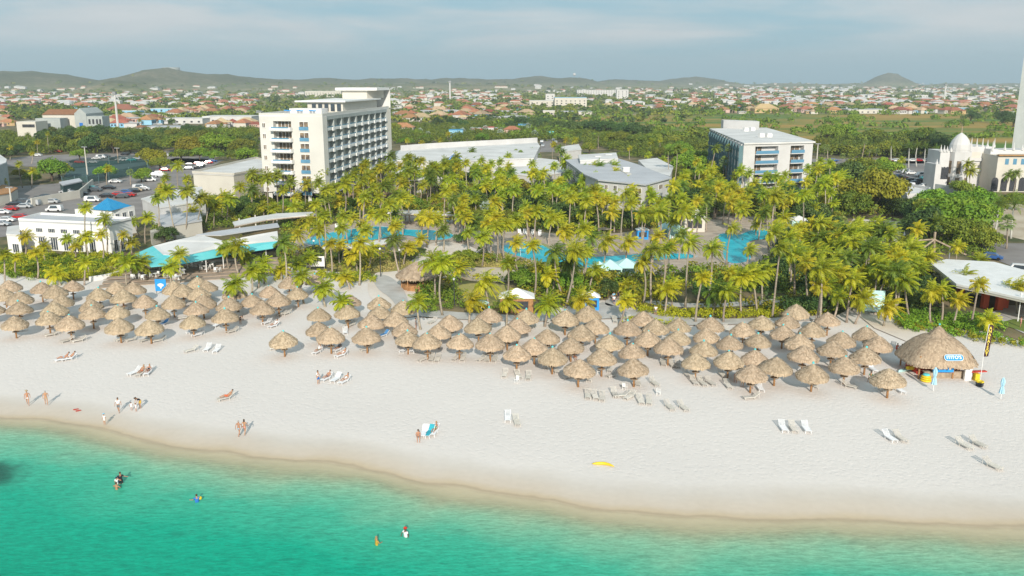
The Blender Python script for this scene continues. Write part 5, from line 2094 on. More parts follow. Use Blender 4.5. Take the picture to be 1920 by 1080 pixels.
for i, pg in enumerate(([(600, 497), (640, 478), (760, 488), (790, 500), (720, 512), (640, 508)], [(870, 478), (940, 480), (1000, 495), (950, 505), (880, 498)], [(170, 512), (230, 498), (250, 505), (235, 520), (180, 522)])):
    sheet('ornamental_grass_bed', smooth_poly(pg), .14, M_dgrass, 'bed of dry ornamental grass')
deck_px = [(530, 450), (560, 432), (640, 418), (720, 400), (860, 402), (880, 430), (940, 436), (990, 432), (1060, 440), (1130, 440), (1240, 428), (1330, 405), (1420, 405), (1480, 415), (1520, 440), (1460, 480), (1420, 500), (1340, 505), (1200, 520), (1040, 515), (950, 495), (920, 480), (840, 470), (740, 475), (590, 480), (540, 470)]
sheet('pool_deck', smooth_poly(deck_px), .11, M_deck, 'paved deck round the pools')
POOLS = [
    ('left', [(567, 452), (600, 439), (665, 429), (700, 424), (732, 426), (762, 431), (815, 431), (855, 440), (840, 449), (797, 450), (767, 440), (745, 443), (735, 443), (697, 450), (655, 457), (605, 461), (580, 459)]),
    ('middle', [(940, 462), (965, 454), (997, 455), (1025, 462), (1060, 480), (1100, 482), (1150, 480), (1200, 476), (1235, 474), (1300, 476), (1304, 484), (1240, 486), (1177, 491), (1150, 496), (1120, 501), (1080, 501), (1055, 496), (1020, 492), (975, 481), (945, 472)]),
    ('right', [(1342, 441), (1365, 436), (1385, 442), (1407, 431), (1437, 431), (1452, 438), (1440, 448), (1404, 450), (1398, 465), (1412, 486), (1385, 494), (1365, 492), (1355, 480), (1358, 457)])]
for nm, pg in POOLS:
    ctr = (sum(p[0] for p in pg) / len(pg), sum(p[1] for p in pg) / len(pg))
    big = [(ctr[0] + (x - ctr[0]) * 1.035, ctr[1] + (y - ctr[1]) * 1.10) for x, y in pg]
    sheet('pool_coping', smooth_poly(big), .17, M_path, 'pale coping round the %s pool' % nm)
    sheet('pool_water', smooth_poly(pg), .21, M_pool, 'bright blue water of the %s pool' % nm)
sheet('car_park', [(-300, 480), (-300, 372), (0, 352), (130, 342), (190, 330), (262, 312), (330, 296), (420, 300), (360, 330), (340, 372), (290, 398), (250, 412), (40, 440)], .12, M_asph, 'asphalt car park beside the white restaurant')
sheet('upper_car_park', [(-100, 312), (60, 292), (230, 286), (330, 282), (420, 290), (380, 306), (280, 306), (130, 312)], .12, M_asph, 'asphalt car park beyond the tennis courts')
sheet('tennis_court', [(120, 330), (140, 302), (280, 300), (276, 322), (200, 338), (130, 345)], .18, M_court, 'dark green tennis court')
sheet('right_car_park', [(1640, 330), (1700, 300), (1800, 300), (1860, 330), (1880, 350), (1700, 366), (1650, 356)], .12, M_asph, 'asphalt car park before the domed palace')
sheet('far_car_park', [(1500, 298), (1760, 296), (1820, 306), (1500, 308)], .12, M_asph, 'asphalt strip with parked cars under trees')
sheet('street', [(1012, 285), (1016, 258), (1032, 256), (1040, 285)], .12, M_asph, 'short street seen beyond the lobby roofs')
sheet('palace_forecourt', [(1830, 400), (1850, 380), (2300, 400), (2300, 460), (1920, 450), (1840, 430)], .12, M_gsand, 'sandy forecourt with palms at right')
sheet('entrance_road', [(1850, 480), (1840, 455), (2300, 462), (2300, 600), (1930, 560), (1900, 500)], .13, M_asph, 'asphalt drive at the far right')
sheet('side_paving', [(1850, 590), (1890, 572), (2300, 575), (2300, 640), (1920, 625), (1880, 606)], .14, M_path, 'paved terrace before the white roof')
sheet('volleyball_court', [(1584, 432), (1600, 410), (1690, 415), (1698, 440), (1672, 466), (1640, 460)], .15, M_psand, 'sand court with a net')
sheet('sandy_track', [(1590, 575), (1620, 572), (1680, 590), (1780, 620), (1700, 640), (1640, 615)], .13, M_psand, 'sandy track into the trees')
sheet('right_lawn', [(1870, 606), (1900, 598), (2200, 620), (2200, 640), (1920, 622)], .15, M_lawn, 'strip of lawn at right')
sheet('garden_lawn', [(1320, 520), (1420, 505), (1560, 530), (1500, 552), (1380, 545)], .12, M_lawn, 'lawn under the palms by the right pool')

# ------------------------------------------------------------------ buildings
M_wall = mat('white_wall', (.60, .595, .585), (.54, .53, .52), scale=.25, rough=.8)
M_cream = mat('cream_wall', (.60, .57, .50), (.54, .51, .45), scale=.2, rough=.85)
M_tower = mat('hotel_render', (.63, .615, .57), (.575, .56, .52), scale=.15, rough=.85)
M_fin = mat('grey_green_render', (.40, .43, .415), (.35, .38, .37), scale=.3, rough=.85)
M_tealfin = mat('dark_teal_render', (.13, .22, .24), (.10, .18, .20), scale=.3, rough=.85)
M_roofw = mat('white_roof', (.70, .69, .67), (.56, .55, .53), scale=.12, rough=.85)
M_roofg = mat('grey_roof', (.50, .51, .53), (.43, .44, .46), scale=.15, rough=.85)
M_glass = glass('dark_glass', (.03, .04, .05))
M_curt = mat('curtained_glass', (.30, .22, .14), (.06, .055, .055), scale=.9, rough=.3)
M_bglass = glass('blue_glass', (.02, .10, .32))
M_rail = glass('blue_rail_glass', (.07, .17, .26))
M_bluroof = mat('blue_metal_roof', (.02, .24, .48), (.03, .28, .52), scale=1, rough=.45)
M_orange = mat('orange_tiles', (.40, .17, .085), (.30, .14, .08), scale=.8, rough=.9, objrand=.25)
M_rock = mat('brown_rock', (.26, .16, .09), (.13, .10, .07), scale=.35, rough=.95, bump=1.0)
M_lred = mat('orange_red_paint', (.62, .10, .03), (.55, .09, .03), scale=1, rough=.6)
M_awn = mat('turquoise_canvas', (.10, .50, .54), (.16, .56, .58), scale=.5, rough=.7)


def pxpoly(px, z):
    return [G(x, y, z)[:2] for x, y in px]


def ccw(p):
    n = len(p)
    ar = sum(p[i][0] * p[(i + 1) % n][1] - p[(i + 1) % n][0] * p[i][1] for i in range(n))
    return list(p) if ar > 0 else list(p)[::-1]


def block(parent, px, z1, z0=0.0, m=None, roof=None, name='wall', lip=.35, over=.25, parapet=0.0):
    """prism building volume below a roof outline read off the photograph; roof is a slab a little wider"""
    poly = ccw(pxpoly(px, z1))
    obj(name, MB().prism(poly, z0, z1 - lip), m, parent)
    c = (sum(p[0] for p in poly) / len(poly), sum(p[1] for p in poly) / len(poly))
    if roof:
        big = []
        for x, y in poly:
            d = Vector((x - c[0], y - c[1]))
            L_ = d.length
            d = d.normalized() * (L_ + over)
            big.append((c[0] + d.x, c[1] + d.y))
        r = obj('roof', MB().prism(big, z1 - lip + .003, z1), roof, parent)
        if parapet:
            mb = MB()
            n = len(big)
            for i in range(n):
                a, b2 = Vector(big[i]), Vector(big[(i + 1) % n])
                d = (b2 - a)
                L_ = d.length
                mid = (a + b2) / 2
                mb.box((mid.x, mid.y, z1 + parapet / 2 + .001 * (i % 2)), (L_ - .3, .3, parapet), math.atan2(d.y, d.x))
            obj('parapet', mb, m, r)
    return poly


def wall_pt(a, b2, u, out=0.0):
    a, b2 = Vector(a[:2]), Vector(b2[:2])
    d = (b2 - a)
    nrm = Vector((d.y, -d.x)).normalized()
    p = a + d * u + nrm * out
    return p, math.atan2(d.y, d.x), nrm, d.length


def window(parent, a, b2, u0, u1, z0, z1, frame=M_white, pane=None, mull=1, name='window', fr=.10):
    """framed window standing a little proud of wall a->b (outside on the right hand of a->b)"""
    p, ang, nrm, L_ = wall_pt(a, b2, (u0 + u1) / 2, .03)
    w_ = (u1 - u0) * L_
    mb = MB()
    h = z1 - z0
    zc_ = (z0 + z1) / 2

    def bx(cx_, cz, sx, sz, d=.12):
        q = Vector((p.x + math.cos(ang) * cx_, p.y + math.sin(ang) * cx_))
        mb.box((q.x, q.y, cz), (sx, d, sz), ang)
    bx(0, z0 + fr / 2, w_, fr)
    bx(0, z1 - fr / 2, w_, fr)
    bx(-w_ / 2 + fr / 2, zc_, fr, h - 2 * fr)
    bx(w_ / 2 - fr / 2, zc_, fr, h - 2 * fr)
    for k in range(mull):
        bx(-w_ / 2 + w_ * (k + 1) / (mull + 1), zc_, fr * .8, h - 2 * fr, .10)
    f = obj(name, mb, frame, parent)
    g = MB().box((p.x, p.y, zc_), (w_ - 2 * fr, .06, h - 2 * fr), ang)
    obj('pane', g, pane or M_glass, f)
    return f


# ---- the tall balconied hotel
ZR = 27.0
A, B_, C_ = [Vector(G(x, y, ZR)[:2]) for x, y in ((485, 212), (604, 213), (729, 199))]
side = (C_ - B_)
D_ = A + side * .96
tower = empty('balconied_hotel', (B_.x, B_.y, 0), 'tall pale grey hotel with rows of balconies and a raised roof terrace', 'hotel')


def TW(*v):
    return Vector((v[0], v[1])) - Vector((B_.x, B_.y))


def tobj(name, mb, m, parent=tower):
    # geometry given in world coordinates, shifted into the thing's frame
    mb.v = [(v[0] - B_.x, v[1] - B_.y, v[2]) for v in mb.v]
    return obj(name, mb, m, parent)


nside = Vector((side.y, -side.x)).normalized()       # outward, to the right
fdir = (B_ - A).normalized()
nfront = Vector((fdir.y, -fdir.x))
REC = 1.75      # depth of the balcony bays on the long side
B2 = B_ - nside * REC
C2 = C_ - nside * REC
FH = 3.05
Z0 = 4.6
# front part of the body: with a recess where the balconies are
W_ = (B_ - A).length
u = lambda k: A + fdir * (W_ * k)
RD = 1.9
uA, uB_ = .22, .505
body = MB()
back = -nfront
zt = ZR - .9


def P2(v):
    return (v.x, v.y)


inn = RD
body.prism([P2(A + back * inn), P2(B_ + back * inn - nside * REC), P2(C2), P2(D_)], Z0, zt)
body.prism([P2(A), P2(u(uA)), P2(u(uA) + back * (inn - .002)), P2(A + back * (inn - .002))], Z0, zt)
body.prism([P2(u(uB_)), P2(B_), P2(B_ + back * inn * 1.6), P2(B2 + back * inn * 1.6 + nside * .002), P2(B2 + back * (inn - .002)), P2(u(uB_) + back * (inn - .002))], Z0, zt)
body.prism([P2(u(uA)), P2(u(uB_)), P2(u(uB_) + back * (inn - .002)), P2(u(uA) + back * (inn - .002))], zt - 1.3, zt)
tobj('wall', body, M_tower)
rf = MB()
rf.prism([P2(A), P2(B_), P2(C_), P2(D_)], zt + .003, zt + .35)
roof = tobj('roof', rf, M_roofw)
pp = MB()
ring = [A, B_, C_, D_]
for i in range(4):
    a, b2 = ring[i], ring[(i + 1) % 4]
    d = b2 - a
    n_ = Vector((d.y, -d.x)).normalized() * -.16
    mid = (a + b2) / 2 + n_
    pp.box((mid.x, mid.y, ZR - .27 + .002 * i), (d.length - (.36 if i % 2 else 0), .3, .55), math.atan2(d.y, d.x))
tobj('parapet', pp, M_tower, roof)
# top band along the balcony side and the ground-floor piers
bd = MB()
a, b2 = B_ + side.normalized() * (RD * 1.6 + .01), C_ - side.normalized() * 3.0
bd.prism([P2(a), P2(b2), P2(b2 - nside * (REC - .01)), P2(a - nside * (REC - .01))], zt - 1.0, zt)
tobj('top_band', bd, M_fin)
pr = MB()
for k in range(5):
    q = A + fdir * (W_ * (.08 + .21 * k)) + back * 1.2
    pr.box((q.x, q.y, Z0 / 2), (1.1, 1.1, Z0), .1)
for k in range(9):
    q = B_ + side * (.06 + .11 * k) - nside * 1.4
    pr.box((q.x, q.y, Z0 / 2), (1.0, 1.0, Z0), .18)
tobj('piers', pr, M_tower)
core = MB()
core.prism([P2(A + back * 5 + fdir * 2), P2(B_ + back * 5 - fdir * 4), P2(C2 - fdir * 4), P2(D_ + fdir * 2)], 0, Z0 - .01)
tobj('ground_floor', core, M_dark)
# floors on the front
NF = 7
for f in range(NF):
    zf = zt - 1.3 - FH * (f + 1) + .55
    c0, c1 = u(uA), u(uB_)
    w_ = (c1 - c0).length
    mid = (c0 + c1) / 2
    ang = math.atan2(fdir.y, fdir.x)
    q = mid + nfront * .35
    bal = MB().box((q.x, q.y, zf - .12), (w_ * 1.12, 3.2 - .2, .22), ang)
    q2 = mid + nfront * 1.78
    bal.box((q2.x, q2.y, zf + .18), (w_ * 1.12, .14, .82), ang)
    for sg in (-1, 1):
        q3 = mid + fdir * sg * w_ * .53 + nfront * 1.0
        bal.box((q3.x, q3.y, zf + .30), (w_ * .09, 1.45, 1.05), ang)
    bo = tobj('balcony', bal, M_white)
    q4 = mid + nfront * 1.79
    rl = MB().box((q4.x, q4.y, zf + .78), (w_ * .95, .05, .36), ang)
    tobj('rail_glass', rl, M_rail, bo)
    gw = MB()
    q5 = mid + back * (RD - .08)
    gw.box((q5.x, q5.y, zf + 1.25), (w_ * .78, .10, 2.3), ang)
    go = tobj('balcony_window', gw, M_curt)
    fm = MB()
    for k in range(5):
        q6 = mid + back * (RD - .16) + fdir * (w_ * .78 * (k / 4 - .5))
        fm.box((q6.x, q6.y, zf + 1.25), (.12, .08, 2.3), ang)
    tobj('frame', fm, M_white, go)
    # seats and towels out on the balcony
    st = MB()
    for k in range(3):
        q7 = mid + nfront * random.uniform(0, 1.0) + fdir * w_ * (-.3 + .3 * k + random.uniform(-.06, .06))
        st.box((q7.x, q7.y, zf + .36), (.6, .6, .72), ang)
    tobj('chairs', st, random.choice([M_white, M_wood, M_blue]), bo)
    # second window column, and the small windows at the left
    if f < 7:
        for (ua, ub, z0_, z1_, nm, pn) in ((.635, .775, .0, 2.35, 'french_window', M_curt), (.045, .095, .7, 1.9, 'small_window', M_curt)):
            p, an, nn_, L_ = wall_pt(A, B_, (ua + ub) / 2, .04)
            ww = (ub - ua) * L_
            fm = MB()
            fm.box((p.x, p.y, zf + z1_ + .06), (ww, .16, .12), an)
            fm.box((p.x, p.y, zf + z0_ - .06), (ww + .2, .22, .12), an)
            for k in (-.5, 0, .5):
                fm.box((p.x + math.cos(an) * k * ww, p.y + math.sin(an) * k * ww, zf + (z0_ + z1_) / 2), (.11, .14, z1_ - z0_), an)
            wo = tobj(nm, fm, M_white)
            pn_ = MB().box((p.x, p.y, zf + (z0_ + z1_) / 2), (ww - .1, .06, z1_ - z0_), an)
            tobj('pane', pn_, pn, wo)
            if nm == 'french_window':
                pq = p + nn_ * .22
                rb = MB().box((pq.x, pq.y, zf + .5), (ww + .15, .06, .95), an)
                tobj('rail_glass', rb, M_rail, wo)
# the long side: nine bays of balconies
sdir = side.normalized()
sang = math.atan2(sdir.y, sdir.x)
s0 = RD * 1.6 + .3
SL = side.length - s0 - 3.0
NB = 9
bl = SL / NB
fins = MB()
for i in range(NB):
    # a fin at the far end of each bay, turned a little so that the bays step like saw teeth
    c = B_ + sdir * (s0 + bl * (i + 1) - .5)
    o_ = c - nside * (REC * .5 - .02)
    fins.box((o_.x, o_.y, (Z0 + zt - 1.0) / 2), (.28, REC - .03, zt - 1.0 - Z0), sang + PI * 0)
tobj('bay_fins', fins, M_fin)
bproto = None
pal = [M_white, M_wood, M_blue, M_teal, M_dark]
CH_ME = {}
for f in range(NF):
    zf = zt - 1.0 - FH * (f + 1) + .2
    for i in range(NB):
        c = B_ + sdir * (s0 + bl * (i + .5) - .4)
        o_ = c - nside * (REC * .5 - .02)
        if bproto is None:
            e0 = MB()
            e0.box((0, 0, -.1), (bl - .34, REC - .02, .2))
            e0.box((0, -REC * .5 + .07, .32), (bl - .34, .12, .62))
            e0.box((bl * .5 - 1.1, -REC * .5 + .0, .1), (1.9, .5, 1.0))
            ME_B = e0.mesh('balcony', M_white)
            ME_R = MB().box((-.3, -REC * .5 + .07, .80), (bl - 1.5, .05, .34)).mesh('rail_glass', M_rail)
            e1 = MB().box((-bl * .10, REC * .5 - .04, 1.2), (bl * .62, .08, 2.35))
            ME_W = e1.mesh('bay_window', M_curt)
            e2 = MB()
            for k in (-.41, -.10, .21):
                e2.box((bl * k, REC * .5 - .11, 1.2), (.11, .07, 2.35))
            ME_F = e2.mesh('frame', M_white)
            for m_ in pal:
                CH_ME[m_.name] = MB().box((-.9, .1, .38), (.6, .6, .75)).box((.7, -.1, .38), (.6, .6, .75)).box((.0, .2, .35), (.5, .5, .1)).mesh('chairs', m_)
            bproto = True
        loc = (o_.x - B_.x, o_.y - B_.y, zf)
        # local -y must look outwards (nside)
        an = sang
        bo = link('balcony', ME_B, tower, loc, an)
        link('rail_glass', ME_R, bo)
        link('chairs', CH_ME[random.choice(pal).name], bo, (random.uniform(-.4, .4), 0, 0))
        wo = link('bay_window', ME_W, tower, loc, an)
        link('frame', ME_F, wo)
# end wall and the sail-like fin that rises over the roof
ew = MB()
e_a = C_ - sdir * 3.0
ew.prism([P2(e_a - nside * (REC - .01)), P2(e_a), P2(C_ + nside * .5), P2(C_ + nside * .5 + sdir * .6), P2(C_ - nside * 2 + sdir * .6)], 0, zt)
tobj('end_wall', ew, M_cream)
# sail: tall thin wall, sloping inner edge
top_z = GY(727, 164, (C_ + sdir * .3).y)[2]
sl_ = MB()
q0, q1 = C_ + nside * .5 + sdir * .3, C_ - nside * 5.5 + sdir * .3
sl_.prism([P2(q0), P2(q0 + sdir * .35), P2(q1 + sdir * .35), P2(q1)], zt + .36, top_z - .6)
tobj('sail_wall', sl_, M_roofw)
# upper box and its flat roof


def penth(pxs, zr, zlo, m, rm, nm, lip=.5):
    poly = [Vector(G(x, y, zr)[:2]) for x, y in pxs]
    return poly


def rel(a_, s_):   # point on the roof: a_ across from the balcony side (m inward), s_ along from the near corner
    return B_ + sdir * s_ - nside * a_


WID = W_ * abs(fdir.dot(nside))
lb = MB()
lb.prism([P2(rel(2.2, 26)), P2(rel(2.2, side.length - 8)), P2(rel(13.5, side.length - 8)), P2(rel(13.5, 26))], zt + .35, zt + 3.4)
low = tobj('terrace_rooms', lb, M_cream)
lr = MB()
lr.prism([P2(rel(.9, 24.5)), P2(rel(.9, side.length - 7)), P2(rel(17, side.length - 7)), P2(rel(17, 24.5))], zt + 3.42, zt + 3.85)
tobj('terrace_roof', lr, M_white)
for k in range(5):
    q = rel(3.4 + k * 2.0, 25.9)
    g_ = MB().box((q.x, q.y, zt + 1.75), (1.3, .12, 2.2), math.atan2(fdir.y, fdir.x))
    tobj('terrace_window', g_, M_glass)
ub = MB()
uz = top_z - .9
ub.prism([P2(rel(4.2, side.length - 13)), P2(rel(1.5, side.length - .8)), P2(rel(15, side.length - .8)), P2(rel(13, side.length - 13))], zt + 3.86, uz)
tobj('plant_room', ub, M_cream)
ur = MB()
ur.prism([P2(rel(.3, side.length - 14.5)), P2(rel(-.4, side.length + .2)), P2(rel(16, side.length + .2)), P2(rel(15, side.length - 14.5))], uz + .003, top_z)
tobj('top_roof', ur, M_white)
lw = MB()
lw.prism([P2(rel(6, 17)), P2(rel(6, 23)), P2(rel(16, 23)), P2(rel(16, 17))], zt + .35, zt + 1.7)
tobj('roof_box', lw, M_roofw)
for k in range(6):
    q = rel(5.5 + 1.9 * k, 9 + (k % 2) * 2.6)
    un = MB().box((q.x, q.y, zt + .35 + .45), (.7, .7, .9), .3)
    uo = tobj('roof_unit', un, M_grey)
    tobj('unit_fan', MB().box((q.x, q.y, zt + 1.38), (1.15, 1.0, .22), .3), M_blue, uo)

# ---- the right-hand hotel
ZH = 16.8
E_, F_, Gq = [Vector(G(x, y, ZH)[:2]) for x, y in ((1395, 268), (1525, 265), (1333, 241))]
h2 = empty('right_hotel', (E_.x, E_.y, 0), 'five-storey white hotel with blue glass balconies and dark teal flank', 'hotel')
O2 = Vector((E_.x, E_.y))


def hobj(name, mb, m, parent=h2):
    mb.v = [(v[0] - O2.x, v[1] - O2.y, v[2]) for v in mb.v]
    return obj(name, mb, m, parent)


fd = (F_ - E_)
Wf = fd.length
fd.normalize()
nf = Vector((fd.y, -fd.x))
bk = -nf
ls = (Gq - E_)
LS = ls.length
ls.normalize()
nl = Vector((-ls.y, ls.x))     # outward to the left
if nl.x > 0:
    nl = -nl
H_ = F_ + ls * LS
ztop = ZH - .5


def U(k, d=0.0):
    return E_ + fd * (Wf * k) + bk * d


RD2 = 2.0
hb = MB()
hb.prism([P2(U(0, RD2)), P2(U(1, RD2)), P2(H_), P2(Gq)], 0, ztop)
for a_, b2_ in ((0.0, .165), (.495, .675), (.87, 1.0)):
    hb.prism([P2(U(a_)), P2(U(b2_)), P2(U(b2_, RD2 - .003)), P2(U(a_, RD2 - .003))], 0, ztop)
hb.prism([P2(U(.165)), P2(U(.495)), P2(U(.495, RD2 - .003)), P2(U(.165, RD2 - .003))], ztop - .75, ztop)
hb.prism([P2(U(.675)), P2(U(.87)), P2(U(.87, RD2 - .003)), P2(U(.675, RD2 - .003))], ztop - .75, ztop)
hobj('wall', hb, M_wall)
hr = MB()
hr.prism([P2(U(-.01, -.5)), P2(U(1.02, -.5)), P2(H_ + fd * .6 + ls * .5), P2(Gq - fd * .6 + ls * .5)], ztop + .003, ZH)
r2 = hobj('roof', hr, M_roofw)
M_hw = M_curt
F2 = 3.1
for f in range(5):
    zf = ztop - .75 - F2 * (f + 1) + .75
    for ci, (a_, b2_) in enumerate(((.165, .495), (.675, .87))):
        w_ = (b2_ - a_) * Wf
        mid = U((a_ + b2_) / 2, RD2 / 2 - .35)
        an = math.atan2(fd.y, fd.x)
        bb = MB().box((mid.x, mid.y, zf - .13), (w_ - .02, RD2 + .6, .26), an)
        bo = hobj('balcony', bb, M_wall)
        q = U((a_ + b2_) / 2, -.58)
        hobj('rail_glass', MB().box((q.x, q.y, zf + .52), (w_ - .1, .06, 1.0), an), M_rail, bo)
        q = U(a_ + (b2_ - a_) * (.24 if ci == 0 else .55), RD2 - .06)
        go = hobj('balcony_window', MB().box((q.x, q.y, zf + 1.15), (w_ * (.36 if ci == 0 else .72), .08, 2.2), an), M_hw)
        fm = MB()
        for k in (-.5, 0, .5):
            q2 = q + fd * (k * w_ * (.36 if ci == 0 else .72)) + nf * .07
            fm.box((q2.x, q2.y, zf + 1.15), (.16, .06, 2.2), an)
        hobj('frame', fm, M_wall, go)
        st = MB()
        for k in range(2):
            q3 = U(a_ + (b2_ - a_) * random.uniform(.45, .85), random.uniform(.2, .8))
            st.box((q3.x, q3.y, zf + .4), (.9, .6, .8), an)
        hobj('chairs', st, random.choice([M_white, M_wood]), bo)
# dark flank: saw-tooth bays, window and white reveal each
NBf = 13
bl2 = LS / NBf
sa = math.atan2(ls.y, ls.x)
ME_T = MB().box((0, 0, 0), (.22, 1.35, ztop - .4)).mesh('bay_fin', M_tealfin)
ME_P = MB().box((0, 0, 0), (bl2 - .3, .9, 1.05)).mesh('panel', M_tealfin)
ME_PW = MB().box((0, 0, 0), (bl2 * .55, .08, 1.7)).mesh('bay_window', M_glass)
ME_WH = MB().box((0, 0, 0), (.5, .5, 1.5)).mesh('reveal', M_wall)
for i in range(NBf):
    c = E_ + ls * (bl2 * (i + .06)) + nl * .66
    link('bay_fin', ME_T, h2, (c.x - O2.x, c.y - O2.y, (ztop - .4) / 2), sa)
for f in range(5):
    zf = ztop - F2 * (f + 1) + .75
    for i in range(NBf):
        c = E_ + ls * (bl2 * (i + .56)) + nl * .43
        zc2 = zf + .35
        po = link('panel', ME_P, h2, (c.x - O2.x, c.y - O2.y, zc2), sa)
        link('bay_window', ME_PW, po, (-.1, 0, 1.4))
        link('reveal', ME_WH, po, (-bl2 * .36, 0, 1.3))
pzx = MB()
pa = [Vector(G(x, y, ZH)[:2]) for x, y in ((1356, 240), (1423, 243))]
pd = (pa[1] - pa[0])
pzx.prism([P2(pa[0]), P2(pa[1]), P2(pa[1] + ls * 7), P2(pa[0] + ls * 7)], ZH - .2, ZH + 3.2)
hobj('roof_room', pzx, M_wall)
for (x, y) in ((1398, 246), (1410, 245), (1427, 257), (1441, 257)):
    q = G(x, y, ZH)
    hobj('roof_unit', MB().box((q[0], q[1], ZH + .55), (1.9, 1.6, 1.1), .3).box((q[0], q[1], ZH + 1.25), (1.6, 1.3, .25), .3), M_white)


# ---- low grey-roofed building
def simple(name, label, cat, px, z1, m, roof, z0=0.0, **k):
    c = G(sum(p[0] for p in px) / len(px), sum(p[1] for p in px) / len(px), z1)
    e = empty(name, (0, 0, 0), label, cat)
    poly = block(e, px, z1, z0, m, roof, **k)
    cx_ = sum(p[0] for p in poly) / len(poly)
    cy_ = sum(p[1] for p in poly) / len(poly)
    e.location = (cx_, cy_, 0)
    for o in list(e.children):
        o.location = (-cx_, -cy_, 0)
    e['_c'] = 0
    del e['_c']
    return e, poly, (cx_, cy_)


def swin(e, c, *a, **k):
    f = window(e, *a, **k)
    f.location = (-c[0], -c[1], 0)
    return f


low, poly, c = simple('garden_hotel_wing', 'low white hotel wing with a wide grey roof among palms', 'hotel wing',
                      [(1062, 300), (1100, 296), (1155, 296), (1192, 308), (1255, 332), (1209, 345), (1122, 336), (1098, 326)], 10.0, M_wall, M_roofg, over=.9)
pr_ = pxpoly([(1255, 332), (1209, 345), (1122, 336), (1098, 326), (1062, 300)], 10.0)
for f in range(3):
    z0_ = 7.4 - 3.1 * f
    for u0, u1 in ((.12, .30), (.55, .72)):
        swin(low, c, pr_[1], pr_[0], u0, u1, z0_, z0_ + 1.3, pane=M_curt, mull=2)
    for u0, u1 in ((.15, .22), (.34, .42), (.80, .94)):
        swin(low, c, pr_[2], pr_[1], u0, u1, z0_, z0_ + 1.4, pane=M_curt)
    for k in range(9):
        swin(low, c, pr_[4], pr_[3], .04 + k * .105, .11 + k * .105, z0_ - .3, z0_ + 1.6, frame=M_tealfin)
for (x, y) in ((1173, 322), (1120, 300), (1140, 297)):
    q = G(x, y, 10)
    o = obj('roof_unit', MB().box((q[0] - c[0], q[1] - c[1], 10.6), (1.8, 1.5, 1.2), .2).box((q[0] - c[0], q[1] - c[1], 11.3), (2.2, 1.8, .15), .2), M_white, low)
q = G(1150, 312, 10)
q2 = G(1180, 327, 10)
obj('roof_walk', MB().box(((q[0] + q2[0]) / 2 - c[0], (q[1] + q2[1]) / 2 - c[1], 10.08), (1.3, math.dist(q, q2), .12), math.atan2(q2[1] - q[1], q2[0] - q[0]) - PI / 2), M_cream, low)

# ---- lobby roofs
e, poly, c = simple('lobby_building', 'long white lobby building behind the palms with a curved back wall', 'lobby', [(742, 284), (752, 281), (850, 275), (1007, 266), (1012, 274), (1000, 296), (900, 300), (842, 304), (745, 300)], 7.5, M_wall, M_roofw)
bw = MB()
ww = pxpoly([(752, 283), (800, 279), (850, 276), (905, 273), (960, 270), (1007, 267)], 7.5)
for i in range(len(ww) - 1):
    a, b2 = Vector(ww[i]), Vector(ww[i + 1])
    d = b2 - a
    mid = (a + b2) / 2
    bw.box((mid.x - c[0], mid.y - c[1], 8.6), (d.length + .1, .4, 2.3 + .004 * i), math.atan2(d.y, d.x))
obj('back_wall', bw, M_wall, e)
a_ = G(839, 301, 7.6)
b_ = G(863, 302, 7.6)
cxx, cyy, ww_ = (a_[0] + b_[0]) / 2, a_[1] + 1.5, (b_[0] - a_[0]) / 1.5
pyr = MB().lathe([(ww_, 7.6), (ww_ * .06, 10.2)], 8)
po = obj('glass_pyramid', pyr, M_bglass, e, loc=(cxx - c[0], cyy - c[1], 0))
rb = MB()
for k in range(8):
    t = 2 * PI * k / 8
    rb.tube([(ww_ * math.cos(t), ww_ * math.sin(t), 7.62), (.1 * math.cos(t), .1 * math.sin(t), 10.25)], .09, 4)
obj('glazing_bars', rb, M_white, po)
e, poly, c = simple('lobby_front_roof', 'white flat-roofed lobby front stepping down to the garden', 'lobby', [(715, 308), (745, 297), (800, 300), (870, 303), (868, 318), (800, 322), (720, 318)], 5.5, M_wall, M_roofw)
e, poly, c = simple('round_pavilion', 'white pavilion with a shallow pointed roof above the rock garden', 'pavilion', [(718, 321), (750, 313), (790, 316), (808, 327), (790, 336), (750, 337), (728, 330)], 6.0, M_cream, M_roofw, over=.7)
for k in range(5):
    swin(e, c, pxpoly([(718, 325)], 6)[0], pxpoly([(808, 327)], 6)[0], .05 + .19 * k, .17 + .19 * k, .3, 3.0, mull=1)
obj('pointed_roof', MB().lathe([(5.4, 6.02), (.2, 7.6)], 10), M_roofw, e)
for i, (px, z, lab) in enumerate((
        ([(962, 302), (1010, 296), (1045, 300), (1062, 322), (1010, 330), (965, 326)], 4.6, 'flat white roof left of the low grey-roofed wing'),
        ([(1085, 290), (1155, 286), (1158, 297), (1088, 300)], 11.2, 'white roof block behind the grey-roofed wing'),
        ([(1197, 300), (1232, 296), (1262, 312), (1256, 330), (1215, 318)], 6.0, 'white flat roof right of the grey-roofed wing'),
        ([(1050, 275), (1085, 270), (1090, 280), (1055, 284)], 6.0, 'small white service block beyond the lobby'))):
    simple('flat_roofed_block', lab, 'building', px, z, M_wall, M_roofw)

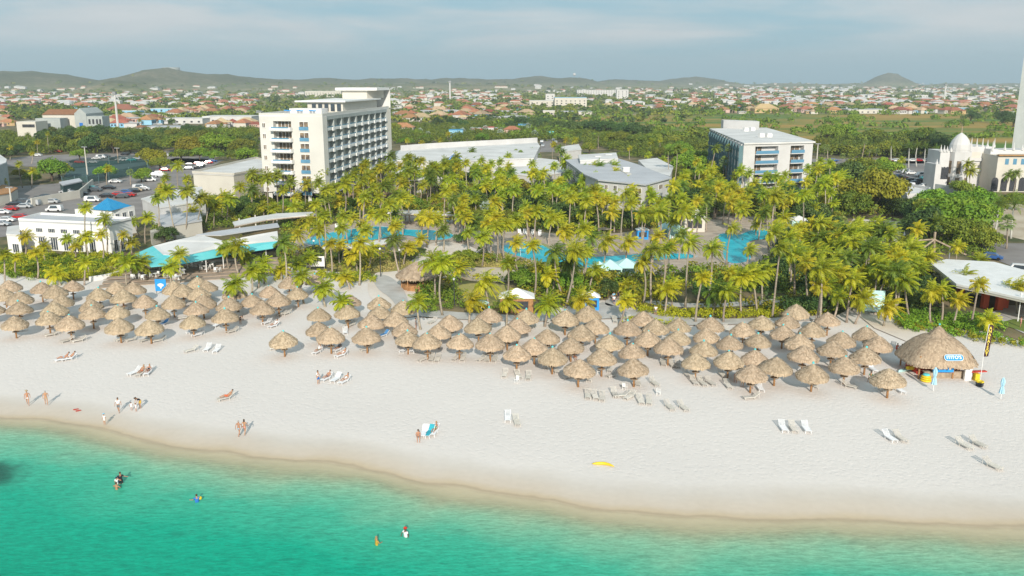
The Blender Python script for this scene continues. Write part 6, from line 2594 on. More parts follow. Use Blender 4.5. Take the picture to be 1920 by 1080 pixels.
# ---- cream hall, white service blocks
simple('cream_hall', 'plain cream hall with a sloping parapet left of the hotel', 'hall', [(362, 324), (480, 297), (530, 312), (438, 328)], 8.0, M_cream, M_roofw, parapet=.6)
e, poly, c = simple('service_block', 'white service building with louvred wall behind the restaurant', 'service building', [(266, 372), (322, 356), (378, 350), (385, 375), (330, 384), (300, 388)], 5.5, M_wall, M_roofw)
a2 = pxpoly([(300, 388), (385, 375)], 5.5)
for k in range(6):
    swin(e, c, a2[0], a2[1], .06 + .15 * k, .18 + .15 * k, 3.4, 4.8, pane=M_fin)
simple('service_shed', 'low grey-roofed service shed behind the turquoise canopy', 'shed', [(295, 402), (372, 388), (378, 412), (305, 424)], 3.6, M_cream, M_roofg)
simple('garden_wall_block', 'plain cream garden wall right of the white restaurant', 'wall', [(281, 432), (370, 408), (372, 411), (283, 436)], 3.0, M_cream, None, lip=0)

# ---- white restaurant with the blue pyramid roof
rs_px = [(35, 413), (204, 421), (246, 411), (77, 402)]
e, poly, c = simple('white_restaurant', 'long white two-storey restaurant with a flat grey roof and tall doors', 'restaurant', rs_px, 6.4, M_white, M_roofg, over=.05, parapet=.45)
fa, fb = pxpoly([(35, 413), (204, 421)], 6.4)
for k, uu in enumerate((.20, .335, .47, .605, .74)):
    pass
for x0, x1 in ((265, 316), (358, 411), (452, 504), (545, 598), (650, 692)):
    u0, u1 = (x0 - 140) / 676, (x1 - 140) / 676
    swin(e, c, fa, fb, u0, u1, 4.0, 4.95, mull=3, fr=.07)
for x0, x1 in ((275, 325), (368, 422), (463, 515), (563, 610), (655, 706)):
    u0, u1 = (x0 - 140) / 676, (x1 - 140) / 676
    swin(e, c, fa, fb, u0, u1, .15, 3.0, mull=2, name='door', fr=.12)
    p, an, nn_, L_ = wall_pt(fa, fb, (u0 + u1) / 2, .25)
    o = obj('canopy_slab', MB().box((p.x - c[0], p.y - c[1], 3.2), ((u1 - u0) * L_ + .4, .7, .1), an), M_white, e)
ga, gb = pxpoly([(204, 421), (246, 411)], 6.4)
for k in range(3):
    swin(e, c, ga, gb, .12 + .3 * k, .3 + .3 * k, .3, 2.9, mull=1)
e, poly, c = simple('restaurant_wing', 'low white wing at the left end of the restaurant', 'restaurant wing', [(14, 425), (37, 422), (37, 440), (12, 438)], 4.4, M_white, M_roofw)
wa = pxpoly([(12, 438), (37, 440)], 4.4)
swin(e, c, wa[0], wa[1], .35, .85, .4, 2.4, mull=2)
e, poly, c = simple('blue_roofed_pavilion', 'white square pavilion under a bright blue pyramid roof', 'pavilion', [(140, 392), (209, 394), (252, 386), (190, 383)], 6.6, M_white, M_roofw, over=.0)
ap = GY(201, 371, G(205, 389, 6.6)[1])
bs = [G(x, y, 6.62)[:2] for x, y in ((170, 393), (209, 395), (247, 386), (207, 384))]
pm_ = MB()
pm_.add([(p[0] - c[0], p[1] - c[1], 6.62) for p in bs] + [(ap[0] - c[0], ap[1] - c[1], ap[2])], [(0, 1, 4), (1, 2, 4), (2, 3, 4), (3, 0, 4), (3, 2, 1, 0)])
br = obj('blue_roof', pm_, M_bluroof, e)
se = MB()
for i in range(4):
    a, b2 = Vector((bs[i][0], bs[i][1], 6.63)), Vector((bs[(i + 1) % 4][0], bs[(i + 1) % 4][1], 6.63))
    T = Vector((ap[0], ap[1], ap[2]))
    for k in range(1, 12):
        f = k / 12
        p = a.lerp(b2, f)
        # seams run straight up the slope until they meet the hip
        g_ = 1 - abs(2 * f - 1)
        mdl = (a + b2) / 2
        upd = (T - mdl)
        t2 = p + upd * g_
        q_ = [Vector((v.x - c[0], v.y - c[1], v.z + .03)) for v in (p, t2)]
        se.tube(q_, .035, 4)
obj('roof_seams', se, M_bluroof, br)
wa = pxpoly([(209, 394), (252, 386)], 6.6)
for k in range(3):
    swin(e, c, wa[0], wa[1], .12 + .3 * k, .3 + .3 * k, 4.2, 5.6, mull=1)

# ---- turquoise canopy restaurant


def slab(parent, pts, th, m, name):
    """sloping slab from pixel points with their own heights: (px, py, z)"""
    W3 = [G(x, y, z) for x, y, z in pts]
    n = len(W3)
    ar = sum(W3[i][0] * W3[(i + 1) % n][1] - W3[(i + 1) % n][0] * W3[i][1] for i in range(n))
    if ar < 0:
        W3 = W3[::-1]
    mb = MB()
    mb.add([(p[0], p[1], p[2] - th) for p in W3] + W3, [tuple(range(n - 1, -1, -1)), tuple(range(n, 2 * n))] + [(i, (i + 1) % n, n + (i + 1) % n, n + i) for i in range(n)])
    return obj(name, mb, m, parent)


cn = empty('canopy_restaurant', (0, 0, 0), 'open beach restaurant under a turquoise and white canopy', 'restaurant')
slab(cn, [(253, 476, 3.4), (287, 461, 4.2), (306, 478, 4.1), (283, 500, 3.0)], .12, M_awn, 'canopy_end')
slab(cn, [(306, 478, 4.1), (345, 480, 4.0), (400, 468, 4.0), (480, 456, 4.0), (520, 452, 4.0), (512, 465, 3.0), (425, 478, 3.0), (345, 494, 3.0), (283, 500, 3.0)], .12, M_awn, 'canopy_front')
slab(cn, [(287, 461, 4.25), (330, 450, 4.9), (376, 440, 5.3), (420, 452, 5.0), (480, 440, 5.2), (520, 433, 5.2), (522, 451, 4.05), (480, 455, 4.05), (400, 467, 4.05), (345, 479, 4.05), (306, 477, 4.15)], .14, M_roofw, 'white_roof')
slab(cn, [(367, 440, 5.45), (400, 434, 5.5), (480, 423, 5.5), (520, 418, 5.5), (524, 425, 5.4), (480, 431, 5.4), (415, 441, 5.4)], .16, M_roofg, 'ridge_roof')
for x, y in ((262, 515), (300, 512), (340, 520), (388, 514), (420, 508), (460, 500), (500, 492)):
    q = G(x, y, 0)
    obj('post', MB().tube([(q[0], q[1], 0), (q[0], q[1], 3.05)], .09, 6), M_white, cn)
iw = pxpoly([(385, 487), (520, 470)], 0)
mb = MB().box(((iw[0][0] + iw[1][0]) / 2, (iw[0][1] + iw[1][1]) / 2, 1.45), (math.dist(iw[0], iw[1]), .3, 2.9), math.atan2(iw[1][1] - iw[0][1], iw[1][0] - iw[0][0]))
obj('bar_wall', mb, M_dark, cn)
# terrace with steps down to the sand
M_step = mat('terrace_boards', (.40, .31, .24), (.32, .25, .19), scale=1.5, rough=.9)
tb = empty('wooden_steps', (0, 0, 0), 'long wooden steps from the canopy restaurant to the sand', 'steps')
for k in range(6):
    y_ = 545 - k * 7
    a, b2 = G(180 + k * 5, y_ - 4 - k, .12 * k), G(530, y_ - 30 + k * 1.5, .12 * k)
    d = Vector(b2) - Vector(a)
    mid = (Vector(a) + Vector(b2)) / 2
    obj('step', MB().box((mid.x, mid.y + 1.1, .06 + .13 * k), (d.length - k * .5, 2.4, .14), math.atan2(d.y, d.x)), M_step, tb)
tpl = empty('bistro_set', (0, 0, 0), 'x', 'table')
obj('table_top', MB().lathe([(.0, .70), (.45, .70), (.45, .74), (0, .74)], 12), M_white, tpl)
obj('pedestal', MB().tube([(0, 0, 0), (0, 0, .7)], .05, 6).lathe([(.0, .0), (.25, .0), (.25, .04), (0, .04)], 10), M_white, tpl)
reg(tpl)
ts = [(250, 520), (270, 522), (292, 519), (318, 519), (345, 512), (352, 502), (368, 500), (385, 505), (378, 494), (400, 498), (405, 508), (262, 512), (335, 524)]
ts.sort()
for i, (x, y) in enumerate(ts):
    q = G(x, y, .8)
    lab = 'round white table on the canopy restaurant terrace, %s from the left' % ordn(i)
    if i == 0:
        tpl.location = (q[0], q[1], .75)
        tag(tpl, lab, 'table', 'terrace tables')
    else:
        copy_tree(tpl, loc=(q[0], q[1], .75), label=lab, group='terrace tables')
    for k in range(2):
        a = random.uniform(0, 6)
        copy_tree(cb, loc=(q[0] + math.cos(a + k * 3) * .8, q[1] + math.sin(a + k * 3) * .8, .75), rz=a + k * 3 - PI / 2, group='white chairs on the terrace',
                  label='white chair %s the round terrace table, %s from the left' % (('left of', 'right of')[k], ordn(i)))
lowwall = pxpoly([(168, 528), (205, 522), (240, 512)], 0)
mb = MB()
for i in range(2):
    a, b2 = Vector(lowwall[i]), Vector(lowwall[i + 1])
    d = b2 - a
    mid = (a + b2) / 2
    mb.box((mid.x, mid.y, .45), (d.length, .3, .9 + .01 * i), math.atan2(d.y, d.x))
o = obj('low_wall', mb, M_white, None)
tag(o, 'low curved white wall at the left end of the wooden steps', 'wall')


# long shade roofs in the pool area
def shade(name, label, pts, th, m, feet, pm=M_cream, edge=None):
    e = empty(name, (0, 0, 0), label, 'shade roof')
    slab(e, pts, th, m, 'roof')
    if edge:
        mb = MB()
        W3 = [Vector(G(x, y, z)) - Vector((0, .05, th)) for x, y, z in edge]
        mb.tube(W3, .16, 4)
        obj('fascia', mb, M_wood, e)
    for x, y, h in feet:
        q = G(x, y, 0)
        obj('post', MB().box((q[0], q[1], h / 2), (.3, .3, h)), pm, e)
    return e


shade('curved_walkway_roof', 'long curving pale walkway roof left of the pools', [(470, 408, 3.4), (520, 400, 3.4), (585, 397, 3.4), (592, 402, 3.4), (545, 406, 3.4), (500, 411, 3.4), (440, 423, 3.4), (436, 416, 3.4)], .35, M_roofw,
      [(450, 432, 3), (480, 425, 3), (520, 420, 3), (560, 418, 3)], edge=[(440, 423, 3.4), (500, 411, 3.4), (545, 406, 3.4), (592, 402, 3.4)])
shade('poolside_pergola', 'long white flat shade roof on tan posts beyond the left pool', [(727, 399, 3.0), (732, 393, 3.0), (790, 394, 3.0), (848, 397, 3.0), (854, 403, 3.0), (790, 401, 3.0)], .35, M_roofw,
      [(728, 413, 2.8), (734, 411, 2.8), (760, 414, 2.8), (790, 415, 2.8), (820, 416, 2.8), (852, 420, 2.8)], edge=[(727, 399, 3.0), (790, 401, 3.0), (854, 403, 3.0)])
e = shade('curved_bar', 'curved white pool bar roof with an orange edge below the left pool', [(603, 463, 2.6), (612, 457, 2.6), (660, 458, 2.6), (705, 451, 2.6), (735, 447, 2.6), (742, 452, 2.6), (700, 462, 2.6), (650, 465, 2.6), (607, 466, 2.6)], .2, M_white, [],
          edge=[(607, 466, 2.6), (650, 465, 2.6), (700, 462, 2.6), (742, 452, 2.6)])
mb = MB()
wv = pxpoly([(609, 475), (655, 476), (700, 470), (738, 462)], 0)
for i in range(3):
    a, b2 = Vector(wv[i]), Vector(wv[i + 1])
    d = b2 - a
    mid = (a + b2) / 2
    mb.box((mid.x, mid.y, .95), (d.length + .05, .3, 1.9 + .01 * i), math.atan2(d.y, d.x))
obj('bar_front', mb, M_wall, e)

# rock garden below the hotel
rk = [(700, 388), (712, 372), (735, 384), (748, 370), (775, 388), (800, 378), (818, 390), (838, 376), (850, 388), (660, 372), (680, 362), (790, 366), (765, 362), (725, 364)]
for i, (x, y) in enumerate(sorted(rk)):
    q = G(x, y, 0)
    w_ = random.uniform(2.2, 4.0)
    h = random.uniform(1.6, 3.6)
    mb = MB()
    n = 9
    vs = []
    for zz, k in ((0, 1), (h * .45, .98), (h * .85, .82), (h, .55)):
        for j in range(n):
            t = 2 * PI * j / n
            r = w_ * k * random.uniform(.82, 1.1)
            vs.append((r * math.cos(t), r * .7 * math.sin(t), zz * random.uniform(.9, 1.1)))
    fs = [(a * n + j, a * n + (j + 1) % n, (a + 1) * n + (j + 1) % n, (a + 1) * n + j) for a in range(3) for j in range(n)] + [tuple(range(3 * n, 4 * n))]
    mb.add(vs, fs)
    tag(obj('boulder', mb, M_rock, None, loc=(q[0], q[1], -.1)), 'brown boulder of the rock garden below the hotel, %s from the left' % ordn(i), 'rock', 'rock garden boulders')


# ---- small beach and pool buildings
def booth(name, px, py, w_, d_, h, wm, rm, label, cat='booth', peak=.6, sign=None, rz=0.0, scallop=False):
    q = G(px, py, 0)
    e = empty(name, (q[0], q[1], 0), label, cat, rz=rz)
    obj('wall', MB().box((0, d_ / 2, h / 2), (w_, d_, h)), wm, e)
    mb = MB()
    a, b2 = w_ / 2 + .25, d_ / 2 + .25
    mb.add([(-a, d_ / 2 - b2, h + .003), (a, d_ / 2 - b2, h + .003), (a, d_ / 2 + b2, h + .003), (-a, d_ / 2 + b2, h + .003), (-.15, d_ / 2, h + peak), (.15, d_ / 2, h + peak)],
           [(3, 2, 1, 0), (0, 1, 5, 4), (1, 2, 5), (2, 3, 4, 5), (3, 0, 4)])
    obj('roof', mb, rm, e)
    obj('opening', MB().box((0, -.02, h * .55), (w_ * .7, .06, h * .5)), M_dark, e)
    if sign:
        obj('panel', MB().box((0, -.06, h * .25), (w_ * .9, .05, h * .35)), sign, e)
    return e


booth('towel_booth', 1109, 584, 2.4, 2.0, 2.3, M_blue, M_white, 'bright blue towel booth with a white roof behind the shades', peak=.9)
booth('towel_booth', 1205, 450, 2.6, 2.2, 2.3, M_blue, M_white, 'bright blue booth with a white roof by the middle pool')
booth('snack_kiosk', 969, 588, 5.2, 3.2, 2.5, M_post, M_white, 'brown kiosk under a white tent roof behind the middle shades', 'kiosk', peak=1.3)
booth('tall_tent', 1302, 436, 5.0, 4.2, 3.6, M_cream, M_roofw, 'tall pale tent-like hut beside the cabanas', 'hut', peak=2.6)
booth('teal_hut', 1500, 437, 4.2, 3.6, 3.0, M_aqua, M_roofw, 'pale teal hut with an open side by the right pool', 'hut', peak=1.0)
th = empty('thatched_bar', G(782, 541, 0), 'round thatched bar hut beside the garden path', 'bar hut')
link('thatch', thatch_canopy('thatch', M_thatch, 3.7, 4.9, 2.5, strands=900), th)
for k in range(6):
    a = k * PI / 3
    obj('post', MB().tube([(2.7 * math.cos(a), 2.7 * math.sin(a), -.1), (2.7 * math.cos(a), 2.7 * math.sin(a), 3.0)], .13, 6), M_post, th)
obj('counter', MB().lathe([(2.0, 0), (2.6, 0), (2.6, 1.1), (2.0, 1.1)], 16), M_post, th)
tm_ = [(1124, 528, 3.2), (1145, 526, 4.2), (1176, 523, 4.2), (1252, 446, 3.6), (1270, 450, 3.8)]
for i, (x, y, w_) in enumerate(tm_):
    q = G(x, y, 0)
    lab = ['narrow teal cabana at the left of the beach-side three', 'wide teal cabana in the middle of the beach-side three', 'wide teal cabana at the right of the beach-side three',
           'teal cabana beyond the middle pool, left one', 'teal cabana beyond the middle pool, right one'][i]
    e = empty('cabana', (q[0], q[1], 0), lab, 'cabana', 'teal canvas cabanas')
    mb = MB()
    a = w_ / 2
    mb.add([(-a, -.2, 2.3), (a, -.2, 2.3), (a, w_ - .2, 2.3), (-a, w_ - .2, 2.3), (0, w_ / 2 - .2, 3.6), (-a, -.2, 2.05), (a, -.2, 2.05), (a, w_ - .2, 2.05), (-a, w_ - .2, 2.05)],
           [(0, 1, 4), (1, 2, 4), (2, 3, 4), (3, 0, 4), (5, 6, 1, 0), (6, 7, 2, 1), (7, 8, 3, 2), (8, 5, 0, 3)])
    obj('canvas_roof', mb, M_aqua, e)
    obj('back_curtain', MB().box((0, w_ - .35, 1.05), (w_ - .3, .08, 2.1)), M_aqua, e)
    for sx in (-1, 1):
        for sy in (0, 1):
            obj('curtain', MB().box((sx * (a - .18), sy * (w_ - .6) + .0, 1.03), (.28, .28, 2.06), taper=.7), M_aqua, e)
    obj('daybed', MB().box((0, w_ * .5, .3), (w_ * .6, 1.6, .5)), M_white, e)

# sign boards
for i, (px, py, w_, h, lab, sc_) in enumerate(((592, 506, 3.6, 2.0, 'white notice board with photographs behind the left shades', 1), (1637, 592, 2.9, 3.4, 'leaning pale blue information board by the sandy track', 2), (303, 553, 1.9, 2.1, 'bright blue sign with a white emblem before the wooden steps', 3))):
    q = G(px, py, 0)
    e = empty('notice_board', (q[0], q[1], 0), lab, 'sign', rz=(-.25 if i == 1 else 0))
    for sx in (-1, 1):
        obj('post', MB().box((sx * (w_ / 2 - .1), .06, .4 + h / 2), (.12, .1, .8 + h)), M_grey, e)
    pnl = obj('board', MB().box((0, 0, .7 + h / 2), (w_, .08, h)), {1: M_white, 2: M_aqua, 3: M_blue}[sc_], e)
    mb = MB()
    if sc_ == 1:
        mb.box((.55, -.05, .7 + h * .68), (1.5, .03, .7))
        obj('picture', mb, M_dark, pnl)
        obj('picture', MB().box((-1.15, -.05, .7 + h * .5), (.9, .03, 1.5)), M_curt, pnl)
    elif sc_ == 2:
        for k in range(6):
            mb.box((0, -.05, .95 + h * .14 * k), (w_ * .7, .03, .1))
        obj('printed_lines', mb, M_white, pnl)
    else:
        mb.ball((0, -.05, .7 + h * .5), .55, 12, 6, (1, .06, .55))
        mb.ball((0, -.05, .7 + h * .38), .2, 8, 6, (.8, .2, 2.0))
        obj('emblem', mb, M_white, pnl)

# small open umbrellas
for (px, py, r, h, m, lab) in ((903, 590, 1.25, 2.3, M_aqua, 'pale aqua umbrella behind the middle shades'), (976, 481, 1.3, 2.3, M_white, 'white umbrella at the left of the middle pool'), (556, 424, 1.3, 2.4, M_white, 'white umbrella beside the curving walkway roof'),
                               (1132, 447, 1.6, 2.6, M_wood, 'brown umbrella on the deck beyond the middle pool')):
    q = G(px, py, 0)
    e = empty('umbrella', (q[0], q[1], 0), lab, 'umbrella')
    obj('pole', MB().tube([(0, 0, 0), (0, 0, h)], .04, 6), M_white, e)
    mb = MB()
    n = 8
    vs = [(r * math.cos(2 * PI * k / n), r * math.sin(2 * PI * k / n), h - .35) for k in range(n)] + [(0, 0, h + .12), (0, 0, h + .02)]
    mb.add(vs, [(k, (k + 1) % n, n) for k in range(n)] + [((k + 1) % n, k, n + 1) for k in range(n)])
    obj('canopy', mb, m, e)

# pool loungers: pale teal
for i, (x, y) in enumerate(sorted([(688, 411), (694, 412), (701, 412), (707, 413), (714, 413), (781, 413), (795, 414), (840, 417), (632, 430), (640, 431), (1000, 441), (975, 440), (985, 440), (1012, 442)])):
    q = G(x, y, 0)
    e = empty('pool_chair', (q[0], q[1], 0), 'pale %s pool lounger, %s from the left among those beyond the pools' % ('teal' if 680 < x < 850 else 'white', ordn(i)), 'lounger', 'pool loungers', rz=random.uniform(-.3, .3))
    mm_ = M_aqua if 680 < x < 850 else M_white
    obj('seat', MB().box((0, -.3, .35), (.75, 1.4, .2)), mm_, e)
    mb = MB()
    mb.add([(-.38, .4, .3), (.38, .4, .3), (.38, .85, 1.3), (-.38, .85, 1.3), (-.38, .52, .28), (.38, .52, .28), (.38, .95, 1.25), (-.38, .95, 1.25)], [(0, 1, 2, 3), (7, 6, 5, 4), (3, 2, 6, 7), (0, 3, 7, 4), (1, 5, 6, 2), (0, 4, 5, 1)])
    obj('backrest', mb, mm_, e)
for i, (a, b2) in enumerate(((-.6, 0), (.6, 0))):
    pass

# volleyball net
q1_, q2_ = G(1610, 441, 0), G(1690, 447, 0)
e = empty('volleyball_net', ((q1_[0] + q2_[0]) / 2, (q1_[1] + q2_[1]) / 2, 0), 'white-taped volleyball net across the sand court', 'net')
dx, dy = (q2_[0] - q1_[0]) / 2, (q2_[1] - q1_[1]) / 2
for s_ in (-1, 1):
    obj('post', MB().tube([(dx * s_, dy * s_, 0), (dx * s_, dy * s_, 2.5)], .08, 6), M_grey, e)
obj('net_tape', MB().tube([(-dx, -dy, 2.42), (dx, dy, 2.42)], .07, 4).tube([(-dx, -dy, 1.5), (dx, dy, 1.5)], .03, 4), M_white, e)

# white roof at right with orange-red pillars
e, poly, c = simple('white_roof_pavilion', 'white flat pavilion roof with orange-red pillars at the right edge', 'pavilion', [(1745, 493), (1775, 486), (1864, 491), (1990, 525), (1990, 575), (1870, 548), (1794, 532)], 4.0, M_cream, M_white, z0=3.3, over=.1)
for x, y in ((1845, 578), (1872, 582), (1882, 578), (1960, 590), (1800, 560)):
    q = G(x, y, 0)
    obj('pillar', MB().box((q[0] - c[0], q[1] - c[1], 1.6), (.9, .9, 3.25)), M_lred, e)
q = G(1900, 560, 0)
obj('back_wall', MB().box((q[0] - c[0], q[1] - c[1] + 1, 1.5), (14, .3, 3.0), -.25), M_wall, e)
obj('shop_front', MB().box((q[0] - c[0] + .5, q[1] - c[1] - .3, 1.3), (9, .2, 2.2), -.25), M_glass, e)
# timber beams
q = G(1752, 500, 0)
e = empty('timber_pergola', (q[0], q[1], 0), 'pale timber beams branching from a post among the trees', 'pergola')
dY = q[1]
tp = GY(1752, 449, dY)
cpt = (tp[0] - q[0], 0, tp[2])
obj('post', MB().tube([(0, 0, 0), cpt, (cpt[0], 0, cpt[2] + 1.5)], .22, 6), M_wood, e)
for (x, y, yy) in ((1712, 452, 1), (1730, 466, -5), (1781, 463, -2), (1812, 478, -4)):
    t2 = GY(x, y, dY + yy)
    src = cpt if x != 1812 else (GY(1781, 463, dY - 2)[0] - q[0], -2, GY(1781, 463, dY - 2)[2])
    obj('beam', MB().tube([src, (t2[0] - q[0], yy, t2[2])], .2, 4), M_wood, e)
obj('post', MB().tube([(GY(1772, 463, dY)[0] - q[0], -2, 0), (GY(1772, 463, dY)[0] - q[0], -2, GY(1781, 463, dY - 2)[2])], .14, 6), M_grey, e)

# lamp posts in the garden
for i, (x, y, ty, lab) in enumerate(((591, 505, 453, 'black lamp post before the left pool'), (750, 506, 470, 'black lamp post beside the middle palms'), (714, 520, 468, 'slim lamp post with white globe below the pool bar'), (852, 573, 525, 'dark lamp post in the round planting'), (1076, 540, 500, 'dark lamp post by the middle pool'), (1908, 604, 553, 'white flagpole-like lamp post at far right'), (1253, 520, 480, 'dark lamp post beside the yellow hedge'))):
    q = G(x, y, 0)
    tz = GY(x, ty, q[1])[2]
    e = empty('lamp_post', (q[0], q[1], 0), lab, 'lamp post')
    obj('pole', MB().tube([(0, 0, 0), (0, 0, tz)], [.09, .05], 6), M_white if i == 5 else M_dark, e)
    obj('lantern', MB().ball((0, 0, tz + .15), .22, 8, 6), M_white, e)
# floodlight masts by the court
for i, (x, y, ty, lab) in enumerate(((164, 328, 276, 'brown floodlight mast at the left of the tennis court'), (222, 306, 278, 'brown floodlight mast beyond the tennis court'), (22, 385, 352, 'street lamp at the far left car park'), (1530, 318, 270, 'slim street lamp right of the right-hand hotel'))):
    q = G(x, y, 0)
    tz = GY(x, ty, q[1])[2]
    e = empty('light_mast', (q[0], q[1], 0), lab, 'light mast')
    obj('pole', MB().tube([(0, 0, 0), (0, 0, tz)], [.28, .18], 6), M_cream if i != 1 else M_wood, e)
    obj('lamp_head', MB().box((0, 0, tz + .1), (2.2, .5, .3)), M_grey, e)
# tennis fence
M_net, nt, b = nodes_of('green_mesh')
b.inputs['Base Color'].default_value = (.015, .06, .05, 1)
b.inputs['Alpha'].default_value = .55
MATS['green_mesh'] = M_net
for i, pts in enumerate(([(118, 352), (165, 350), (205, 340), (278, 326)], [(278, 326), (283, 303)], [(120, 318), (283, 303)])):
    e = empty('court_fence', (0, 0, 0), ['tall green mesh fence along the near side of the tennis court', 'tall green mesh fence at the right end of the tennis court', 'tall green mesh fence along the far side of the tennis court'][i], 'fence')
    W3 = [Vector(G(x, y, 0)) for x, y in pts]
    for j in range(len(W3) - 1):
        a, b2 = W3[j], W3[j + 1]
        n = max(2, int((b2 - a).length / 9))
        mb = MB()
        mb.add([tuple(a + Vector((0, 0, .1))), tuple(b2 + Vector((0, 0, .1))), tuple(b2 + Vector((0, 0, 3.6))), tuple(a + Vector((0, 0, 3.6)))], [(0, 1, 2, 3)])
        obj('mesh_panel', mb, M_net, e)
        for k in range(n):
            p = a.lerp(b2, k / n)
            obj('post', MB().tube([tuple(p), tuple(p + Vector((0, 0, 4.0)))], .09, 5), M_tealfin, e)
wl2 = pxpoly([(60, 388), (115, 378), (150, 372), (175, 350)], 0)
mb = MB()
for i in range(3):
    a, b2 = Vector(wl2[i]), Vector(wl2[i + 1])
    d = b2 - a
    mid = (a + b2) / 2
    mb.box((mid.x, mid.y, 1.3), (d.length, .4, 2.6 + .01 * i), math.atan2(d.y, d.x))
tag(obj('court_wall', mb, M_cream, None), 'cream wall between the tennis court and the left car park', 'wall')
simple('court_shelter', 'grey sloping shelter roof beside the tennis court', 'shelter', [(112, 341), (148, 334), (153, 339), (118, 347)], 3.2, M_court, M_roofg)
simple('grey_building', 'grey building cut by the left edge of the picture', 'building', [(-90, 300), (-50, 268), (-12, 282), (12, 298), (11, 304), (-30, 320)], 10.0, M_fin, M_roofw)
simple('veranda_building', 'orange-roofed veranda building at the left edge', 'building', [(-60, 356), (0, 345), (32, 352), (20, 360), (-50, 372)], 3.6, M_cream, M_orange)
# ------------------------------------------------------------------ the white domed palace and the edge tower
Yp = 292.0


def K(px, py, y=Yp):
    return GY(px, py, y)


pal_e = empty('domed_palace', (K(1815, 345)[0], Yp, 0), 'white palace-like building with a pointed dome and rows of pinnacles', 'palace')
PXo, PYo = pal_e.location.x, Yp


def pbox(parent, x0, x1, ytop, y0, dep, m, name='wall', ybot=None, rz=0):
    """box whose front face spans photo columns x0..x1 at distance y0, top at photo row ytop"""
    a, b2 = K(x0, ytop, y0), K(x1, ytop, y0)
    zt_ = a[2]
    zb = 0 if ybot is None else K(x0, ybot, y0)[2]
    return obj(name, MB().box(((a[0] + b2[0]) / 2 - PXo, y0 + dep / 2 - PYo, (zt_ + zb) / 2), (b2[0] - a[0], dep, zt_ - zb)), m, parent)


def arch(parent, cx_, y0, zb, w_, h, m=M_dark, name='arched_window'):
    mb = MB()
    pts = [(-w_ / 2, 0), (w_ / 2, 0), (w_ / 2, h - w_ / 2)] + [(w_ / 2 * math.cos(t), h - w_ / 2 + w_ / 2 * math.sin(t)) for t in [PI * k / 6 for k in range(1, 6)]] + [(-w_ / 2, h - w_ / 2)]
    n = len(pts)
    mb.add([(cx_ - PXo + p[0], y0 - .03 - PYo, zb + p[1]) for p in pts] + [(cx_ - PXo + p[0], y0 + .05 - PYo, zb + p[1]) for p in pts], [tuple(range(n)), tuple(range(2 * n - 1, n - 1, -1))] + [(i, n + i, n + (i + 1) % n, (i + 1) % n) for i in range(n)])
    return obj(name, mb, m, parent)


def pinn(parent, x, ytop, y0, zb):
    q = K(x, ytop, y0)
    obj('pinnacle', MB().tube([(q[0] - PXo, y0 - PYo, zb - .3), (q[0] - PXo, y0 - PYo, zb + .5), (q[0] - PXo, y0 - PYo, zb + .55), (q[0] - PXo, y0 - PYo, q[2])], [.5, .45, .28, .05], 6), M_wall, parent)


# octagon tower with dome
dq = K(1799, 284, Yp + 3)
dcx, dcy, dz = dq[0] - PXo, 3.0, dq[2]
obj('octagon', MB().lathe([(4.0, 0), (4.0, dz)], 8, (dcx, dcy)), M_wall, pal_e)
dt = K(1799, 249, Yp + 3)[2]
hgt = dt - dz
dome = obj('dome', MB().lathe([(3.2, dz), (3.35, dz + hgt * .12), (3.2, dz + hgt * .38), (2.6, dz + hgt * .62), (1.5, dz + hgt * .85), (.25, dz + hgt)], 16, (dcx, dcy)), M_wall, pal_e)
obj('spire', MB().tube([(dcx, dcy, dt - .2), (dcx, dcy, K(1801, 232, Yp + 3)[2])], [.22, .05], 6), M_wood, dome)
for k in range(8):
    t = 2 * PI * k / 8 + PI / 8
    if math.sin(t) < .5:
        x_, y_ = dcx + 3.72 * math.cos(t), dcy + 3.72 * math.sin(t)
        for zz, hh_ in ((1.0, 3.2), (5.5, 4.2)):
            w = MB().box((0, 0, 0), (1.3, .12, hh_))
            o = obj('tall_window', w, M_curt, pal_e, loc=(x_, y_, zz + hh_ / 2), rz=t + PI / 2)
pbox(pal_e, 1764, 1782, 283, Yp + 1, 9, M_wall)
pbox(pal_e, 1755, 1766, 308, Yp - 1, 8, M_wall)
for x, yt in ((1765.5, 271), (1771.5, 272), (1777, 274), (1784, 276), (1757.5, 298), (1764, 299)):
    pinn(pal_e, x, yt, Yp + 1, K(1770, 283, Yp + 1)[2] if yt < 290 else K(1760, 308, Yp - 1)[2])
for k in range(3):
    arch(pal_e, K(1767 + k * 5.5, 300, Yp + 1)[0], Yp + 1, 3.5, 1.0, 4.2)
# galleried wing
pbox(pal_e, 1818, 1864, 275, Yp + 4, 12, M_wall)
zt1 = K(1830, 275, Yp + 4)[2]
for x, yt in ((1823, 258), (1833, 259), (1844, 258.5), (1853, 262), (1866, 259)):
    pinn(pal_e, x, yt, Yp + 4.5, zt1)
for r in range(2):
    for k in range(2):
        a = K(1820.5 + k * 21, 286 + r * 21, Yp + 4)
        b2 = K(1837 + k * 19, 300 + r * 20, Yp + 4)
        go = obj('gallery_bay', MB().box(((a[0] + b2[0]) / 2 - PXo, Yp + 3.98 - PYo, (a[2] + b2[2]) / 2 + .2), (b2[0] - a[0], .12, abs(a[2] - b2[2]))), M_cream, pal_e)
        obj('gallery_rail', MB().box(((a[0] + b2[0]) / 2 - PXo, Yp + 3.6 - PYo, b2[2] + .2), (b2[0] - a[0] + .4, .5, 1.0)), M_wall, go)
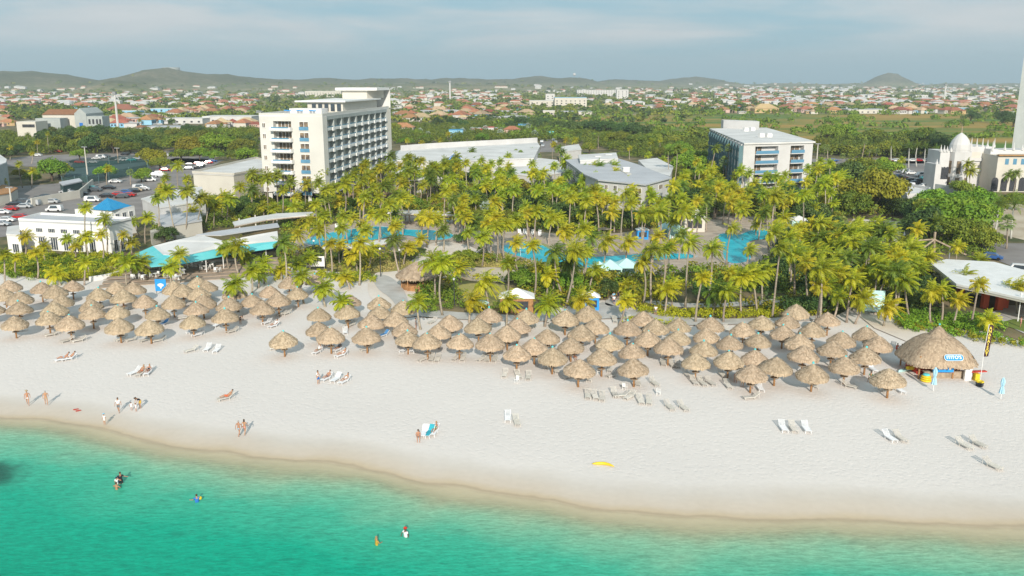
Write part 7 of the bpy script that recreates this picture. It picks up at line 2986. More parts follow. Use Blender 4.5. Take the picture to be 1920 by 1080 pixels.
# buttress wing and the front wing with arches
pbox(pal_e, 1858, 1872, 280, Yp, 14, M_wall)
pinn(pal_e, 1863, 264, Yp, K(1863, 281, Yp)[2])
pbox(pal_e, 1872, 1990, 292, Yp - 6, 16, M_cream)
zt2 = K(1890, 292, Yp - 6)[2]
for x, yt in ((1886, 264), (1902, 267), (1918, 270), (1935, 272)):
    pinn(pal_e, x, yt, Yp + 2, zt2 + 1.5)
pbox(pal_e, 1866, 1990, 281, Yp + 2, 8, M_wall)
obj('tiled_eave', MB().box((K(1930, 292, Yp - 6)[0] - PXo, -6.3, zt2 + .2), (21, 1.6, .35)), M_orange, pal_e)
for k in range(4):
    arch(pal_e, K(1867 + k * 17, 330, Yp - 6)[0], Yp - 6, .3, 2.2, 4.6)
    w = K(1888 + k * 15, 303, Yp - 6)
    obj('window', MB().box((w[0] - PXo, -6.02, w[2]), (1.2, .12, 1.9)), M_rail, pal_e)
rw = [K(1756, 330, Yp - 10), K(1800, 340, Yp - 18), K(1850, 350, Yp - 26)]
mb = MB()
for i in range(2):
    a, b2 = Vector(rw[i][:2]), Vector(rw[i + 1][:2])
    d = b2 - a
    mid = (a + b2) / 2
    mb.box((mid.x, mid.y, 1.6), (d.length, .5, 3.2 + .01 * i), math.atan2(d.y, d.x))
tag(obj('ramp_wall', mb, M_fin, None), 'long pale ramp wall before the domed palace', 'wall')
e, poly, c = simple('white_terrace_house', 'small white terraced block behind the broad green tree', 'terrace', [(1676, 352), (1694, 347), (1742, 356), (1738, 366), (1702, 368)], 4.0, M_wall, M_roofw, parapet=.8)
# tower cut by the right edge
a = G(1896, 283, 8)
e = empty('edge_tower', (0, 0, 0), 'tall grey hotel tower cut off by the right edge', 'tower')
tx = K(1896, 285, 335)[0]
e.location = (tx, 335, 0)
obj('wall', MB().prism([(0, 0), (22, 0), (22, 18), (1.2 + tx * 18 / 335, 18)], 0, K(1917, 97, 335)[2]), M_fin, e)
for k in range(12):
    obj('window', MB().box((3.2 + 3.4 * (k % 4) + 4.5, -.03, 8 + 9 * (k // 4)), (1.6, .12, 2)), M_glass, e)

# ---- shopping hall with an orange roof at the left
Yc = 560.0


def lbox(parent, x0, x1, ytop, y0, dep, m, name='wall'):
    a_, b_ = GY(x0, ytop, y0), GY(x1, ytop, y0)
    return obj(name, MB().box(((a_[0] + b_[0]) / 2, y0 + dep / 2, a_[2] / 2), (b_[0] - a_[0], dep, a_[2])), m, parent)


ch = empty('orange_roofed_hall', (0, 0, 0), 'cream hall with an orange roof and a gabled grey front beyond the trees', 'hall')
lbox(ch, 79, 141, 215, Yc, 18, M_cream)
a_, b_ = GY(79, 215, Yc), GY(141, 215, Yc)
r_ = MB()
r_.add([(a_[0], Yc - .8, a_[2]), (b_[0], Yc - .8, a_[2]), (b_[0], Yc + 9, a_[2] + 3.2), (a_[0], Yc + 9, a_[2] + 3.2), (b_[0], Yc + 18.8, a_[2]), (a_[0], Yc + 18.8, a_[2])], [(0, 1, 2, 3), (3, 2, 4, 5), (1, 4, 2), (0, 3, 5), (0, 5, 4, 1)])
obj('tiled_roof', r_, M_orange, ch)
lbox(ch, 139, 161, 213, Yc - 3, 24, M_fin, 'gable_wall')
a_, b_ = GY(139, 213, Yc - 3), GY(161, 213, Yc - 3)
g_ = MB()
mx_ = (a_[0] + b_[0]) / 2
g_.add([(a_[0], Yc - 3, a_[2]), (b_[0], Yc - 3, a_[2]), (mx_, Yc - 3, a_[2] + 3.4), (a_[0], Yc + 21, a_[2]), (b_[0], Yc + 21, a_[2]), (mx_, Yc + 21, a_[2] + 3.4)], [(0, 1, 2), (5, 4, 3), (1, 4, 5, 2), (0, 2, 5, 3), (0, 3, 4, 1)])
obj('gable', g_, M_fin, ch)
obj('tall_window', MB().box((mx_, Yc - 3.05, 6.2), (2.2, .15, 7.5)), M_bglass, ch)
lbox(ch, 162, 191, 218, Yc - 6, 10, M_fin, 'wing')
lbox(ch, 30, 66, 228, Yc - 30, 14, M_cream, 'wing')
lbox(ch, 66, 112, 222, Yc - 12, 10, M_fin, 'wing')
for x in (168, 175, 182, 188):
    q = GY(x, 228, Yc - 6)
    obj('window', MB().box((q[0], Yc - 6.05, q[2]), (1.2, .12, 3)), M_dark, ch)
for x in (46, 54, 61):
    q = GY(x, 236, Yc - 30)
    obj('window', MB().box((q[0], Yc - 30.05, q[2]), (2.6, .12, 1.8)), M_dark, ch)

# ---- named far buildings
M_lblue = mat('light_blue_wall', (.30, .55, .72), (.24, .48, .66), scale=.1, rough=.8)
M_ochre = mat('ochre_wall', (.55, .40, .20), (.48, .34, .17), scale=.1, rough=.85)
M_pink = mat('pale_pink_wall', (.60, .42, .36), (.55, .38, .33), scale=.1, rough=.85)
FARB = [  # x0, x1, top, foot, wall, roof, label
    (283, 324, 203, 216, M_lblue, M_roofw, 'light blue warehouse in the left part of the town'), (230, 262, 207, 217, M_lblue, M_roofw, 'low light blue shed left of the blue warehouse'),
    (312, 380, 222, 232, M_wall, M_roofw, 'long low white store at the edge of the trees'), (380, 472, 218, 230, M_wall, M_roofw, 'long white store with roof boxes at left'),
    (253, 268, 238, 250, M_wall, M_orange, 'small white kiosk with orange hipped roof among trees'), (266, 340, 238, 247, M_wall, M_roofg, 'low grey and white shops behind the tree belt'),
    (1082, 1178, 168, 180, M_wall, M_roofw, 'wide white apartment block in the middle distance'), (1156, 1178, 167, 186, M_wall, M_roofw, 'white end tower of the wide apartment block'),
    (1023, 1040, 175, 195, M_wall, M_roofw, 'white warehouse with glass end, left of the blue roof'), (1040, 1100, 182, 201, M_cream, M_lblue, 'big cream warehouse with a pale blue roof'),
    (572, 640, 170, 182, M_cream, M_roofw, 'long pale unfinished block left of the hotel roof'), (797, 817, 157, 166, M_wall, M_roofw, 'white square block near the horizon'),
    (993, 1040, 188, 200, M_cream, M_roofw, 'cream low warehouse left of the blue roof'), (1053, 1110, 209, 217, M_cream, M_roofg, 'unfinished grey walls below the blue-roofed warehouse'),
    (1018, 1040, 207, 216, M_cream, M_roofw, 'small cream house below the blue-roofed warehouse'), (733, 775, 238, 250, M_cream, M_orange, 'red hipped-roof house behind the hotel right side'),
    (842, 868, 243, 258, M_lblue, M_bluroof, 'blue-roofed pavilion among palms beyond the lobby'), (884, 905, 240, 252, M_red, M_roofg, 'red market building, left one'),
    (906, 926, 238, 252, M_wall, M_red, 'white-fronted red market building, middle one'), (926, 950, 240, 250, M_red, M_roofg, 'red market building, right one'),
    (945, 975, 242, 256, M_pink, M_orange, 'brick-red house behind the lobby palms'), (1024, 1038, 247, 257, M_lblue, M_teal, 'small turquoise gatehouse at the end of the street'),
    (972, 989, 233, 245, M_lblue, M_bluroof, 'turquoise house with a blue roof by the tree belt'), (200, 250, 205, 212, M_ochre, M_orange, 'low ochre block left of the blue shed'),
    (1415, 1460, 203, 212, M_ochre, M_ochre, 'ochre mansion at the edge of the marsh'), (1590, 1665, 205, 213, M_cream, M_roofg, 'long grey-roofed house row at the marsh edge'),
    (1670, 1740, 178, 183, M_wall, M_roofw, 'long white low building on the right horizon side')]


def townhouse(e, w_, d_, h, wall, roof, flat, rz=0.0):
    obj('wall', MB().box((0, 0, h / 2), (w_, d_, h)), wall, e)
    mb = MB()
    if flat:
        mb.box((0, 0, h + .15), (w_ + .4, d_ + .4, .3 - .003))
    else:
        a, b2, r = w_ / 2 + .6, d_ / 2 + .6, min(w_, d_) * .28
        mb.add([(-a, -b2, h + .003), (a, -b2, h + .003), (a, b2, h + .003), (-a, b2, h + .003), (-a + b2 * .9 if a > b2 else -.1, 0, h + r), (a - b2 * .9 if a > b2 else .1, 0, h + r)],
               [(3, 2, 1, 0), (0, 1, 5, 4), (1, 2, 5), (2, 3, 4, 5), (3, 0, 4)])
    obj('roof', mb, roof, e)


for x0, x1, yt, yb, wm, rm, lab in FARB:
    q0, q1 = G(x0, yb, 0), G(x1, yb, 0)
    w_ = q1[0] - q0[0]
    h = GY((x0 + x1) / 2, yt, q0[1])[2]
    e = empty('far_building', ((q0[0] + q1[0]) / 2, q0[1], 0), lab, 'building')
    d_ = max(8, min(w_ * .7, 30))
    flat = rm in (M_roofw, M_roofg, M_lblue, M_bluroof, M_red, M_teal)
    e.location.y += d_ / 2
    townhouse(e, w_, d_, max(3, h * .93), wm, rm, flat)
    nwin = max(2, int(w_ / 6))
    fl_ = max(1, int(h / 3.6))
    mb = MB()
    for f in range(fl_):
        for k in range(nwin):
            mb.box((-w_ / 2 + w_ * (k + .5) / nwin, -d_ / 2 - .03, 1.7 + f * 3.4), (min(1.8, w_ / nwin * .5), .12, 1.4))
    obj('windows', mb, M_dark, e)

# masts
for x, yt, yb, lab in ((222, 172, 246, 'tall pale lattice mast rising over the left trees'), (844, 152, 191, 'tall mast in the middle distance'), (1770, 158, 190, 'tall mast on the right horizon side'), (591, 148, 160, 'small mast on the skyline left of the hotel roof')):
    q = G(x, yb, 0)
    t_ = GY(x - 1, yt, q[1])[2]
    e = empty('radio_mast', (q[0], q[1], 0), lab, 'mast')
    s_ = q[1] / 900
    obj('shaft', MB().tube([(0, 0, 0), (0, 0, t_)], [.9 * s_ + .3, .6 * s_ + .2], 6), M_wall, e)
    obj('antennas', MB().box((0, 0, t_ - 1), (1.8 * s_ + 1, 1.8 * s_ + 1, 2)), M_grey, e)
q = GY(321, 131, 3400)
o = obj('hilltop_ruin', MB().lathe([(32, q[2] - 14), (32, q[2] + 9), (28, q[2] + 9), (28, q[2] - 14)], 20), M_fin, None, loc=(q[0], q[1], 0))
tag(o, 'round grey structure on top of the left hill', 'building')
q = GY(1077, 141, 4700)
o = obj('hilltop_dome', MB().ball((0, 0, 0), 8, 10, 6), M_wall, None, loc=(q[0], q[1], q[2] + 4))
tag(o, 'tiny white dome on the middle hill', 'building')

# ------------------------------------------------------------------ trees of the middle ground
TREES = []   # px, py of the foot, radius m, kind, zone


def tz(zone, rows):
    for r in rows:
        TREES.append(r + (zone,))


tz('in the belt beyond the left car parks', [(x, y, r, k) for x, y, r, k in [
    (8, 300, 6, 'd'), (30, 292, 5, 'd'), (60, 285, 6, 'n'), (88, 275, 7, 'd'), (112, 283, 7, 'n'), (135, 276, 7, 'd'), (150, 286, 7, 'n'), (165, 276, 7, 'n'), (180, 287, 7, 'd'), (200, 282, 7, 'n'), (214, 288, 6, 'n'),
    (230, 282, 7, 'd'), (245, 288, 6, 'n'), (262, 280, 7, 'd'), (280, 285, 6, 'd'), (298, 280, 5, 'n'), (100, 262, 6, 'n'), (130, 262, 6, 'd'), (160, 262, 7, 'n'), (190, 262, 7, 'd'), (220, 262, 6, 'n'), (250, 262, 6, 'n'),
    (335, 285, 8, 'n'), (360, 292, 8, 'o'), (350, 272, 7, 'n'), (385, 280, 8, 'n'), (405, 290, 8, 'b'), (430, 285, 7, 'b'), (455, 290, 7, 'n'), (470, 278, 7, 'd'), (440, 270, 7, 'n'), (395, 262, 7, 'n'), (370, 256, 6, 'd'),
    (420, 258, 6, 'n'), (350, 252, 6, 'd'), (455, 258, 6, 'n'), (478, 262, 6, 'n'), (330, 262, 6, 'n'), (310, 258, 6, 'd'), (375, 300, 5, 'b'), (340, 302, 5, 'n'), (400, 303, 5, 'b'), (465, 305, 5, 'b'), (285, 312, 6, 'o'), (300, 318, 5, 'n')]])
tz('by the tennis court', [(98, 340, 7, 'b'), (112, 334, 5, 'n'), (198, 336, 4, 'b'), (150, 300, 4, 'b'), (38, 335, 3.5, 'o'), (60, 345, 3, 'n'), (280, 300, 3, 'o'), (265, 342, 3, 'b'), (270, 330, 3, 'b')])
tz('in the dark belt behind the lobby', [(x, y, r, k) for x, y, r, k in [
    (955, 245, 7, 'd'), (980, 240, 7, 'd'), (1000, 245, 7, 'd'), (1020, 238, 7, 'd'), (1045, 246, 7, 'd'), (1070, 250, 8, 'd'), (1095, 248, 7, 'd'), (1115, 252, 8, 'd'), (1140, 256, 8, 'd'), (1165, 256, 8, 'd'),
    (1190, 262, 8, 'd'), (1215, 262, 8, 'd'), (1240, 266, 8, 'n'), (1165, 272, 7, 'n'), (1140, 272, 6, 'n'), (1190, 276, 7, 'n'), (1220, 278, 7, 'n'), (1060, 266, 6, 'u'), (1085, 262, 6, 'n'),
    (820, 240, 6, 'd'), (845, 238, 6, 'd'), (870, 240, 6, 'd'), (780, 258, 5, 'b'), (800, 268, 5, 'b'), (930, 262, 5, 'u'), (905, 268, 5, 'b'), (760, 275, 5, 'b'), (1105, 288, 5, 'n'), (740, 250, 5, 'n')]])
tz('left of the right-hand hotel', [(1262, 272, 8, 'u'), (1290, 268, 9, 'u'), (1318, 266, 9, 'u'), (1340, 260, 8, 'u'), (1300, 290, 7, 'n'), (1270, 300, 7, 'b'), (1310, 312, 7, 'b'), (1290, 330, 7, 'b'), (1325, 345, 6, 'b'), (1240, 300, 5, 'n'),
                                    (1345, 375, 5, 'b'), (1260, 345, 5, 'n')])
tz('in the green flat beyond the right-hand hotel', [(x, y, r, k) for x, y, r, k in [
    (1550, 268, 8, 'n'), (1580, 264, 8, 'b'), (1610, 272, 8, 'u'), (1640, 270, 8, 'n'), (1670, 275, 8, 'u'), (1700, 272, 8, 'n'), (1730, 276, 8, 'n'), (1755, 280, 8, 'd'), (1540, 285, 7, 'n'), (1570, 290, 8, 'u'), (1600, 292, 8, 'u'),
    (1635, 292, 8, 'u'), (1665, 294, 7, 'n'), (1700, 292, 7, 'u'), (1730, 293, 7, 'n'), (1760, 296, 7, 'd'), (1820, 230, 9, 'd'), (1880, 232, 9, 'd'), (1900, 238, 9, 'd'), (1560, 238, 7, 'b'), (1600, 235, 7, 'b'), (1595, 262, 6, 'b')]])
tz('between the right-hand hotel and the palace', [(1560, 355, 7, 'b'), (1590, 350, 7, 'd'), (1612, 340, 7, 'n'), (1640, 352, 7, 'b'), (1655, 335, 7, 'b'), (1575, 375, 6, 'n'), (1545, 340, 6, 'n'), (1640, 402, 8.5, 'o'), (1612, 392, 6, 'n'),
                                                  (1535, 372, 6, 'n'), (1600, 405, 5, 'n'), (1782, 448, 9.5, 'b'), (1750, 432, 7, 'n'), (1812, 430, 8, 'b'), (1765, 412, 7, 'b'), (1820, 410, 6, 'b'), (1738, 455, 6, 'd'), (1800, 462, 6, 'n'), (1838, 470, 4.5, 'n'),
                                                  (1846, 340, 4, 'd'), (1870, 352, 4, 'n'), (1905, 350, 4, 'd'), (1800, 372, 4, 'n'), (1700, 405, 5, 'd'), (1720, 420, 5, 'd'), (1865, 405, 4, 'n'), (1900, 395, 4, 'n')])
tz('among the palms of the garden', [(x, y, r, k) for x, y, r, k in [
    (880, 395, 5, 'd'), (915, 385, 5, 'd'), (945, 380, 5, 'd'), (900, 340, 5, 'd'), (870, 350, 4, 'd'), (990, 405, 5, 'd'), (1020, 420, 5, 'd'), (1060, 415, 5, 'd'), (1100, 425, 4.5, 'd'), (1140, 430, 4.5, 'd'), (1180, 425, 4.5, 'd'),
    (1210, 405, 4.5, 'n'), (950, 345, 5, 'b'), (1000, 350, 5, 'b'), (1040, 375, 5, 'b'), (975, 365, 4, 'o'), (1090, 375, 4, 'b'), (1340, 410, 4, 'd'), (1290, 395, 5, 'd'), (1420, 395, 5, 'd'), (1450, 405, 5, 'n'), (1480, 400, 5, 'd'),
    (1380, 390, 5, 'd'), (1230, 385, 4.5, 'd'), (1520, 420, 5, 'd'), (1545, 450, 5, 'd'), (1500, 470, 4.5, 'd'), (1470, 520, 4, 'd'), (1540, 520, 4.5, 'd'), (1580, 510, 4.5, 'd'), (1620, 520, 4.5, 'd'), (1590, 545, 4, 'd'),
    (1660, 520, 4.5, 'd'), (1700, 510, 4.5, 'd'), (1680, 548, 4, 'd'), (1560, 480, 4.5, 'd'), (1605, 490, 3.0, 'd'), (1320, 560, 2.6, 'd'),
    (1060, 545, 3, 'b'), (1140, 560, 2.4, 'd'), (985, 540, 3, 'b'), (860, 515, 3.2, 'n'), (875, 500, 3, 'n'), (790, 480, 1.8, 'd'), (590, 480, 2.4, 'd'), (640, 490, 2.6, 'd'),
    (470, 395, 4.5, 'd'), (450, 408, 4.5, 'd'), (430, 400, 4, 'n'), (400, 395, 4, 'n'), (480, 415, 3.5, 'n'), (310, 455, 3, 'd'), (345, 432, 3, 'o'), (620, 395, 4, 'n'), (650, 400, 3.5, 'b'), (770, 395, 3.5, 'b'), (655, 412, 3, 'd'),
    (1475, 478, 3.5, 'd'), (1230, 555, 2.4, 'n'), (1500, 590, 2.6, 'd'), (1540, 590, 3, 'd'), (1730, 560, 3, 'd'), (1760, 580, 3, 'n'), (1700, 585, 3, 'n'), (865, 455, 2.0, 'd'), (950, 425, 3.0, 'n'), (900, 420, 4, 'n'), (520, 380, 4, 'n'), (560, 390, 3.5, 'n'), (500, 394, 3.2, 'n'), (540, 397, 3.2, 'b'), (588, 398, 3, 'n'), (612, 386, 3, 'd')]])
KT = {'n': 'leafy green', 'd': 'dark green', 'b': 'bright green', 'o': 'olive yellow', 'u': 'flat-crowned green'}
gz = {}
for t in TREES:
    gz.setdefault((t[4], t[3]), []).append(t)
for (zn, k), lst in gz.items():
    lst.sort(key=lambda t: t[0])
    for i, (x, y, r, k_, _) in enumerate(lst):
        q = G(x, y, 0)
        tree(k, q, r * random.uniform(.9, 1.1), '%s tree %s, %s from the left' % (KT[k], zn, ordn(i)), 'trees ' + zn, hk=random.uniform(.85, 1.15) * (1.0 if k != 'u' else .8))


# ------------------------------------------------------------------ undergrowth (stuff): bushes scattered over the beds
def bushes(name, label, polys, spacing, rr, hh, m, leaves=26, size=.16, avoid=(), squash=1.0, seed=1):
    rs_ = random.Random(seed)
    cen, rad = [], []
    for pg in polys:
        W2 = [G(x, y, 0)[:2] for x, y in pg]
        x0, x1 = min(p[0] for p in W2), max(p[0] for p in W2)
        y0, y1 = min(p[1] for p in W2), max(p[1] for p in W2)
        n = int((x1 - x0) * (y1 - y0) / spacing ** 2)
        for _ in range(n):
            p = (rs_.uniform(x0, x1), rs_.uniform(y0, y1))
            if not inside(p, W2):
                continue
            u_, v_ = PX(p[0], p[1], 0)
            if any(inside((u_, v_), a) for a in avoid):
                continue
            r = rs_.uniform(*rr)
            cen.append((p[0], p[1], hh * rs_.uniform(.3, .8)))
            rad.append(r)
    if not cen:
        return
    me = leaf_mesh(name, cen, rad, leaves, size, m, squash=squash, hollow=.5, jit=.7)
    struct(name, me, 'stuff', label)


deckp = deck_px
PATHS = [deckp, [(690, 500), (770, 490), (850, 452), (905, 470), (880, 500), (950, 505), (955, 528), (765, 520), (800, 590), (690, 570)], [(1128, 576), (1150, 546), (1240, 531), (1244, 540), (1165, 562), (1160, 576)], [(1205, 560), (1640, 554), (1640, 568), (1205, 578)], [(860, 530), (960, 532), (975, 560), (930, 582), (880, 575), (850, 550)],
         [(1584, 432), (1600, 410), (1690, 415), (1698, 440), (1672, 466), (1640, 460)], [(862, 515), (880, 503), (930, 500), (970, 506), (980, 525), (930, 530), (870, 526)]]
BLD = [[(10, 410), (250, 400), (250, 476), (10, 478)], [(250, 455), (530, 415), (530, 515), (170, 530)], [(485, 200), (735, 190), (735, 350), (620, 390), (480, 370)], [(1060, 296), (1262, 296), (1262, 390), (1060, 345)], [(1330, 235), (1530, 235), (1530, 372), (1330, 350)],
       [(715, 270), (1060, 262), (1060, 345), (715, 365)], [(1740, 485), (2000, 485), (2000, 600), (1790, 590)]]
AV = PATHS + BLD + [[(1570, 405), (1710, 405), (1712, 470), (1690, 500), (1620, 492), (1575, 450)]] + [[(x, y - 2) for x, y in pg] for _, pg in POOLS] + [[(560, 455), (860, 440), (850, 478), (600, 486)], [(940, 462), (1050, 470), (1310, 470), (1310, 500), (1180, 512), (1100, 522), (1040, 514), (950, 494)], [(1335, 440), (1455, 430), (1450, 470), (1420, 515), (1350, 512)]]
bushes('undergrowth', 'dense green shrubs filling the garden beds', [[(370, 380), (880, 300), (1330, 285), (1560, 330), (1720, 400), (1860, 470), (1900, 560), (1560, 590), (1300, 570), (1100, 560), (930, 560), (780, 580), (760, 520), (600, 500), (480, 500), (420, 440), (280, 440)]],
       1.9, (.7, 1.7), 1.5, M_leaf, 34, .20, AV, seed=3)
bushes('yellow_undergrowth', 'yellow-green palm seedlings and shrubs in the garden', [[(420, 400), (880, 320), (1330, 300), (1560, 350), (1700, 430), (1740, 560), (1560, 590), (1300, 590), (1000, 580), (780, 560), (600, 490), (480, 490)]],
       3.1, (.8, 1.7), 2.1, M_leaf_y, 40, .24, AV, seed=4)
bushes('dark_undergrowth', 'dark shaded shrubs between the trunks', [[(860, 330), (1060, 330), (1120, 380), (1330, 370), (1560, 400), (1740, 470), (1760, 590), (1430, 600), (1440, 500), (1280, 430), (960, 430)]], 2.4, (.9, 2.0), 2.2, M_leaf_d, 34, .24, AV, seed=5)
bushes('bright_undergrowth', 'bright green leafy shrubs in the garden', [[(400, 400), (880, 330), (1330, 300), (1560, 350), (1600, 500), (1300, 560), (1000, 560), (820, 540), (600, 480)]], 3.6, (.8, 1.8), 2.0, M_leaf_b, 40, .24, AV, seed=6)
bushes('beach_hedge', 'green and gold hedge at the head of the left beach', [[(0, 515), (10, 480), (200, 478), (250, 495), (235, 520), (150, 528), (60, 520)], [(585, 512), (690, 515), (700, 530), (630, 530), (585, 522)]], 1.0, (.5, .95), .7, M_hedge, 40, .14, seed=7)
bushes('beach_shrubs', 'round green shrubs behind the beach', [[(0, 520), (60, 528), (120, 520), (200, 505), (240, 490), (60, 482), (0, 490)], [(775, 545), (800, 592), (860, 580), (960, 590), (940, 578), (870, 575), (845, 545)], [(1060, 540), (1110, 520), (1150, 545), (1120, 570), (1075, 568)], [(600, 515), (700, 518), (700, 530), (610, 524)],
       [(1000, 570), (1060, 560), (1075, 575), (1010, 585)]], 1.25, (.5, 1.1), .8, M_leaf_b, 36, .15, seed=8)
bushes('yellow_hedge', 'long clipped yellow-green hedge along the walk', [[(1165, 562), (1205, 578), (1290, 587), (1430, 582), (1560, 574), (1560, 590), (1430, 598), (1290, 600), (1200, 590), (1165, 574)], [(1160, 600), (1200, 606), (1290, 612), (1285, 618), (1160, 606)], [(1130, 545), (1240, 541), (1240, 560), (1170, 562)]], .75, (.5, .85), .8, M_hedge, 44, .12, seed=9)
bushes('sea_grape_bed', 'yellow and green sea-grape bed behind the beach hut', [[(1665, 595), (1700, 590), (1760, 600), (1700, 612)], [(1670, 598), (1770, 615), (1830, 612), (1850, 630), (1925, 640), (1925, 655), (1860, 640), (1790, 632), (1700, 622)], [(1700, 585), (1850, 600), (1900, 615), (1860, 625), (1760, 605)]], .9, (.5, 1.0), .8, M_leaf_b, 44, .15, seed=10)
bushes('gold_bed', 'gold-leaved low bed beside the sandy track', [[(1665, 600), (1770, 618), (1850, 636), (1925, 650), (1925, 656), (1850, 645), (1760, 628), (1670, 612)]], 1.1, (.4, .8), .7, M_leaf_y, 44, .14, seed=11)
bushes('ornamental_grass', 'tufts of dry ornamental grass', [[(600, 497), (640, 478), (760, 488), (790, 500), (720, 512), (640, 508)], [(870, 478), (940, 480), (1000, 495), (950, 505), (880, 498)], [(170, 512), (230, 498), (250, 505), (235, 520), (180, 522)]], .9, (.3, .6), .5, M_dgrass, 26, .16, seed=12)

bushes('belt_shrubs', 'dense shrubs beneath the tree belts', [[(-60, 255), (480, 245), (480, 275), (330, 282), (240, 286), (60, 292), (-60, 300)], [(330, 284), (480, 276), (480, 306), (420, 300), (330, 292)], [(730, 238), (960, 230), (1130, 240), (1330, 262), (1330, 300), (1200, 298), (1060, 264), (740, 272)],
        [(1530, 262), (1760, 268), (1760, 296), (1530, 296)], [(1530, 330), (1660, 335), (1680, 370), (1720, 400), (1560, 420)]], 4.2, (1.6, 3.2), 3.2, M_leaf, 60, .42, BLD[3:5], seed=15)
grove('palm_grove', 'dense further palms filling the middle of the garden', 150, [(700, 375), (870, 330), (1060, 335), (1240, 395), (1330, 350), (1560, 345), (1600, 420), (1300, 425), (1000, 428), (860, 392)], 'gggyyd', (5, 10), 31, BLD)
PW = [[(x, y) for x, y in pg] for _, pg in POOLS]
grove('poolside_palm_grove', 'more palms crowding the pool decks', 75, [(540, 400), (700, 398), (880, 420), (1000, 432), (1240, 428), (1340, 405), (1480, 420), (1470, 500), (1340, 515), (1180, 530), (1040, 530), (930, 500), (840, 480), (600, 490)], 'gggyyyd', (5, 9), 33, PW + PATHS[1:5])
grove('hotel_palm_grove', 'palms screening the foot of the tall hotel and lobby', 60, [(440, 385), (500, 372), (620, 372), (700, 352), (860, 345), (860, 392), (700, 398), (560, 408), (450, 410)], 'gggyd', (7, 11), 34, [BLD[2]])
grove('seaward_palm_grove', 'dense further palms behind the right-hand shades', 75, [(1440, 500), (1530, 485), (1700, 505), (1740, 560), (1700, 600), (1500, 590)], 'wwwyyd', (4, 9), 32, AV)

# low scrub of the flats and between the houses (stuff)
def scrub(name, label, n, box_px, m, rr, leaves, size, seed, power=1.0, sq=.7):
    rs_ = random.Random(seed)
    cen, rad, sz = [], [], []
    while len(cen) < n:
        px = rs_.uniform(*box_px[0])
        f = rs_.random() ** power
        py = box_px[1][0] + (box_px[1][1] - box_px[1][0]) * f
        q = G(px, py, 0)
        if (1330 < px and 213 < py < 262 and name != 'flat_bushes') or (1080 < px and 216 < py < 262 and rs_.random() < .85):
            continue
        if hill_z(q[0], q[1]) > 25 and rs_.random() < .85:
            continue
        k = 1 + q[1] / 2600
        r = rs_.uniform(*rr) * k
        for j in range(rs_.choice((1, 1, 2))):
            cen.append((q[0] + rs_.uniform(-1, 1) * r, q[1] + rs_.uniform(-1, 1) * r, float(hill_z(q[0], q[1])) + r * sq * .5))
            rad.append(r)
            sz.append(size * k)
    struct(name, leaf_mesh(name, cen, rad, leaves, sz, m, squash=sq, hollow=.7, jit=.45), 'stuff', label)


scrub('distant_trees', 'grey-green trees scattered through the far town', 3400, ((-60, 1980), (157, 226)), M_leaf, (2.2, 4.6), 20, 1.3, 21, .8)
scrub('distant_dark_trees', 'darker trees scattered through the far town', 800, ((-60, 1980), (160, 232)), M_leaf_d, (2.2, 4.6), 20, 1.3, 22, .8)
scrub('distant_olive_scrub', 'olive scrub of the far flats', 2000, ((-60, 1980), (156, 230)), M_leaf, (1.8, 3.6), 16, 1.2, 23, .8)
scrub('flat_bushes', 'bushes dotting the flats before the town', 420, ((940, 1980), (214, 262)), M_leaf_b, (2, 4.5), 44, .8, 24)

# ------------------------------------------------------------------ the town
M_rw = mat('house_roof_white', (.58, .57, .55), (.46, .45, .43), scale=.2, rough=.8, objrand=.15)
M_rr = mat('house_roof_red', (.34, .11, .07), (.26, .09, .06), scale=.4, rough=.9, objrand=.25)
M_rs = mat('house_roof_sand', (.50, .36, .22), (.42, .30, .19), scale=.4, rough=.9, objrand=.2)
WALLS = [(M_wall, 'white'), (M_cream, 'cream'), (M_wall, 'white'), (M_ochre, 'ochre'), (M_pink, 'pink'), (M_lblue, 'light blue')]
ROOFS = [(M_orange, 'orange'), (M_orange, 'orange'), (M_rw, 'white'), (M_rr, 'red'), (M_rs, 'sand-coloured'), (M_rw, 'white'), (M_rs, 'sand-coloured')]
PROTO = {}
ZONES = [((-20, 480), (168, 240), 460, 'left of the tall hotel'), ((480, 735), (160, 182), 90, 'behind the tall hotel'), ((735, 1010), (164, 228), 230, 'between the tall hotel and the warehouse'),
         ((1000, 1330), (160, 207), 150, 'round the far apartment block'), ((1330, 1900), (163, 214), 520, 'beyond the marsh at right')]
rs_ = random.Random(5)
allh = []
for (xa, xb), (ya, yb), n, zn in ZONES:
    for _ in range(n):
        py = ya + (yb - ya) * rs_.random() ** 1.15
        px = rs_.uniform(xa, xb)
        if any(x0 - 6 < px < x1 + 6 and yt - 3 < py < yb2 + 6 for x0, x1, yt, yb2, *_r in FARB):
            continue
        if px < 200 and py > 204 and px > 25:
            continue
        allh.append((py, px, zn))
allh.sort(reverse=True)
near, far = allh[:300], allh[300:]
cnt = {}
ordered = sorted(near, key=lambda t: t[1])
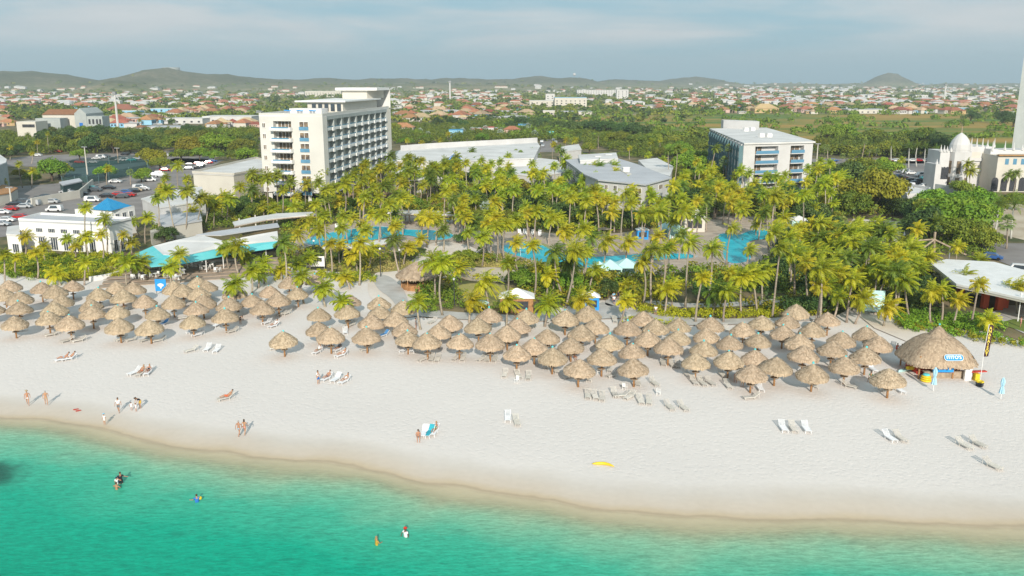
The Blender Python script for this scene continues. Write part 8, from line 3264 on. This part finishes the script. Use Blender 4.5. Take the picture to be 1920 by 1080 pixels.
for py, px, zn in ordered:
    wm, wn_ = rs_.choice(WALLS)
    rm, rn = rs_.choice(ROOFS)
    key = (wn_, rn)
    if key not in PROTO:
        flat = rn == 'white'
        w_, d_, h = 13, 9, 3.3
        mbw = MB().box((0, 0, h / 2), (w_, d_, h)).box((w_ * .38, -d_ * .5, h * .45), (w_ * .3, d_ * .5, h * .9))
        mr = MB()
        for (cx_, cy_, a, b2, hh_) in ((0, 0, w_ / 2 + .6, d_ / 2 + .6, h), (w_ * .38, -d_ * .5, w_ * .15 + .5, d_ * .25 + .5, h * .9)):
            r = min(a, b2) * (.12 if flat else .55)
            rx = max(.1, a - b2 * .95)
            mr.add([(cx_ - a, cy_ - b2, hh_ + .02), (cx_ + a, cy_ - b2, hh_ + .02), (cx_ + a, cy_ + b2, hh_ + .02), (cx_ - a, cy_ + b2, hh_ + .02), (cx_ - rx, cy_, hh_ + r), (cx_ + rx, cy_, hh_ + r)],
                   [(3, 2, 1, 0), (0, 1, 5, 4), (1, 2, 5), (2, 3, 4, 5), (3, 0, 4)])
        mwn = MB()
        for k in range(4):
            mwn.box((-w_ * .4 + k * w_ * .17, -d_ / 2 - .03, 1.8), (1.2, .12, 1.2))
        PROTO[key] = (mbw.mesh('wall', wm), mr.mesh('roof', rm), mwn.mesh('windows', M_dark))
    q = G(px, py, 0)
    z = float(hill_z(q[0], q[1]))
    cnt.setdefault((zn, key), 0)
    i = cnt[(zn, key)]
    cnt[(zn, key)] += 1
    s_ = rs_.uniform(.7, 1.35)
    lab = '%s house, %s roof, %s, %s from left' % (wn_, rn, zn, ordn(i))
    e = empty('town_house', (q[0], q[1], z), lab, 'house', 'houses ' + zn, rz=rs_.uniform(-.5, .5) + rs_.choice((0, 0, PI / 2)), sc=s_)
    for nm, me in zip(('wall', 'roof', 'windows'), PROTO[key]):
        link(nm, me, e)
# the farthest houses as one mass
for nm, wm, rm, part_ in (('distant_white_houses', M_wall, M_rw, 0), ('distant_red_roofs', M_cream, M_orange, 1)):
    mb = MB()
    hs = [h_ for i, h_ in enumerate(far) if i % 2 == part_]
    for _ in range(170):
        px = rs_.uniform(-20, 1920)
        hs.append((rs_.uniform(156.5, 172), px, ''))
    for _ in range(22):   # the ones on the slope of the left hill
        hs.append((rs_.uniform(155, 160), rs_.uniform(290, 420), 's'))
    for py, px, _ in hs:
        q = G(px, py, 0)
        z = float(hill_z(q[0], q[1]))
        if z > 14 and _ != 's':
            continue
        w_, d_, h = rs_.uniform(9, 20), rs_.uniform(8, 13), rs_.uniform(3, 5)
        k = 1 + q[1] / 9000
        mb.cur = 0
        mb.box((q[0], q[1], z + h / 2), (w_ * k, d_ * k, h * k), 0)
        mb.cur = 1
        a, b2, zz = w_ * k / 2 + .5, d_ * k / 2 + .5, z + h * k / 2 + h / 2
        mb.add([(q[0] - a, q[1] - b2, zz + .02), (q[0] + a, q[1] - b2, zz + .02), (q[0] + a, q[1] + b2, zz + .02), (q[0] - a, q[1] + b2, zz + .02), (q[0] - a * .5, q[1], zz + 2), (q[0] + a * .5, q[1], zz + 2)],
               [(3, 2, 1, 0), (0, 1, 5, 4), (1, 2, 5), (2, 3, 4, 5), (3, 0, 4)])
    struct(nm, mb.mesh(nm, [wm, rm]), 'stuff', 'mass of tiny houses toward the horizon')

# ------------------------------------------------------------------ cars
CARM = {}
for nm, c_ in (('white', (.75, .75, .75)), ('silver', (.45, .47, .49)), ('red', (.42, .02, .02)), ('black', (.02, .02, .025)), ('blue', (.03, .10, .30)), ('dark grey', (.08, .09, .10)), ('teal', (.03, .32, .34)), ('beige', (.45, .38, .28))):
    CARM[nm] = mat('car_paint_' + nm.replace(' ', '_'), c_, tuple(x * .9 for x in c_), scale=1, rough=.25, spec=.6)
M_tyre = mat('tyre', (.015, .015, .015), rough=.9)


def car_meshes(nm, van=False):
    mb = MB()
    hh_ = 1.0
    L_, W2 = 2.2, .88
    prof = [(-L_, .35), (-L_, .72), (-1.35, .88), (-.75, 1.38), (.95, 1.42), (1.75, .98), (L_, .92), (L_, .35)]
    if van:
        prof = [(-L_, .35), (-L_, .85), (-1.5, 1.0), (-1.05, 1.75), (L_ - .15, 1.8), (L_, 1.0), (L_, .35)]
    n = len(prof)
    lo = [(x, -W2 * (.86 if z > 1.05 else 1), z) for x, z in prof]
    hi = [(x, W2 * (.86 if z > 1.05 else 1), z) for x, z in prof]
    mb.add(lo + hi, [tuple(range(n)), tuple(range(2 * n - 1, n - 1, -1))] + [(i, n + i, n + (i + 1) % n, (i + 1) % n) for i in range(n)])
    body_ = mb.mesh('body', CARM[nm])
    g = MB()
    t_ = 1.70 if van else 1.32
    for sy in (-1, 1):
        g.add([(-1.1, sy * .90, .95), (1.35, sy * .90, .98), (.95, sy * .80, t_), (-.72, sy * .80, t_)], [(0, 1, 2, 3) if sy < 0 else (3, 2, 1, 0)])
    g.add([(-1.30, -.72, .92), (-1.30, .72, .92), (-.80, .66, t_ + .02), (-.80, -.66, t_ + .02)], [(0, 3, 2, 1)])
    g.add([(1.74, -.72, 1.03), (1.74, .72, 1.03), (1.02, .66, t_ + .04), (1.02, -.66, t_ + .04)], [(0, 1, 2, 3)])
    return body_, g.mesh('windows', M_glass)


wh = MB()
wh.tube([(0, -.1, 0), (0, .1, 0)], .32, 12)
WH = wh.mesh('wheel', M_tyre)
CARP = {}
CARS = []


def cars(zone, ang, rows):
    for r in rows:
        CARS.append(r + (zone, ang))


O8 = lambda a, b2: (a / 7.2, 270 + b2 / 7.2)


def c8(rows):
    return [O8(a, b2) + (c_, v) for a, b2, c_, v in rows]


cars('in the left car park', .05, c8([(30, 945, 'white', 0), (90, 1050, 'white', 0), (140, 900, 'red', 0), (265, 1010, 'red', 0), (20, 1105, 'silver', 0), (200, 835, 'black', 0), (320, 865, 'silver', 0), (440, 830, 'silver', 1), (320, 795, 'dark grey', 0), (570, 800, 'silver', 1),
                                   (530, 765, 'black', 0), (700, 800, 'silver', 0), (740, 910, 'white', 1), (900, 735, 'red', 1), (1090, 690, 'black', 0), (900, 665, 'silver', 0), (1290, 640, 'dark grey', 0), (1230, 620, 'teal', 0), (1470, 610, 'black', 0), (1250, 780, 'white', 1),
                                   (1560, 525, 'white', 0), (1450, 720, 'black', 0), (1600, 700, 'red', 0), (1640, 730, 'dark grey', 0), (1740, 710, 'red', 0), (1690, 670, 'blue', 0), (1780, 655, 'black', 0), (1840, 640, 'beige', 0), (660, 765, 'blue', 0), (620, 735, 'black', 0)]))
cars('in the right end of the left car park', .25, [(x, y, c_, v) for x, y, c_, v in [(281, 340, 'white', 1), (268, 357, 'silver', 0), (310, 321, 'red', 0), (290, 330, 'white', 0), (296, 327, 'white', 0), (283, 328, 'blue', 0), (303, 332, 'silver', 0), (353, 318, 'silver', 0), (361, 317, 'black', 0), (368, 316, 'dark grey', 0), (375, 314, 'black', 0), (398, 304, 'blue', 0), (390, 307, 'red', 0), (370, 309, 'red', 0), (356, 311, 'dark grey', 0), (378, 310, 'white', 0), (262, 355, 'silver', 1)]])
cars('in the upper car park by the courts', .0, [(x, y, c_, v) for x, y, c_, v in [(182, 299, 'white', 0), (190, 297, 'white', 1), (198, 295, 'dark grey', 0), (214, 300, 'black', 0), (221, 298, 'black', 0), (226, 301, 'silver', 0), (233, 302, 'silver', 1), (240, 302, 'white', 0), (247, 302, 'teal', 0), (235, 291, 'black', 0), (261, 290, 'black', 0), (259, 299, 'white', 0), (140, 305, 'black', 0), (150, 306, 'red', 0), (314, 293, 'white', 0), (175, 306, 'silver', 0), (70, 293, 'white', 0), (108, 286, 'red', 0), (50, 274, 'blue', 0)]])
cars('in the right car park before the palace', .1, [(x, y, c_, v) for x, y, c_, v in [(1672, 318, 'silver', 0), (1678, 321, 'red', 0), (1690, 323, 'white', 0), (1698, 325, 'silver', 1), (1708, 327, 'white', 0), (1726, 331, 'white', 1), (1735, 336, 'teal', 0), (1745, 339, 'white', 0), (1757, 342, 'white', 1), (1690, 336, 'black', 0), (1696, 339, 'red', 0), (1706, 341, 'black', 0), (1713, 346, 'dark grey', 0), (1690, 347, 'red', 0), (1735, 352, 'white', 0), (1775, 350, 'red', 0), (1788, 353, 'black', 0), (1684, 333, 'blue', 0), (1702, 352, 'white', 1), (1720, 342, 'black', 0)]])
cars('in the far strip under trees', .0, [(x, 303, c_, 0) for x, c_ in [(1562, 'blue'), (1655, 'dark grey'), (1664, 'red'), (1679, 'white'), (1710, 'white'), (1723, 'red'), (1738, 'white'), (1752, 'silver'), (1625, 'white')]])
cars('on the street beyond the lobby', 1.5, [(1014, 262, 'silver', 0), (1016, 267, 'white', 0), (1015, 271, 'dark grey', 0), (1018, 275, 'silver', 0), (1038, 264, 'white', 0), (1042, 268, 'silver', 0)])
cars('on the drive at the far right', -.5, [(1908, 512, 'white', 1), (1858, 486, 'blue', 0)])
cars('among the stores at left', .0, [(x, 234, c_, 0) for x, c_ in [(262, 'silver'), (270, 'white'), (281, 'red'), (292, 'silver'), (300, 'white'), (330, 'silver'), (345, 'white')]])
cz = {}
for r in CARS:
    cz.setdefault((r[4], r[2], r[3]), []).append(r)
for (zn, c_, v), lst in cz.items():
    lst.sort(key=lambda t: t[0])
    for i, (x, y, _, _, _, ang) in enumerate(lst):
        if (c_, v) not in CARP:
            CARP[(c_, v)] = car_meshes(c_, bool(v))
        q = G(x, y, .13)
        kind = 'van' if v else 'car'
        e = empty('parked_van' if v else 'parked_car', (q[0], q[1], .13), '%s %s, %s from left, %s' % (c_, kind, ordn(i), zn), kind, 'cars ' + zn, rz=ang + random.uniform(-.06, .06) + (PI if random.random() < .3 else 0))
        bo = link('body', CARP[(c_, v)][0], e)
        link('windows', CARP[(c_, v)][1], e)
        if y > 285:
            for sx in (-1.35, 1.35):
                for sy in (-.82, .82):
                    link('wheel', WH, e, (sx, sy, .33))

# tidy: every Empty with local origin at zero whose parts sit in world coordinates gets its origin moved to its parts
bpy.context.view_layer.update()
for o in list(scene.objects):
    if o.type == 'EMPTY' and o.parent is None and o.location.length < 1e-6 and o.children:
        xs_ = []
        for ch_ in o.children:
            if ch_.type == 'MESH':
                xs_ += [ch_.matrix_basis @ Vector(cn_) for cn_ in ch_.bound_box]
        cx_ = sum(v.x for v in xs_) / len(xs_)
        cy_ = sum(v.y for v in xs_) / len(xs_)
        o.location = (cx_, cy_, 0)
        for ch_ in o.children:
            ch_.location = (ch_.location.x - cx_, ch_.location.y - cy_, ch_.location.z)
